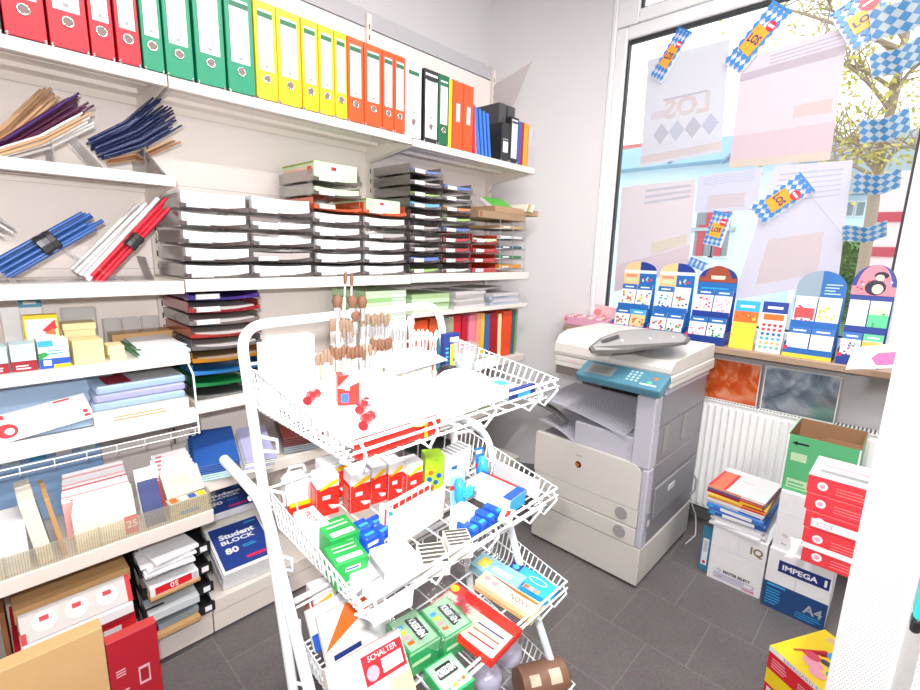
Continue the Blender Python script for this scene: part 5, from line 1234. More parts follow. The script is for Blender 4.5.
put(2, 449, 674, 'chalk_box', 'green chalk box lettered KREIDEN, lying nearest the front rim', 'chalk box', .085, .075, .03, KGR, 84, 'green chalk boxes', d_kr)
b = MB(); b.grid(lambda u, v: ((u-.5)*.19+.012*math.sin(v*17), (v-.5)*.15+.01*math.sin(u*13), .095+.022*math.sin(u*8+2)*math.cos(v*7)), 18, 14, FILM)
solo('film_bag', 'crumpled clear film bag over the green chalk boxes', 'bag', b, M=tm(2, 430, 612, .09, -6))
FLOW = mat('photo_pale', 'd8c4b0', .4); PETAL = mat('petal_red', 'd83048', .4)
def d_flo(b, w, d, h):
    b.dec('top', w*.02, w*.98, d*.05, d*.72, FLOW)
    for (u, v, r_) in ((.30, .52, .030), (.12, .46, .022), (.24, .70, .02)):
        c = (w*u, d*v)
        pts = []
        for i in range(28):
            a_ = 6.2832*i/28; rr = r_*(1 if i % 2 else .62); pts.append((c[0]+rr*math.cos(a_), c[1]+rr*math.sin(a_)*.8))
        b.poly('top', pts, PETAL, .0009); b.disc('top', c[0], c[1], r_*.28, BROWN, .0013)
    b.dec('top', 0, w, d*.9, d, PENR, .0008); b.disc('top', w*.05, d*.86, .012, YEL, .0012)
    for i, m in enumerate((NAVY, BROWN, DRED)): b.poly('top', [(w*.58, d*(.52-.16*i)), (w*.93, d*(.56-.16*i)), (w*.93, d*(.52-.16*i)), (w*.58, d*(.49-.16*i))], m, .0012)
    b.dec('top', w*.56, w*.96, d*.03, d*.09, CLRW, .0011)
    b.dec('front', 0, w, 0, h, PENR); b.lines('front', w*.15, w*.8, h*.3, h*.6, 2, ORG); b.disc('front', w*.2, h*.6, h*.25, YEL, .0009)
for k in range(3):
    put(2, 474, 605, 'pencil_tin', 'red pencil box, %s of the three stacked in the third basket' % ('bottom', 'middle', 'top, with red flowers')[k], 'pencil box', .205, .12, .019, PENR, -86, 'stacked red pencil boxes', d_flo if k == 2 else (lambda b, w, d, h: (b.lines('front', w*.15, w*.8, h*.3, h*.6, 1, ORG))), ph=.058, raise_=.0194*k, )
def d_jax(b, w, d, h):
    b.txt('top', 'JAXON', w*.74, d*.38, .019, INK, w*.36, bold=.03, flip=-1); b.disc('top', w*.12, d*.55, .009, PINK); b.disc('top', w*.26, d*.5, .009, PINK)
    b.poly('top', [(w*.1, d*.95), (w*.6, d*.72), (w*.95, d*.72), (w*.95, d*.9)], ORG); b.poly('top', [(0, d*.95), (w*.25, d*.85), (w*.6, d*.78), (w*.55, d*.84)], NAVY, .0008); b.dec('front', 0, w, 0, h*.4, mat('jax_peach', 'e8b878', .4))
put(2, 508, 592, 'crayon_box', 'cream crayon box lettered JAXON beside the red pencil boxes', 'crayon box', .18, .055, .028, mat('crayon_cream', 'f4e8b8', .4), -84, deco=d_jax)
def d_sky(b, w, d, h):
    b.dec('top', 0, w*.22, 0, d, NAVY); b.disc('top', w*.11, d*.7, .010, SKY, .0009)
    for i in range(6): b.dec('top', w*(.25+.11*i), w*(.34+.11*i), d*.0, d*.2, (PENR, BLUE, ORG, PINK, KRAFT, CYAN)[i], .0009)
    pts = [(w*.62+.028*math.cos(6.2832*i/20), d*.6+.012*math.sin(6.2832*i/20)) for i in range(20)]
    for i in range(20):
        p_, q_ = pts[i], pts[(i+1) % 20]; s_ = lambda p: (w*.62+(p[0]-w*.62)*.9, d*.6+(p[1]-d*.6)*.85)
        b.poly('top', [p_, q_, s_(q_), s_(p_)], CLRW, .001)
put(2, 531, 580, 'colour_box', 'sky blue colouring box in the right corner of the third basket', 'box', .15, .075, .018, CYAN, -84, deco=d_sky)
put(2, 498, 570, 'pen_packet', 'pale blue packet of pens behind the sky blue box', 'packet', .15, .07, .024, mat('packet_sky', '8cc8dc', .3), -84, deco=lambda b, w, d, h: (b.dec('top', w*.1, w*.3, d*.2, d*.8, YEL), b.dec('top', w*.4, w*.8, d*.3, d*.6, CLRW)))
b = MB(); b.grid(lambda u, v: ((u-.5)*.15, (v-.5)*.12, .04+.014*math.sin(u*9)*math.cos(v*8)), 14, 10, FILM)
solo('film_bag', 'crumpled clear film bag at the back of the third basket', 'bag', b, M=tm(2, 480, 565, .03, -12))

# ---- bottom basket
LIL = clear('lilac_lid', tint=(.9, .88, .98), gloss=.14, haze=.55, hazecol=(.66, .64, .80), rough=.2)
for i, (px, py, lab) in enumerate(((508, 652, 'clear jar with a lilac lid in the bottom basket, right of the other one'), (487, 676, 'clear jar with a lilac lid nearest the front rim of the bottom basket'))):
    M = tm(3, px, py, .09)
    t = thing('clear_jar', lab, 'jar', M=M, group='clear jars with lilac lids')
    b = MB(); b.lathe([(.030, 0), (.036, .01), (.038, .07), (.036, .08)], clear('clear_cup', gloss=.16, haze=.10), 24); b.build('jar', t)
    b = MB(); b.lathe([(.040, .078), (.041, .09), (.038, .105), (.02, .118), (0, .12)], LIL, 24); b.build('lid', t)
M = tm(3, 541, 678, .05)
b = MB(); RM = Matrix.Translation((0, 0, .046)) @ Matrix.Rotation(R(-28), 4, 'Z') @ Matrix.Rotation(R(90), 4, 'Y')
CANB = mat('can_brown', '7a5844', .5)
b.lathe([(.044, -.07), (.045, -.065), (.045, .065), (.044, .07), (.036, .07), (.036, .055), (0, .055)], CANB, 28, RM)
for (a0, a1, z0, z1) in ((3.5, 4.1, -.05, -.02), (3.4, 4.2, .01, .045)):
    b.grid(lambda u, v: (.0456*math.cos(a0+(a1-a0)*u), .0456*math.sin(a0+(a1-a0)*u), z0+(z1-z0)*v), 8, 1, mat('can_label', 'c8b4a0', .5), RM)
solo('brown_can', 'brown cylinder with pale labels lying in the bottom basket', 'can', b, M=M)
# ------------------------------------------------------------------ copier
CPW = mat('copier_white', 'd2cfc9', .4, var=.015); CPG = mat('copier_lavender', 'b9b8c4', .4, var=.015); CPS = mat('copier_side_grey', '85838a', .4, var=.02)
CPD = mat('copier_dark', (.04, .04, .045), .5); CPB = mat('copier_panel_blue', '4f8296', .4); SEAM = mat('seam', (.12, .12, .12), .6)
cp = thing('photocopier', 'large white and grey photocopier with a blue control panel, beside the radiator', 'photocopier', (2.3, 1.03, 0))
YA, YBc, XF, XBk = .725, 1.312, 1.97, 2.63
b = MB(cp); b.box(XF, XBk, YA, YBc, .012, .198, CPW, bev=.004)
b.box(XF+.03, XBk-.03, YA+.03, YBc-.03, 0, .012, CPD); b.box(2.05, 2.6, YA-.001, YA, .022, .188, CPW)
b.build('pedestal', cp)
b = MB(cp); b.box(XF+.062, XBk, YA, YBc, .2, .585, CPS, bev=.004)
b.box(XF+.021, XF+.06, YA+.03, YBc-.002, .201, .584, CPG)
b.box(XF, XF+.0615, YA-.001, YA+.028, .2, .583, CPG, bev=.006)                       # right front strip
b.box(XF+.072, XBk, YA+.0, YA+.10, .587, .911, CPS, bev=.004)                         # right column
b.box(XF, XF+.0715, YA-.001, YA+.085, .584, .911, CPG, bev=.006)
b.box(2.36, XBk, YA+.1, YBc-.02, .585, .915, CPS)                                    # back of the output bay
b.box(2.02, 2.36, YA+.1, 1.10, .585, .60, CPG)
b.box(1.995, 2.36, .812, 1.112, .585, .702, CPG, bev=.005)                           # centre block
b.box(2.10, 2.36, YA+.1, .815, .6, .93, CPG)
b.build('body', cp)
# seams and panels on the right side, with covers
b = MB(cp)
for (x0, x1, z0, z1) in ((2.03, 2.62, .765, .768), (2.05, 2.62, .48, .483), (2.10, 2.55, .30, .302)): b.box(x0, x1, YA-.0012, YA, z0, z1, SEAM)
for x in (2.10, 2.33): b.box(x, x+.055, YA-.004, YA, .63, .755, mat('copier_grip', '8f8d8c', .4), bev=.003)
b.box(2.06, 2.52, YA-.008, YA, .31, .47, CPS, bev=.006); b.box(2.22, 2.30, YA-.010, YA-.006, .40, .43, LGREY, bev=.002)
b.box(2.0, 2.04, YA-.006, YA, .28, .37, CPS, bev=.003); b.box(2.005, 2.03, YA-.0068, YA-.005, .30, .33, LGREY)
b.build('side_cover', cp)
for k, (z0, z1) in enumerate(((.203, .290), (.293, .383))):
    d = MB(cp); d.box(XF-.004, XF+.02, YA+.028, YBc, z0, z1, CPW, bev=.004); o = d.build('paper_drawer', cp)
    h = MB(cp); h.lathe([(0, .0), (.028, 0), (.030, .004)], mat('drawer_grip', '9a9898', .5), 20, Matrix.Translation((XF-.0045, YA+.10, (z0+z1)/2+.005)) @ Matrix.Rotation(R(-90), 4, 'Y')); h.build('grip', o)
# rounded front door
d = MB(cp)
pts = [(YBc, .386), (YA+.028, .386)]+[(YA+.028+.05*(1-math.cos(a)), .545+.05*math.sin(a)) for a in [i*math.pi/12 for i in range(7)]]+[(YBc, .596)]
d.prism([(-p[0], p[1]) for p in pts], XF-.006, XF+.02, CPW, Matrix(((0, 0, 1, 0), (-1, 0, 0, 0), (0, 1, 0, 0), (0, 0, 0, 1))))
o = d.build('front_door', cp)
h = MB(cp); h.text('Canon', (XF-.0062, 1.06, .548), (0, -1, 0), (0, 0, 1), .010, INK, bold=.02)
h.lathe([(0, .0), (.017, 0)], mat('emblem_dark', '4a2a24', .4), 18, Matrix.Translation((XF-.0064, 1.06, .50)) @ Matrix.Rotation(R(-90), 4, 'Y'))
h.lathe([(0, .0), (.010, 0)], mat('emblem_orange', 'c86a3c', .4), 14, Matrix.Translation((XF-.0070, 1.066, .497)) @ Matrix.Rotation(R(-90), 4, 'Y'))
h.box(XF-.0064, XF-.006, 1.045, 1.075, .466, .472, LGREY)
h.build('emblem', o)
# output bay: ribbed paper tray sticking out to the left, dark slot behind
b = MB(cp); b.box(2.30, 2.358, .82, 1.14, .80, .86, CPD); b.box(2.06, 2.36, .815, 1.14, .905, .93, CPD); b.build('output_slot', cp)
b = MB(cp)
P = [Vector((2.00, 1.44, .735)), Vector((2.36, 1.42, .76)), Vector((2.34, .83, .80)), Vector((1.99, .83, .715))]
P = [Vector((1.99, 1.315, .775)), Vector((2.33, 1.315, .795)), Vector((2.33, .85, .775)), Vector((1.985, .85, .705))]
f = lambda u, v: (P[0]*(1-u)*(1-v)+P[1]*u*(1-v)+P[2]*u*v+P[3]*(1-u)*v)+Vector((0, 0, .012*math.sin(v*3.14)))
b.grid(lambda u, v: f(u, v), 8, 12, CPG, thick=(0, 0, -.01))
for i in range(17):
    u = .06+i*.053; b.tube([f(u, .03)+Vector((0, 0, .002)), f(u, .5)+Vector((0, 0, .002)), f(u, .97)+Vector((0, 0, .002))], .0035, mat('tray_rib', 'a5a4ae', .4), 6)
b.build('output_tray', cp)
b = MB(cp)
b.grid(lambda u, v: Vector((1.99+.34*u, 1.32-.21*v, .60+.02*math.sin(v*3)+.055*(1-v))), 4, 6, CPG, thick=(0, 0, -.012))
b.grid(lambda u, v: Vector((1.985+.05*u, 1.33-.16*v, .738-.06*v*v)), 3, 6, mat('tray_arm', '6b6a6c', .4), thick=(0, 0, -.01))
b.build('lower_tray', cp)
# scanner unit
SX0, SX1, SY0, SY1 = 2.045, 2.635, .70, 1.285
b = MB(cp)
b.box(SX0, SX1, SY0, SY1, .945, 1.0, CPW, bev=.005); b.box(SX0+.01, SX1, SY0+.02, SY1-.02, .912, .945, CPG); b.box(SX0+.004, SX0+.03, 1.06, SY1-.01, .905, .943, mat('copier_bar', '6f6661', .5))
b.box(SX0-.0005, SX1, SY0-.0005, SY1+.0005, .972, .9735, SEAM)
b.build('scanner', cp)
b = MB(cp)
b.box(SX0-.001, SX0, 1.16, 1.20, .98, .986, PINKINK); b.build('scanner_label', cp)
b = MB(cp)
lid = [(SX0+.005, 1.004), (SX0+.0, 1.012), (SX0+.0, 1.03), (SX0+.04, 1.058), (SX1-.1, 1.075), (SX1-.02, 1.075), (SX1-.005, 1.004)]
b.prism([(p[0], p[1]) for p in lid], -(SY1-.30), -(SY0+.005), CPW, Matrix(((1, 0, 0, 0), (0, 0, -1, 0), (0, 1, 0, 0), (0, 0, 0, 1))))
feed = [(SX0+.0, 1.004), (SX0-.005, 1.02), (SX0+.0, 1.06), (SX0+.03, 1.098), (SX0+.10, 1.118), (SX1-.12, 1.122), (SX1-.03, 1.10), (SX1-.005, 1.004)]
b.prism([(p[0], p[1]) for p in feed], -(SY1), -(SY1-.30+.001), CPW, Matrix(((1, 0, 0, 0), (0, 0, -1, 0), (0, 1, 0, 0), (0, 0, 0, 1))))
b.build('lid', cp)
b = MB(cp)
zt = lambda y: 1.108+.055*(1.05-y)/.4
oval = []
cx_, cy_ = 2.22, .92
q_ = [at(589, 347, 2, 1.115), at(600, 338, 2, 1.12), at(619, 331, 2, 1.125), at(634, 329.5, 2, 1.13), at(649, 329, 2, 1.135), at(668, 331, 2, 1.14), at(684, 333.5, 2, 1.145), at(690.5, 338, 2, 1.145), at(687, 342, 2, 1.14), at(668, 345, 2, 1.13), at(645, 347, 2, 1.12), at(628, 350, 2, 1.108), at(610, 351, 2, 1.108), at(592, 351, 2, 1.108)]
q_ = [Vector((min(p.x, 2.62), p.y, p.z)) for p in q_]
n_ = len(q_)
b.add(q_+[p-Vector((0, 0, .012)) for p in q_], [tuple(range(n_))[::-1], tuple(range(n_, 2*n_))]+[(i, (i+1) % n_, n_+(i+1) % n_, n_+i) for i in range(n_)], mat('feeder_rim', '5c5a58', .4))
o = b.build('feeder_tray', cp)
c_ = sum(q_, Vector())/n_
h = MB(cp); h.add([c_+(p-c_)*.93+Vector((0, 0, .0012)) for p in q_], [tuple(range(n_))[::-1]], mat('feeder_tray_grey', 'a09e9c', .4))
e_ = [at(600, 341, 2, 1.122), at(618, 335, 2, 1.127), at(620, 338, 2, 1.127), at(604, 343, 2, 1.122)]
h.add([v+Vector((0, 0, .003)) for v in e_], [(3, 2, 1, 0)], CPD)
for px, py in ((650, 339), (673, 338), (622, 341)): h.lathe([(.008, 0), (.007, .006), (0, .007)], LGREY, 10, Matrix.Translation(at(px, py, 2, 1.136)))
h.build('paper_guide', o)
# control panel
M = Matrix.Translation((1.925, .89, .925)) @ Matrix.Rotation(R(-24), 4, 'Y')
b = MB(cp); b.T = cp.matrix_basis.inverted()
b.box(0, .125, -.195, .195, 0, .042, CPB, M, bev=.008, seg=2); o = b.build('control_panel', cp)
h = MB(cp); h.box(.025, .10, .03, .165, .042, .0428, mat('bezel', '7d8f98', .4), M); h.box(.035, .088, .045, .15, .0429, .0432, mat('lcd', '8c8f86', .25), M)
for i in range(5): h.box(.042+.009*i, .045+.009*i, .055, .14, .0432, .0434, DGREY, M)
h.build('display', o)
h = MB(cp)
for i in range(3):
    for j in range(4): h.box(.030+.020*j, .042+.020*j, -.045-.020*i, -.033-.020*i, .042, .0445, mat('key_grey', 'a8c4cc', .4), M, bev=.001)
h.lathe([(.012, .042), (.011, .0455), (0, .046)], mat('key_green', '5cc08c', .4), 14, M @ Matrix.Translation((.04, -.135, 0))); h.lathe([(.009, .042), (.008, .0455), (0, .046)], ORG, 14, M @ Matrix.Translation((.075, -.15, 0)))
h.box(.022, .03, -.17, -.10, .042, .0428, WHITE, M)
h.build('keypad', o)
b = MB(cp); b.tube([(2.60, YA-.01, .2), (2.64, YA-.03, .12), (2.66, YA-.035, .05), (2.62, YA-.05, .006), (2.50, YA-.04, .006)], .004, LGREY, 6)
b.tube([(2.60, YA-.002, .36), (2.61, YA-.02, .33), (2.605, YA-.02, .27), (2.60, YA-.002, .24)], .006, MGREY, 8); b.build('cable', cp)

# ------------------------------------------------------------------ cartons by the radiator
def d_iq(b, w, d, h):
    b.txt('left', 'IQ', d*.83, h*.80, .036, mat('iq_gold', '8c7a4a', .5), bold=.03); b.dec('left', 0, d, h*.62, h*.625, LGREY, .0006); b.dec('left', d*.5, d*.504, h*.62, h, LGREY, .0006)
    b.txt('left', 'IQ', d*.22, h*.22, .014, INK); b.txt('left', 'MASTER SELECT', d*.55, h*.22, .014, BLACK, d*.5, bold=.04)
    b.dec('left', d*.12, d*.88, h*.055, h*.17, mat('iq_pale', 'c8c4d8', .5), .0006); b.txt('left', 'mondi', d*.78, h*.06, .014, RED, bold=.02); b.dec('left', d*.70, d*.84, h*.11, h*.15, WHITE, .0008); b.txt('left', 'A4', d*.25, h*.11, .012, INK)
b = BX(.305, .222, .272, WHITE); d_iq(b, .305, .222, .272)
solo('paper_box', 'white paper carton lettered IQ standing on the floor in front of the radiator', 'paper box', b, (2.312+.1525, .413, .0005), group='paper cartons by the radiator')
b = BX(.16, .042, .235, mat('teal_box', '3a7f9e', .4)); b.dec('left', .008, .034, .03, .17, WHITE); b.disc('left', .021, .045, .008, RED); b.dec('left', .012, .03, .1, .16, LGREY, .0008); b.dec('top', 0, .16, 0, .042, DGREY)
solo('toner_box', 'slim teal box standing on the floor left of the IQ carton', 'toner box', b, (2.345+.08, .553, .0005))
def d_imp(b, w, d, h):
    b.dec('left', 0, d, 0, h*.44, mat('imp_blue', '20487f', .45)); b.dec('left', d*.18, d*.97, h*.66, h*.85, NAVY); b.txt('left', 'IMPEGA', d*.52, h*.755, .024, WHITE, d*.55, bold=.03); b.dec('left', d*.89, d*.93, h*.70, h*.81, WHITE, .0008)
    b.dec('left', d*.48, d*.485, h*.44, h*.62, INK, .0006); b.dec('left', 0, d, h*.62, h*.623, LGREY, .0006)
    b.dec('left', d*.05, d*.35, h*.385, h*.415, SKY, .0008); b.lines('left', d*.05, d*.3, h*.08, h*.36, 6, SKY, .4); b.txt('left', 'A4', d*.8, h*.24, .040, mat('imp_grey', 'a8b0b8', .5), bold=.02); b.lines('left', d*.55, d*.95, h*.05, h*.16, 3, SKY, .3)
b = BX(.305, .225, .28, WHITE); d_imp(b, .305, .225, .28)
solo('paper_box', 'white and blue paper carton lettered IMPEGA and A4 right of the IQ carton', 'paper box', b, (2.29+.1525, .180, .0005), group='paper cartons by the radiator')
b = BX(.305, .222, .265, WHITE); b.txt('left', 'IQ', .04, .07, .014, INK); b.txt('left', 'MASTER', .11, .07, .014, BLACK, bold=.04); b.txt('left', 'A4', .04, .03, .012, INK); b.dec('left', 0, .222, .165, .166, LGREY, .0006)
solo('paper_box', 'white paper carton standing on top of the IMPEGA carton', 'paper box', b, (2.30+.1525, .178, .281), group='paper cartons by the radiator')
GRB = mat('box_green', '5ab57c', .5); CAR = mat('box_inside_kraft', '9c7454', .7)
b = BX(.29, .238, .245, GRB, open_top=True, inner=CAR)
h = .245
b.poly('left', [(.018, .212), (.036, .222), (.036, .202)], BLACK, .0009); b.dec('left', .036, .075, .208, .216, BLACK)
b.dec('left', .02, .075, .135, .17, LGREEN); b.dec('left', .02, .10, .015, .055, LGREEN); b.lines('left', .025, .09, .02, .05, 2, GRB)
b.disc('left', .145, .135, .021, LGREEN, .0009, 20); b.disc('left', .145, .135, .012, GRB, .0012, 20); b.txt('left', 'Q', .145, .135, .012, LGREEN, bold=.04, lift=.0016)
b.poly('left', [(.18, .105), (.198, .14), (.216, .105), (.21, .105), (.198, .128), (.186, .105)], mat('green_dim', '5cb880', .5), .0009)
b.dec('left', 0, .006, 0, h, WHITE); b.dec('left', .232, .238, 0, h, WHITE)
solo('open_box', 'open green carton with a kraft inside on top of the stacked paper cartons', 'carton', b, (2.32+.145, .181, .5465))
b = MB()
o = [q for q in bpy.data.objects if q.name.startswith('open_box')][0]
fl = MB(); fl.box(-.145, -.142, -.119, -.01, .245, .262, CAR); fl.box(-.12, .12, -.1195, -.1165, .2452, .252, CAR); fl.build('lid_flap', o)
# pile on the IQ carton
P0 = .2728
for k in range(4):
    b = BX(.29, .21, .012, WHITE, bev=.0005); b.lines('left', .02, .18, .003, .009, 1, LGREY) if k % 2 else None
    solo('paper_stack', 'loose white papers on the IQ carton, %s layer' % ('bottom', 'second', 'third', 'top')[k], 'paper', b, (2.45+.004*k, .432, P0+k*.0125), (-.06, .09, -.05, .05)[k], 'loose papers on the IQ carton')
P1 = P0+.051
for k, (m, lab) in enumerate(((mat('pack_blue', '2a5fae', .35), 'blue and white ream in shiny wrap, lower of two'), (mat('pack_blue2', '3f78c8', .35), 'blue and white ream in shiny wrap, upper of two'))):
    b = BX(.28, .235, .024, m, bev=.003); b.dec('left', .06, .19, .004, .02, WHITE); b.dec('top', .01, .27, .01, .22, WHITE); b.dec('left', .008, .03, .006, .018, SKY)
    solo('paper_ream', lab+' on the loose papers', 'ream', b, (2.445, .442, P1+k*.0246), .04-.09*k, 'blue wrapped reams')
P2 = P1+.0495
mats = [LGREY, WHITE, mat('mag_orange', 'e89838', .4), mat('mag_yellow', 'f4d050', .4), DRED, mat('mag_violet', '6a5090', .4), mat('mag_peach', 'e8a078', .4)]
for k in range(7):
    b = BX(.275, .235, .0115, mats[k], bev=.0008); b.dec('left', .14, .23, .002, .009, (BLUE, LGREY, RED, RED, YEL, ORG, WHITE)[k]); b.dec('front', .0, .27, .002, .006, WHITE)
    if k == 6:
        b.dec('top', 0, .275, 0, .235, WHITE); b.dec('topl', .0, .075, 0, .22, mat('mag_salmon', 'e47050', .4), .0008); b.dec('topl', 0, .012, 0, .22, RED, .0012); b.dec('topl', .065, .078, 0, .22, RED, .0012); b.dec('topl', .10, .15, .16, .165, PINKINK, .001)
    solo('magazine', ('grey', 'white', 'orange', 'yellow', 'dark red', 'violet', 'white and salmon')[k]+' magazine in the pile above the blue reams'+(', on top' if k == 6 else ''), 'magazine', b, (2.45, .448, P2+k*.012), random.uniform(-.07, .03), 'magazines above the blue reams')

# ------------------------------------------------------------------ right foreground: perforated shelf end, red cartons
PERF = bpy.data.materials.new('perforated_white'); PERF.use_nodes = True
nt = PERF.node_tree; N = nt.nodes; bs = N['Principled BSDF']
tc = N.new('ShaderNodeTexCoord'); mp = N.new('ShaderNodeMapping'); mp.inputs['Scale'].default_value = (1/.0058,)*3
sx = N.new('ShaderNodeSeparateXYZ'); nt.links.new(tc.outputs['Object'], mp.inputs[0]); nt.links.new(mp.outputs[0], sx.inputs[0])
def mnode(op, a, bb=None):
    n = N.new('ShaderNodeMath'); n.operation = op
    for i, v in enumerate((a, bb)):
        if v is None: continue
        if hasattr(v, 'links') or hasattr(v, 'is_output'): nt.links.new(v, n.inputs[i])
        else: n.inputs[i].default_value = v
    return n.outputs[0]
hx = mnode('ADD', sx.outputs[0], sx.outputs[1])
fz = mnode('FRACT', sx.outputs[2]); rowp = mnode('MULTIPLY', mnode('FLOOR', sx.outputs[2]), .5)
fx = mnode('FRACT', mnode('ADD', hx, rowp))
dx = mnode('SUBTRACT', fx, .5); dz = mnode('SUBTRACT', fz, .5)
r2 = mnode('ADD', mnode('MULTIPLY', dx, dx), mnode('MULTIPLY', dz, dz))
hole = mnode('LESS_THAN', r2, .045)
mx = N.new('ShaderNodeMix'); mx.data_type = 'RGBA'; mx.inputs[6].default_value = (.86, .86, .86, 1); mx.inputs[7].default_value = (.42, .41, .41, 1)
nt.links.new(hole, mx.inputs[0]); nt.links.new(mx.outputs[2], bs.inputs['Base Color']); bs.inputs['Roughness'].default_value = .4
GW = mat('gondola_white', (.86, .86, .86), .35, var=.01)
XP = 1.12
yl = at(824.6, 690, 0, XP).y; yr = at(888, 690, 0, XP).y
gd = thing('perforated_shelf_unit', 'white perforated metal shelf end at the right edge of the photo', 'shelf unit', (XP, (yl+yr)/2, 0))
b = MB(gd); b.box(XP, XP+.015, yr, yl-.008, 0, 1.9, PERF); b.build('end_panel', gd)
b = MB(gd); b.box(XP-.001, XP+.022, yl-.008, yl, 0, 1.9, GW, bev=.003); b.box(XP-.001, XP+.015, yr-.004, yr+.004, 0, 1.9, GW, bev=.002); b.build('edge_profile', gd)
b = MB(gd); b.box(XP-.26, XP, yr-.018, yr-.004, 0, 1.9, PERF); b.build('side_panel', gd)
b = MB(gd)
for z in (.696, 1.24): b.box(XP+.016, 1.92, yr-.28, yl-.004, z-.02, z, GW, bev=.002)
b.build('shelf', gd)
b = MB(gd); b.box(XP+.016, 1.92, yr-.30, yr-.285, 0, 1.9, GW); b.build('back_panel', gd)
# teal thing hanging on the inner side panel
a_ = at(922, 592, 1, yr+.012)
b = MB(); b.box(-.02, .02, -.012, .0, -.035, .035, mat('teal_plastic', '20c0c0', .35), bev=.006); b.box(-.012, .012, -.01, .0, -.055, -.035, BLACK, bev=.003)
solo('teal_hang_pack', 'bright teal packet hanging on the perforated panel at the right edge', 'packet', b, a_+Vector((0, .004, 0)))
# stacked red cartons on the shelf
RBM = mat('carton_bright_red', 'e03a44', .4)
for k in range(5):
    w_, d_, h_ = .17, .20, .0485
    b = BX(w_, d_, h_, RBM)
    b.disc('left', .033, h_*.5, .0115, WHITE, n=18); b.disc('left', .033, h_*.5, .006, PINK, .001); b.lines('left', .062, .13, h_*.25, h_*.75, 3, mat('carton_pale_red', 'f4b0b0', .5), .15)
    if k == 4:
        b.dec('top', .0, w_, 0, d_, WHITE); b.dec('topl', .012, .19, .02, .14, LGREY, .0008); b.dec('topl', .02, .15, .04, .06, MGREY, .0012); b.dec('topl', .02, .12, .09, .11, PINKINK, .0012)
    solo('red_carton', 'red carton with a round white mark, %s of the stack beside the perforated panel' % ('bottom', 'second up', 'middle', 'fourth up', 'open topmost')[k], 'carton', b, (1.5+w_/2+.002*k, .120-d_/2+.004*k, .697+k*.0492), -.02*(k % 2), 'stacked red cartons')
b = MB(); b.box(-.002, 0, -.16, .0, 0, .022, WHITE); b.box(-.0028, -.002, -.045, -.012, .006, .016, PINK); b.box(-.0034, -.0028, -.042, -.015, .008, .014, WHITE); b.box(-.0028, -.002, -.12, -.112, .004, .014, PINKINK)
solo('label_strip', 'white label strip on the middle red carton', 'label', b, (1.496, .112, .697+2*.0492+.012))
b = MB()
b.box(-.002, 0, -.17, .0, 0, .014, GW); b.add([(-.003, .0, .016), (-.003, .028, .012), (-.003, .022, -.012), (-.003, .034, -.05), (-.003, .012, -.045), (-.003, .006, -.008), (0, .0, .016), (0, .028, .012), (0, .022, -.012), (0, .034, -.05), (0, .012, -.045), (0, .006, -.008)], [(0, 1, 2, 3, 4, 5), (11, 10, 9, 8, 7, 6)]+[(i, (i+1) % 6, 6+(i+1) % 6, 6+i) for i in range(6)], GW)
solo('shelf_clip', 'white plastic shelf clip and rail crossing the red cartons', 'clip', b, (1.4945, .122, .742))
# price holder with pink card
p_ = at(853, 349, 0, 1.30); q_ = at(855, 376, 0, 1.30)
b = MB()
b.add([(0, .0, .0), (0, -.16, .05), (0, -.16, -.006), (0, .006, -.046), (.02, .0, .0), (.02, -.16, .05), (.02, -.16, -.006), (.02, .006, -.046)], [(3, 2, 1, 0), (4, 5, 6, 7)]+[(i, (i+1) % 4, 4+(i+1) % 4, 4+i) for i in range(4)], GW)
b.add([(-.0015, -.032, -.014), (-.0015, -.040, -.002), (-.0015, -.12, .020), (-.0015, -.12, -.008), (-.0015, -.042, -.028)], [(4, 3, 2, 1, 0)], mat('price_pink', 'ee5a90', .4))
b.add([(-.0012, -.008, -.010), (-.0012, -.02, -.003), (-.0012, -.10, .024), (-.0012, -.10, .018)], [(3, 2, 1, 0)], LGREY)
solo('price_holder', 'white price holder with a pink card sticking out left of the perforated panel', 'price holder', b, (1.30, p_.y, p_.z))
# colourful box on the floor
b = BX(.24, .20, .222, RED); b.dec('left', 0, .2, .17, .222, YEL); b.dec('left', .01, .07, .1, .16, WHITE)
solo('craft_box', 'red and white carton under the colourful craft box', 'carton', b, (1.696, .019, .0005), R(-28.6))
b = BX(.24, .205, .076, RED)
h_ = .076
b.dec('left', 0, .205, h_*.78, h_, WHITE); b.txt('left', 'EBERHARD FABER', .125, h_*.89, .012, INK, .15); b.lines('left', .015, .07, .012, .05, 4, PINK); b.lines('left', .10, .18, .012, .04, 3, PINK)
b.dec('topl', 0, .205, 0, .24, YEL, .0004)
for i, (u, v, rx, m) in enumerate(((.10, .15, .020, SKY), (.125, .11, .018, SKY), (.10, .105, .012, DGREY), (.145, .075, .017, mat('craft_green', '30a880', .4)), (.165, .095, .016, BLUE), (.16, .05, .012, DGREY), (.09, .065, .022, PINK), (.12, .04, .018, PINK), (.07, .09, .018, mat('craft_rose', 'd84060', .4)))): b.disc('topl', u, v, rx, m, .0010+.0002*i, 16, 1.25)
for i in range(5): b.poly('topl', [(.03+.014*i, .06+.02*i), (.037+.014*i, .056+.02*i), (.075+.016*i, .15+.018*i), (.067+.016*i, .155+.018*i)], RED, .0008)
b.dec('topl', .12, .205, .19, .24, ORG, .0008); b.dec('topl', .03, .10, .2, .225, mat('craft_tan', 'e0b890', .4), .0008)
solo('craft_box', 'yellow and red craft box with coloured blobs on the lid, bottom right of the photo', 'craft box', b, (1.696, .019, .2232), R(-28.6))
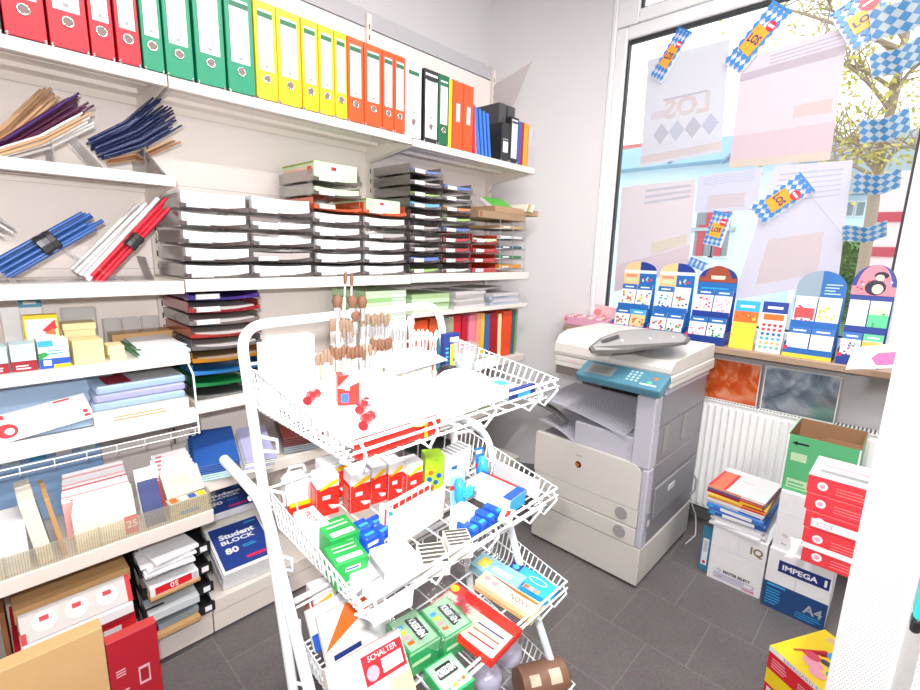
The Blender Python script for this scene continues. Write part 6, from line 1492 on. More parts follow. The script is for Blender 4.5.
# ------------------------------------------------------------------ counter displays on the window sill
ZS = 1.0545
XS = 2.69
def yat(px, py): return at(px, py, 0, XS).y
DB = mat('display_blue', '2068b4', .4); DNV = mat('display_navy', '1c3a90', .4); DY = mat('display_yellow', 'f0d040', .4); DTAN = mat('display_tan', 'e8c890', .5); PKB = mat('pack_sheet_white', 'e8e8ec', .35); MKR = mat('display_red_mark', 'e83850', .4)
def scatter(b, x0, x1, z0, z1, y, n, ms, r=.005, seed=0):
    rr = random.Random(seed)
    for i in range(n):
        x = rr.uniform(x0, x1); z = rr.uniform(z0, z1); m = rr.choice(ms)
        k = 8; b.add([(x+r*math.cos(6.28*j/k), y-.0003*(1+i*.12), z+r*math.sin(6.28*j/k)) for j in range(k)], [tuple(range(k))], m)
def frameM(y0, y1, x=XS, rz=0):
    """local X runs from the left end (larger y) to the right end, local -Y faces the room"""
    return Matrix.Translation((x, (y0+y1)/2, ZS)) @ Matrix.Rotation(R(-90+rz), 4, 'Z')
def pack(label, M, w, h, header, sheet, ms, seed, lean=-12, n=14, extra=None):
    t = MB()
    t.box(-w/2, w/2, 0, .004, 0, h, sheet); t.quad((-w/2, -.0004, h*.78), (w/2, -.0004, h*.78), (w/2, -.0004, h), (-w/2, -.0004, h), header)
    t.quad((-w*.3, -.0007, h*.86), (w*.3, -.0007, h*.86), (w*.3, -.0007, h*.91), (-w*.3, -.0007, h*.91), WHITE)
    scatter(t, -w*.38, w*.38, h*.1, h*.66, -.0006, n, ms, w*.07, seed)
    if extra: extra(t, w, h)
    o = solo('sticker_pack', label, 'sticker pack', t, M=M @ Matrix.Rotation(R(lean), 4, 'X'), group='sticker packs on the window sill')
    return o
def display(name, label, pxl, pxr, pyb, backh, arch, base, packs, colour_top, basecol=DB, rows=2):
    y0, y1 = yat(pxl, pyb), yat(pxr, pyb); w = abs(y0-y1); M = frameM(y0, y1)
    t = thing('counter_display', label, 'counter display', M=M, group='counter displays on the window sill')
    b = MB(); b.box(-w/2, w/2, -.005, -.001, 0, .045, basecol); b.box(-w/2, -w/2+.003, 0, .11, 0, .07, basecol); b.box(w/2-.003, w/2, 0, .11, 0, .07, basecol); b.box(-w/2, w/2, -.001, .11, 0, .004, basecol)
    if base == 'y': b.quad((-w/2, -.0055, 0), (w/2, -.0055, 0), (w/2, -.0055, .018), (-w/2, -.0055, .018), DY)
    b.quad((-w/2, -.0058, .034), (-w/2+.016, -.0058, .034), (-w/2+.016, -.0058, .052), (-w/2, -.0058, .052), MKR)
    b.box(-w/2+.004, w/2-.004, .052, .055, .004, .17, basecol)
    b.build('stand', t)
    b = MB(); z0 = .02
    pts = [(-w/2, z0), (w/2, z0), (w/2, backh-arch)]+[((w/2)*math.cos(a), backh-arch+arch*math.sin(a)) for a in [math.pi*i/14 for i in range(1, 14)]]+[(-w/2, backh-arch)]
    b.prism(pts, -.112, -.108, basecol, Matrix(((1, 0, 0, 0), (0, 0, -1, 0), (0, 1, 0, 0), (0, 0, 0, 1))))
    colour_top(b, w, backh, arch)
    b.build('header_card', t)
    i = 0
    for r_ in range(rows):
        for c_ in range(2):
            if i >= len(packs): break
            lab, hd, sh, ms, ext = packs[i]
            Mp = M @ Matrix.Translation(((c_-.5)*w*.48, .006+.058*(1-r_) if rows > 1 else .006, .0055+(.142*(1-r_) if rows > 1 else 0)))
            pack(lab, Mp, w*.45, .138, hd, sh, ms, i*7+len(label), extra=ext); i += 1
    return t
def half_arch(b, w, bh, ar, left, right, yy=.1075):
    n = 14
    L_ = [(0, bh), (0, bh-ar-.0), (-w/2, bh-ar)]+[((w/2)*math.cos(a), bh-ar+ar*math.sin(a)) for a in [math.pi-math.pi/2*i/7 for i in range(0, 7)]]
    b.add([(p[0], yy, p[1]) for p in L_], [tuple(range(len(L_)))], left)
    R_ = [(0, bh-ar), (0, bh)]+[((w/2)*math.cos(a), bh-ar+ar*math.sin(a)) for a in [math.pi/2-math.pi/2*i/7 for i in range(1, 8)]]
    b.add([(p[0], yy, p[1]) for p in R_], [tuple(range(len(R_)))], right)
def top_tan(b, w, bh, ar):
    half_arch(b, w, bh, ar, DTAN, DNV)
    z1 = bh-ar
    b.quad((-w/2, .107, z1-.012), (w/2, .107, z1-.012), (w/2, .107, z1+.006), (-w/2, .107, z1+.006), PKB)
    b.quad((-w/2, .107, z1-.082), (0, .107, z1-.082), (0, .107, z1-.012), (-w/2, .107, z1-.012), DTAN); b.quad((0, .107, z1-.082), (w/2, .107, z1-.082), (w/2, .107, z1-.012), (0, .107, z1-.012), DB)
    b.quad((-w*.42, .1066, z1-.034), (-w*.08, .1066, z1-.034), (-w*.08, .1066, z1-.020), (-w*.42, .1066, z1-.020), mat('print_coral', 'e08878', .5)); b.quad((-w*.4, .1066, z1-.060), (-w*.12, .1066, z1-.060), (-w*.12, .1066, z1-.044), (-w*.4, .1066, z1-.044), LGREEN)
    scatter(b, .02*w, w*.4, z1-.062, z1-.035, .1064, 7, [MKR, ORG, PINK, LGREEN], .006, 3)
MS1 = [ORG, BROWN, YEL, MKR, DNV]; MS2 = [DNV, MKR, YEL, DGREY, GREEN]; MS3 = [PINK, MKR]; MS4 = [mat('mint', '8fd8b8', .4), GREEN, DGREY]
display('d', 'counter display with a tan and navy arched header, nearest the window frame', 611, 643, 331, .415, .055, 'y', [('sticker pack with brown motifs, lower left in the display nearest the window frame', DB, PKB, MS1, None), ('sticker pack with orange motifs, lower right in the display nearest the window frame', DB, PKB, [ORG, DB, YEL], None), ('sticker pack, upper left in the display nearest the window frame', DB, PKB, [BROWN, KRAFT], None), ('sticker pack, upper right in the display nearest the window frame', SKY, DTAN, [BROWN, ORG], None)], top_tan)
# the rows above are listed top row first
display('d', 'counter display with a tan and navy arched header, second from the window frame', 646, 681, 336, .415, .055, 'y', [('sticker pack with small dark motifs, upper left in the second display', DB, PKB, [DNV, SKY], None), ('white sticker pack with red and blue dots, upper right in the second display', PKB, PKB, MS2, None), ('sticker pack with orange animals, lower left in the second display', DB, PKB, MS1, None), ('sticker pack with dark round motifs, lower right in the second display', DB, PKB, [DGREY, GREEN, BROWN, MKR], None)], top_tan)
BEAR = mat('header_brown', '9c4630', .5)
def top_brown(b, w, bh, ar):
    z1 = bh-ar
    n = 12
    pts = [(-w*.48, z1-.012), (w*.48, z1-.012), (w*.48, z1+.012), (w*.36, z1+.012)]+[(w*.34*math.cos(a), z1+.005+ar*math.sin(a)) for a in [math.pi*i/n for i in range(1, n)]]+[(-w*.36, z1+.012), (-w*.48, z1+.012)]
    b.add([(p[0], .107, p[1]) for p in pts], [tuple(range(len(pts)))], BEAR)
    b.quad((-w*.16, .1066, z1+.002), (w*.18, .1066, z1+.002), (w*.2, .1066, z1+.022), (-w*.18, .1066, z1+.022), mat('header_cream', 'ecd8c4', .5))
    b.quad((-w/2, .107, z1-.06), (w/2, .107, z1-.06), (w/2, .107, z1-.014), (-w/2, .107, z1-.014), DB); b.quad((-w*.4, .1066, z1-.05), (w*.3, .1066, z1-.05), (w*.3, .1066, z1-.042), (-w*.4, .1066, z1-.042), SKY)
display('d', 'navy counter display with a red-brown arched header', 684, 723, 344, .405, .07, 'n', [('pink sticker pack, upper left under the red-brown header', DB, PKB, MS3, None), ('pale pink sticker pack, upper right under the red-brown header', DB, PKB, [PINK], None), ('sticker pack with pink bands, lower left under the red-brown header', DB, PKB, [PINK, MKR, DTAN], None), ('sticker pack with mint motifs, lower right under the red-brown header', DB, PKB, MS4, None)], top_brown, DNV)
# two big hanging packs leaning together
def ext_y(t, w, h):
    t.quad((-w/2, -.0005, 0), (w/2, -.0005, 0), (w/2, -.0005, h*.55), (-w/2, -.0005, h*.55), DY); t.quad((-w/2, -.0006, h*.55), (w/2, -.0006, h*.55), (w/2, -.0006, h*.78), (-w/2, -.0006, h*.78), ORG)
    scatter(t, -w*.4, w*.4, h*.6, h*.74, -.0010, 8, [BROWN, MKR, DY], .005, 5)
y0, y1 = yat(727, 349), yat(751, 354)
pack('tall yellow pack with a pale blue header leaning between the displays', frameM(y0, y1, 2.70), abs(y0-y1)*.98, .245, SKY, DY, [DY], 2, -10, 1, ext_y)
def ext_dots(t, w, h):
    for r_ in range(6):
        for c_ in range(4):
            m = (mat('dot_green', '60b890', .4), mat('dot_amber', 'e0b060', .4), SKY, DB, MKR, RED)[r_]
            x = -w*.33+c_*w*.22; z = h*(.10+.088*r_); r = w*.075
            t.add([(x+r*math.cos(6.28*j/10), -.001, z+r*math.sin(6.28*j/10)) for j in range(10)], [tuple(range(10))], m)
    t.quad((-w*.4, -.0006, h*.64), (w*.4, -.0006, h*.64), (w*.4, -.0006, h*.76), (-w*.4, -.0006, h*.76), ORG)
y0, y1 = yat(753, 354), yat(779, 360)
pack('tall white pack of coloured dots leaning between the displays', frameM(y0, y1, 2.70), abs(y0-y1)*.95, .25, DNV, PKB, [PKB], 3, -10, 1, ext_dots)
def top_bluegrey(b, w, bh, ar):
    half_arch(b, w, bh, ar, mat('header_greyblue', '8fa4b4', .5), DB)
    z1 = bh-ar
    b.quad((-w/2, .107, z1-.05), (0, .107, z1-.05), (0, .107, z1), (-w/2, .107, z1), mat('header_greyblue', '8fa4b4', .5)); b.quad((0, .107, z1-.05), (w/2, .107, z1-.05), (w/2, .107, z1), (0, .107, z1), DB)
    for i, (a, c) in enumerate(((.1, .42), (.08, .36), (.08, .3), (.08, .4))): b.quad((w*a, .1066, z1+.014-.014*i), (w*c, .1066, z1+.014-.014*i), (w*c, .1066, z1+.019-.014*i), (w*a, .1066, z1+.019-.014*i), PALEB)
display('d', 'wide counter display with a blue-grey arched header and a yellow foot', 780, 830, 366, .405, .08, 'y', [('sticker pack with red labels, upper left under the blue-grey header', PKB, PKB, [MKR], lambda t, w, h: t.quad((-w*.45, -.0012, h*.25), (w*.45, -.0012, h*.25), (w*.45, -.0012, h*.6), (-w*.45, -.0012, h*.6), mat('label_red', 'e04848', .4))), ('sticker pack with yellow tops, upper right under the blue-grey header', PKB, PKB, [YEL, LIME], None), ('plain pale pack, lower left under the blue-grey header', DB, PKB, [LGREY], None), ('plain cream pack, lower right under the blue-grey header', DB, OFFW, [OFFW], None)], top_bluegrey)
PKH = mat('header_pink', 'e88898', .5)
def top_pink(b, w, bh, ar):
    z1 = bh-ar
    pts = [(-w*.5, z1-.045), (w*.5, z1-.045), (w*.5, z1-.005), (w*.4, z1-.005)]+[(w*.38*math.cos(a), z1+ar*math.sin(a)) for a in [math.pi*i/12 for i in range(1, 12)]]+[(-w*.4, z1-.005), (-w*.5, z1-.005)]
    b.add([(p[0], .107, p[1]) for p in pts], [tuple(range(len(pts)))], PKH)
    el = lambda cx, cz, rx, rz_, m, y: b.add([(cx+rx*math.cos(6.2832*i/16), y, cz+rz_*math.sin(6.2832*i/16)) for i in range(16)], [tuple(range(16))], m)
    el(.006, z1-.010, w*.24, .034, mat('ink_navy', '24243c', .5), .1064); el(.014, z1-.016, w*.13, .022, mat('skin_print', 'f0d0c0', .5), .1060)
    el(.02, z1+.044, w*.16, .016, mat('ink_navy', '24243c', .5), .1064); el(.016, z1+.034, w*.10, .014, mat('skin_print', 'f0d0c0', .5), .1060)
    scatter(b, -w*.4, w*.42, z1-.03, z1+.018, .1066, 8, [DGREY, PKB, MKR], .0045, 9)
display('d', 'counter display with a pink arched header, rightmost on the sill', 833, 878, 374, .44, .09, 'n', [('white sticker pack, upper left under the pink header', PKB, PKB, [PKB, PALEB], None), ('green sticker pack, upper right under the pink header', PKB, LGREEN, [GREEN], lambda t, w, h: t.quad((-w*.5, -.0012, 0), (w*.5, -.0012, 0), (w*.5, -.0012, h*.55), (-w*.5, -.0012, h*.55), mat('pack_green', '50c088', .4))), ('white sticker pack with small dark motifs, lower left under the pink header', DB, PKB, [DGREY, SKY, MKR], None), ('amber and green sticker pack, lower right under the pink header', mat('pack_green', '50c088', .4), OFFW, [ORG], lambda t, w, h: t.quad((-w*.5, -.0012, h*.4), (w*.5, -.0012, h*.4), (w*.5, -.0012, h*.75), (-w*.5, -.0012, h*.75), mat('pack_amber', 'e8b048', .4)))], top_pink, DNV)
# pink candy tray
y0, y1 = yat(564, 328), yat(608, 331); w = abs(y0-y1); M = frameM(y0, y1, 2.685)
PKT = mat('tray_pink', 'dca4c0', .5); PKL = mat('tray_pale_pink', 'f0c8cc', .5)
t = thing('pink_tray', 'pink open tray of small wrapped treats at the left end of the sill', 'tray', M=M)
b = MB(); b.box(-w/2, w/2, 0, .003, 0, .052, PKT); b.box(-w/2, -w/2+.003, .003, .13, 0, .06, PKT); b.box(w/2-.003, w/2, .003, .13, 0, .06, PKT); b.box(-w/2, w/2, .127, .13, 0, .06, PKT); b.box(-w/2, w/2, 0, .13, 0, .003, PKT)
b.quad((-w/2+.008, -.0005, .028), (-w/2+.022, -.0005, .028), (-w/2+.022, -.0005, .042), (-w/2+.008, -.0005, .042), MKR); b.build('tray_body', t)
b = MB(); b.box(-.02, w/2+.03, .131, .134, .04, .135, PKL, Matrix.Rotation(R(4), 4, 'Y'))
for cx, cz, r in ((.01, .085, .026), (.055, .065, .014)): b.add([(cx+r*math.cos(6.28*i/14), .1305, cz+r*.85*math.sin(6.28*i/14)) for i in range(14)], [tuple(range(14))], mat('print_rose', 'e88a90', .5))
b.build('header_card', t)
tm_ = [mat('treat_cream', 'ecd8c8', .4), mat('treat_pink', 'e8b4bc', .4), mat('treat_tan', 'd8b8a0', .4)]
for i in range(5):
    for j in range(3):
        b = MB(); b.lathe([(0, -.014), (.010, -.008), (.013, 0), (.010, .008), (0, .014)], tm_[(i+j) % 3], 10)
        solo('wrapped_treat', 'small %s wrapped treat in the pink tray, %s row, %s from the left' % (('cream', 'pink', 'tan')[(i+j) % 3], ('front', 'middle', 'rear')[j], words[i]), 'treat', b, M=M @ Matrix.Translation((-w/2+.022+i*(w-.04)/4, .025+j*.036, .044+.004*j)), group='treats in the pink tray')

# ------------------------------------------------------------------ posters and hangings at the window
PP = {}
def poster(label, pts, tint, deco=None, x=2.888):
    q = [at(px, py, 0, x) for px, py in pts]      # tl tr br bl
    c = sum(q, Vector())/4
    b = MB()
    m = thin('poster_'+tint, tint, .66, .16)
    vs = [v-c for v in q]
    b.add(vs+[v+Vector((.0012, 0, 0)) for v in vs], [(0, 3, 2, 1), (4, 5, 6, 7), (0, 1, 5, 4), (1, 2, 6, 5), (2, 3, 7, 6), (3, 0, 4, 7)], m)
    P = lambda u, v: vs[0]*(1-u)*(1-v)+vs[1]*u*(1-v)+vs[2]*u*v+vs[3]*(1-u)*v+Vector((-.0006, 0, 0))
    if deco: deco(b, P)
    return solo('poster', label, 'poster', b, c, group='paper posters on the window')
FT = lambda k, c: thin('faint_'+k, c, .72, .45)
FP, FB_, FO, FG, FY = FT('pink', 'f0dee2'), FT('blue', 'ccd2e2'), FT('peach', 'eedcd2'), FT('grey', 'ccc6d0'), FT('lemon', 'f0e8cc')
def rect(b, P, u0, u1, v0, v1, m): b.quad(P(u0, v1), P(u1, v1), P(u1, v0), P(u0, v0), m)
def d_p1(b, P):
    X = (P(1, .5)-P(0, .5)); Y = (P(.5, 0)-P(.5, 1))
    b.text('LOS', P(.55, .5), -X, Y, .10, FO, bold=.04, lift=-.0004)
    rect(b, P, .25, .8, .40, .42, FG); rect(b, P, .1, .3, .5, .57, FP); rect(b, P, 0, 1, .90, .97, FO)
    for i in range(4): b.quad(P(.15+.2*i, .72), P(.25+.2*i, .82), P(.35+.2*i, .72), P(.25+.2*i, .62), FB_ if i % 2 else FG)
def d_p2(b, P):
    rect(b, P, 0, 1, .13, .2, FG); rect(b, P, 0, 1, .70, .93, FP); rect(b, P, 0, 1, .93, 1, FY)
    for i in range(3): rect(b, P, .3, .95, .04+.03*i, .052+.03*i, FB_)
    rect(b, P, .6, .95, .52, .62, FO)
def d_p3(b, P):
    for i in range(3): rect(b, P, .35, .95, .05+.06*i, .075+.06*i, FB_)
    rect(b, P, 0, 1, .74, 1, FP); rect(b, P, .5, .95, .6, .72, FY)
def d_p4(b, P):
    for i in range(6): rect(b, P, .1, .9, .06+.04*i, .07+.04*i, FB_)
    rect(b, P, .2, .8, .55, .9, FO)
poster('pale printed poster at the top left of the window', [(648, 60), (730, 39), (721, 152), (640, 167)], 'dedce3', d_p1)
poster('large pale pink-tinted poster at the top middle of the window', [(742, 60), (849, 26), (830, 160), (729, 168)], 'e2d8de', d_p2)
poster('pale pink poster at the left of the lower row', [(622, 187), (696, 179), (688, 268), (614, 292)], 'e4dce0', d_p3)
poster('lilac text poster in the middle of the lower row', [(699, 176), (762, 168), (757, 210), (694, 213)], 'dcdae6', d_p4)
poster('large lilac poster at the right of the lower row', [(775, 166), (853, 160), (838, 282), (733, 300)], 'e0dce6', d_p4)
DW = mat('packet_white', 'dfe6f0', .4); DBL = mat('packet_blue', '3a80cc', .4); LO = mat('los_orange', 'f0a030', .4); LOD = mat('los_ink', '4a3a60', .4); LR = mat('los_red', 'd83040', .4)
DWS = mat('flag_white_shaded', '8f9aa2', .5); DBS = mat('flag_blue_shaded', '2a6898', .5)  # flag white and blue darkened: backlit shade put into the colour
def diamonds(b, w, h, nx, nz, y, m):
    for i in range(-1, nx+1):
        for j in range(nz):
            cx = -w/2+w*(i+.5)/nx; cz = -h/2+h*(j+.5)/nz; rx = w/nx*.5; rz = h/nz*.5
            pts = [(cx-rx, cz), (cx, cz-rz), (cx+rx, cz), (cx, cz+rz)]
            pts = [(max(-w/2, min(w/2, p[0])), max(-h/2, min(h/2, p[1]))) for p in pts]
            if max(p[0] for p in pts)-min(p[0] for p in pts) < .004: continue
            b.add([(p[0], y, p[1]) for p in pts], [(0, 1, 2, 3)], m)
def packet(label, c, w, h, ang, x=2.862, turn=0, los=True):
    """blue and white lozenge packet hanging flat near the glass; ang tilts it, c is its centre pixel"""
    q = at(c[0], c[1], 0, x)
    M = Matrix.Translation(q) @ Matrix.Rotation(R(-90+turn), 4, 'Z') @ Matrix.Rotation(R(ang), 4, 'Y')
    t = thing('hanging_packet', label, 'packet', M=M, group='blue and white packets hanging in the window')
    b = MB()
    b.grid(lambda u, v: ((u-.5)*w, .006-.010*math.sin(u*3.1416)*math.sin(v*3.1416), (v-.5)*h), 6, 6, DW, thick=(0, .012, 0))
    diamonds(b, w*.98, h*.98, 4, 7, -.0055, DBL)
    b.box(-w/2, w/2, -.004, .004, h*.47, h*.5, DBL)
    b.build('wrapper', t)
    if los:
        b = MB(); b.prism([(-w*.32, -h*.22), (w*.30, -h*.26), (w*.34, h*.14), (-w*.30, h*.18)], 0, .0012, LO, Matrix.Translation((0, -.0058, 0)) @ Matrix.Rotation(R(90), 4, 'X'))
        b.text('LOS', (0, -.0072, -.02*h), (1, .0, .05), (0, 0, 1), h*.13, LOD, w*.5, bold=.04)
        b.lathe([(0, 0), (w*.2, 0)], LR, 14, Matrix.Translation((w*.22, -.0076, h*.22)) @ Matrix.Rotation(R(90), 4, 'X')); b.quad((w*.08, -.0082, h*.2), (w*.36, -.0082, h*.2), (w*.36, -.0082, h*.24), (w*.08, -.0082, h*.24), DW)
        b.build('emblem', t)
    return t
packet('lozenge packet marked LOS in the top left corner of the window', (670, 55), .085, .26, 32)
packet('lozenge packet marked LOS above the gap between the two upper posters', (756, 38), .115, .30, 40)
packet('lozenge packet marked LOS at the top right of the window', (864, 18), .17, .20, -32, turn=8)
packet('lozenge packet marked LOS hanging across the large lilac poster', (781, 199), .115, .25, 52)
packet('lozenge packet marked LOS hanging between the lower posters', (717, 229), .095, .18, 12)
packet('lozenge packet half hidden behind the red-brown header', (697, 264), .10, .05, 20, x=2.85, los=False)
def flag(label, c, w, h, ang, x=2.84, wav=.02):
    q = at(c[0], c[1], 0, x); M = Matrix.Translation(q) @ Matrix.Rotation(R(-90), 4, 'Z') @ Matrix.Rotation(R(ang), 4, 'Y')
    b = MB()
    fv = lambda u, v: Vector(((u-.5)*w, wav*math.sin(u*7)*.35, (v-.5)*h+wav*.5*math.sin(u*6.5+1)))
    b.grid(fv, 18, 8, DWS, thick=(0, .001, 0))
    nx, nz = 5, 3
    for i in range(nx):
        for j in range(nz):
            cu, cv = (i+.5)/nx, (j+.5)/nz; ru, rv = .5/nx, .5/nz
            if cu > 1: continue
            for (du0, du1) in ((-1, 0), (0, 1)):
                ua, ub = max(0, min(1, cu+du0*ru)), max(0, min(1, cu+du1*ru))
                if ub-ua < .01: continue
                l_ = lambda u, s: fv(u, max(0, min(1, cv+s*rv*(1-abs(u-cu)/ru))))+Vector((0, -.0012, 0))
                us = [ua+(ub-ua)*k/4 for k in range(5)]
                for k in range(4): b.add([l_(us[k], -1), l_(us[k+1], -1), l_(us[k+1], 1), l_(us[k], 1)], [(0, 1, 2, 3)], DBS)
    return solo('bunting_flag', label, 'flag', b, M=M, group='blue and white bunting flags')
flag('large dark lozenge flag in the top right corner of the photo', (905, 14), .22, .13, -14)
flag('lozenge flag second from the top of the hanging bunting', (897, 59), .17, .10, -14)
flag('lozenge flag third from the top of the hanging bunting', (884, 128), .165, .10, -12)
flag('lozenge flag fourth from the top of the hanging bunting', (876, 183), .16, .085, -5)
flag('lowest lozenge flag of the hanging bunting', (864, 233), .155, .07, -8)
a_, c_ = at(920, 0, 0, 2.845), at(872, 236, 0, 2.845)
b = MB(); k = [a_*(1-i/8)+c_*(i/8)+Vector((0, .02*math.sin(i), 0)) for i in range(9)]; b.tube([v-a_ for v in k], .0012, DWS, 5)
e_, g_ = at(808, 192, 0, 2.86), at(845, 238, 0, 2.86)
solo('bunting_string', 'thin string the bunting flags hang from', 'string', b, a_)
b = MB(); b.tube([Vector(), g_-e_], .001, DWS, 5); solo('bunting_string', 'thin string running down from the packet on the large lilac poster', 'string', b, e_)

# ------------------------------------------------------------------ outside
HB = mat('facade_pale_blue', 'd2e8f2', .8, var=.02); HW = mat('facade_white', 'e8ecf0', .8, var=.02); WG = mat('house_window_grey', '808c94', .3); WR = mat('house_red', 'b84858', .6); RF = mat('roof_red', 'b05a60', .7)
struct('pavement', MB().box(3.06, 40, -30, 40, -.3, -.2, mat('pavement_grey', (.45, .45, .45), .8)), label='grey street outside the window')
XH = 13.0
def hq(mb, px0, py0, px1, py1, m, x=XH, dep=.06):
    a = at(px0, py0, 0, x); c = at(px1, py1, 0, x)
    mb.box(x-dep, x, min(a.y, c.y), max(a.y, c.y), min(a.z, c.z), max(a.z, c.z), m)
h1 = thing('house', 'pale blue building across the street, seen between the lower posters', 'building', (XH+3, 4.5, -.2), group='buildings across the street')
a, c = at(630, 172, 0, XH), at(790, 172, 0, XH)
b = MB(h1); b.box(XH, XH+2, c.y, a.y+.3, -.2, a.z, HB); b.build('walls', h1)
b = MB(h1); b.box(XH-.5, XH+2.1, c.y-.3, a.y+.6, a.z, a.z+.5, mat('eaves_blue', '9cc0d8', .7)); b.build('roof', h1)
b = MB(h1)
for px in (648, 668, 722, 745): 
    q = at(px, 163, 0, XH-.52); b.tube([q, q+Vector((-.05, -.4, .35))], .04, mat('gutter', '7a94a8', .5), 6)
b.build('roof_hook', h1)
for i, (x0, y0, x1, y1) in enumerate(((697, 205, 713, 258), (715, 205, 728, 258), (600, 195, 612, 262))):
    w = MB(h1); hq(w, x0, y0, x1, y1, HW, XH, .05); o = w.build('window', h1)
    w = MB(h1); hq(w, x0+1.5, y0+2, x1-1.5, y1-2, WG, XH-.04, .03); w.build('pane', o)
    w = MB(h1); hq(w, x0+2, y0+20, x0+5, y1-2, WR, XH-.08, .02); hq(w, x1-5, y0+3, x1-2, y0+26, WR, XH-.08, .02); w.build('curtain', o)
b = MB(h1); hq(b, 690, 228, 735, 231, mat('ledge_grey', 'a8b4bc', .6), XH, .12); b.build('ledge', h1)
h2 = thing('house', 'pale blue building behind the tree at the right of the window', 'building', (19, .8, -.2), group='buildings across the street')
XG = 16.0
a, c = at(838, 196, 0, XG), at(915, 196, 0, XG)
b = MB(h2); b.box(XG, XG+6, c.y-6, a.y+.6, -.2, a.z, HB); b.build('walls', h2)
b = MB(h2); b.box(XG-.3, XG+6.2, c.y-6, a.y+.8, a.z, a.z+1.4, mat('roof_grey', 'a0aeb8', .7)); b.build('roof', h2)
for i, (x0, y0, x1, y1) in enumerate(((846, 201, 853, 217), (857, 201, 864, 217), (879, 200, 887, 217), (893, 198, 902, 216))):
    w = MB(h2); hq(w, x0, y0, x1, y1, HW, XG, .06); o = w.build('window', h2)
    w = MB(h2); hq(w, x0+1, y0+1.5, x1-1, y1-1.5, WG if i != 2 else WR, XG-.05, .03); w.build('pane', o)
h3 = thing('house', 'small white building with a red roof beyond the window frame', 'building', (26, 15, -.2), group='buildings across the street')
a, c = at(604, 186, 0, 22), at(645, 186, 0, 22)
b = MB(h3); b.box(22, 26, c.y, a.y, -.2, a.z, HW); b.build('walls', h3)
b = MB(h3); b.add([(21.8, c.y-.3, a.z), (21.8, a.y+.3, a.z), (24, a.y+.3, a.z+2.2), (24, c.y-.3, a.z+2.2), (26.2, c.y-.3, a.z), (26.2, a.y+.3, a.z)], [(0, 3, 2, 1), (3, 4, 5, 2), (0, 4, 3), (1, 2, 5)], RF); b.build('roof', h3)
# red-framed bay beside the tree
b = MB(); p0 = at(884, 172, 0, 9.5); p1 = at(900, 262, 0, 9.5)
b.box(0, .3, -abs(p0.y-p1.y)/2, abs(p0.y-p1.y)/2, -.2, p0.z, mat('kiosk_pink', 'ecd4d8', .6))
for z in (.9, 1.6, 2.1): b.box(-.03, 0, -abs(p0.y-p1.y)/2, abs(p0.y-p1.y)/2, z, z+.14, WR)
solo('advertising_pillar', 'pink and white street pillar at the right edge of the window', 'pillar', b, (9.5, (p0.y+p1.y)/2, 0))
# tree
BARK = mat('bark', 'a09080', .9, bump=.4); LEAF = thin('leaf_spring', 'd0c878', .5); LEAF2 = thin('leaf_olive', 'b4b068', .5)
XT = 8.0
tr = thing('tree', 'young street tree with sparse yellow-green leaves outside the window', 'tree', at(866, 268, 0, XT))
tp = [at(866, 268, 0, XT), at(873, 205, 0, XT), at(878, 165, 0, XT), at(893, 100, 0, XT), at(905, 40, 0, XT), at(915, -30, 0, XT), at(925, -90, 0, XT)]
tp[0].z = -.2
b = MB(tr); b.tube(tp, [.065, .062, .055, .048, .04, .03, .02], BARK, 10); b.build('trunk', tr)
random.seed(5)
ends = []
b = MB(tr)
def limb(P, Q, r0, r1, bend):
    m_ = (P+Q)/2+Vector((random.uniform(-.2, .2), bend*.2, bend)); pts = arc(P, m_, Q, 6)
    b.tube(pts, [r0+(r1-r0)*i/6 for i in range(7)], BARK, 6); return pts
for (s, e, r) in (((877, 172), (830, 138), .05), ((876, 178), (812, 160), .04), ((880, 172), (918, 150), .05), ((890, 110), (840, 62), .05), ((893, 100), (925, 60), .05), ((900, 60), (820, 8), .05), ((903, 50), (760, 2), .05), ((905, 40), (850, -50), .05), ((880, 165), (846, 140), .03), ((910, 0), (730, -60), .05), ((895, 90), (800, 60), .04), ((912, -20), (960, -80), .05)):
    S = at(*s, 0, XT); E_ = at(*e, 0, XT-.5+random.uniform(-.8, .8))
    pts = limb(S, E_, r*.6, .010, random.uniform(-.1, .25))
    for q in pts[2:]:
        for _ in range(3):
            e2 = q+Vector((random.uniform(-.5, .5), random.uniform(-.6, .6), random.uniform(-.1, .7)))
            b.tube([q, (q+e2)/2+Vector((0, 0, .05)), e2], [.010, .007, .004], BARK, 4); ends += [e2, (q+e2)/2, q]
b.build('branches', tr)
b = MB(tr)
for e in ends:
    for _ in range(4):
        p = e+Vector((random.gauss(0, .22), random.gauss(0, .22), random.gauss(0, .2)))
        s = random.uniform(.022, .05); u = Vector((random.uniform(-1, 1), random.uniform(-1, 1), random.uniform(-1, 1))).normalized(); v = u.orthogonal().normalized()
        b.add([p-u*s, p+v*s*.6, p+u*s, p-v*s*.6], [(0, 1, 2, 3)], LEAF if random.random() < .7 else LEAF2)
b.build('foliage', tr)
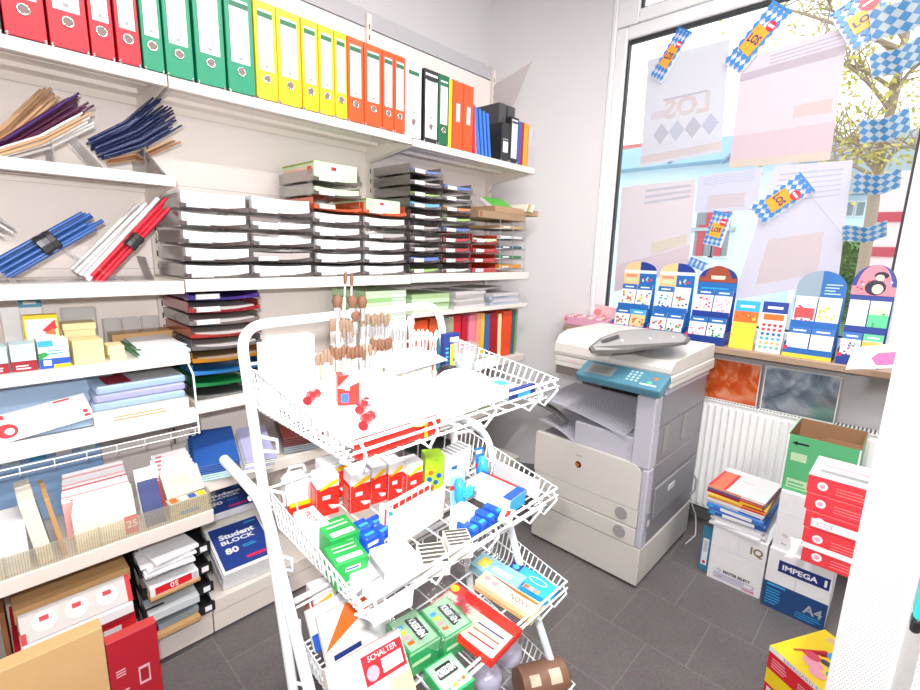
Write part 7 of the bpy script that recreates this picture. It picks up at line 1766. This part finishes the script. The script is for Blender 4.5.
# hedge across the street
HG = mat('hedge_green', '6f9058', .8, var=.3, scale=8); HG2 = thin('hedge_leaf', '7a9a5c', .3)
a, c = at(828, 246, 0, 10.5), at(884, 246, 0, 10.5)
hd = thing('hedge', 'dark green hedge outside the window below the lowest flag', 'hedge', (11, (a.y+c.y)/2, -.2))
b = MB(hd); b.grid(lambda u, v: (10.7+.8*u, c.y+(a.y-c.y)*v, a.z-.1+.12*math.sin(v*19)*math.cos(u*7)), 6, 16, HG); b.box(10.75, 11.5, c.y, a.y, -.2, a.z-.25, HG); b.build('body', hd)
b = MB(hd)
for i in range(2200):
    p = Vector((10.68+random.uniform(-.05, .5)*(i % 3 == 0), random.uniform(c.y, a.y), random.uniform(.5, a.z+.08))); s = random.uniform(.03, .07); u = Vector((random.uniform(-1, 1), random.uniform(-1, 1), random.uniform(-1, 1))).normalized(); v = u.orthogonal().normalized()
    b.add([p-u*s, p+v*s*.6, p+u*s, p-v*s*.6], [(0, 1, 2, 3)], HG if i % 2 else HG2)
b.build('leaves', hd)
# ------------------------------------------------------------------ light
wd = bpy.data.worlds.new('day'); SC.world = wd; wd.use_nodes = True
nt = wd.node_tree; bg = nt.nodes['Background']
sky = nt.nodes.new('ShaderNodeTexSky'); sky.sky_type = 'HOSEK_WILKIE'; sky.turbidity = 6; sky.ground_albedo = .4; sky.sun_direction = (-.5, -.6, .62)
mx = nt.nodes.new('ShaderNodeMix'); mx.data_type = 'RGBA'; mx.inputs[0].default_value = .8
mx.inputs[7].default_value = (1, 1, 1, 1)
nt.links.new(sky.outputs[0], mx.inputs[6]); nt.links.new(mx.outputs[2], bg.inputs[0]); bg.inputs[1].default_value = 2.6
def area(name, loc, size, sy, power, col=(1, 1, 1), rot=(0, 0, 0)):
    l = bpy.data.lights.new(name, 'AREA'); l.shape = 'RECTANGLE'; l.size = size; l.size_y = sy; l.energy = power; l.color = col
    o = bpy.data.objects.new(name, l); COL.objects.link(o); o.location = loc; o.rotation_euler = rot; return o
for i, (x, y) in enumerate(((.3, .3), (1.6, .3), (.3, -1.2), (1.6, -1.2))):  # unseen ceiling lamps, added as a source for the fill light
    t = thing('added_ceiling_lamp', 'unseen ceiling lamp added as fill light, %s' % ('above the wire cart', 'above the copier aisle', 'behind the camera on the left', 'behind the camera on the right')[i], 'lamp', (x, y, 3.24), group='added ceiling lamps')
    b = MB(); b.box(-.62, .62, -.08, .08, .02, .06, mat('lamp_housing', (.8, .8, .8), .4)); b.build('housing', t)
    area('ceiling_fill_light', (x, y, 3.24), 1.2, .14, 40, (1, .975, .95))
# the camera's own flash, just above and left of the lens
fl = bpy.data.lights.new('camera_flash', 'AREA'); fl.shape = 'DISK'; fl.size = .05; fl.energy = 27; fl.color = (1, .98, .97)
o = bpy.data.objects.new('camera_flash', fl); COL.objects.link(o)
o.matrix_world = cam.matrix_world.copy()
o.location = EYE-_r*.05+_u*.09+_f*.02
SC.view_settings.view_transform = 'Standard'; SC.view_settings.look = 'None'; SC.view_settings.gamma = 1; SC.view_settings.use_curve_mapping = False
SC.view_settings.exposure = .08
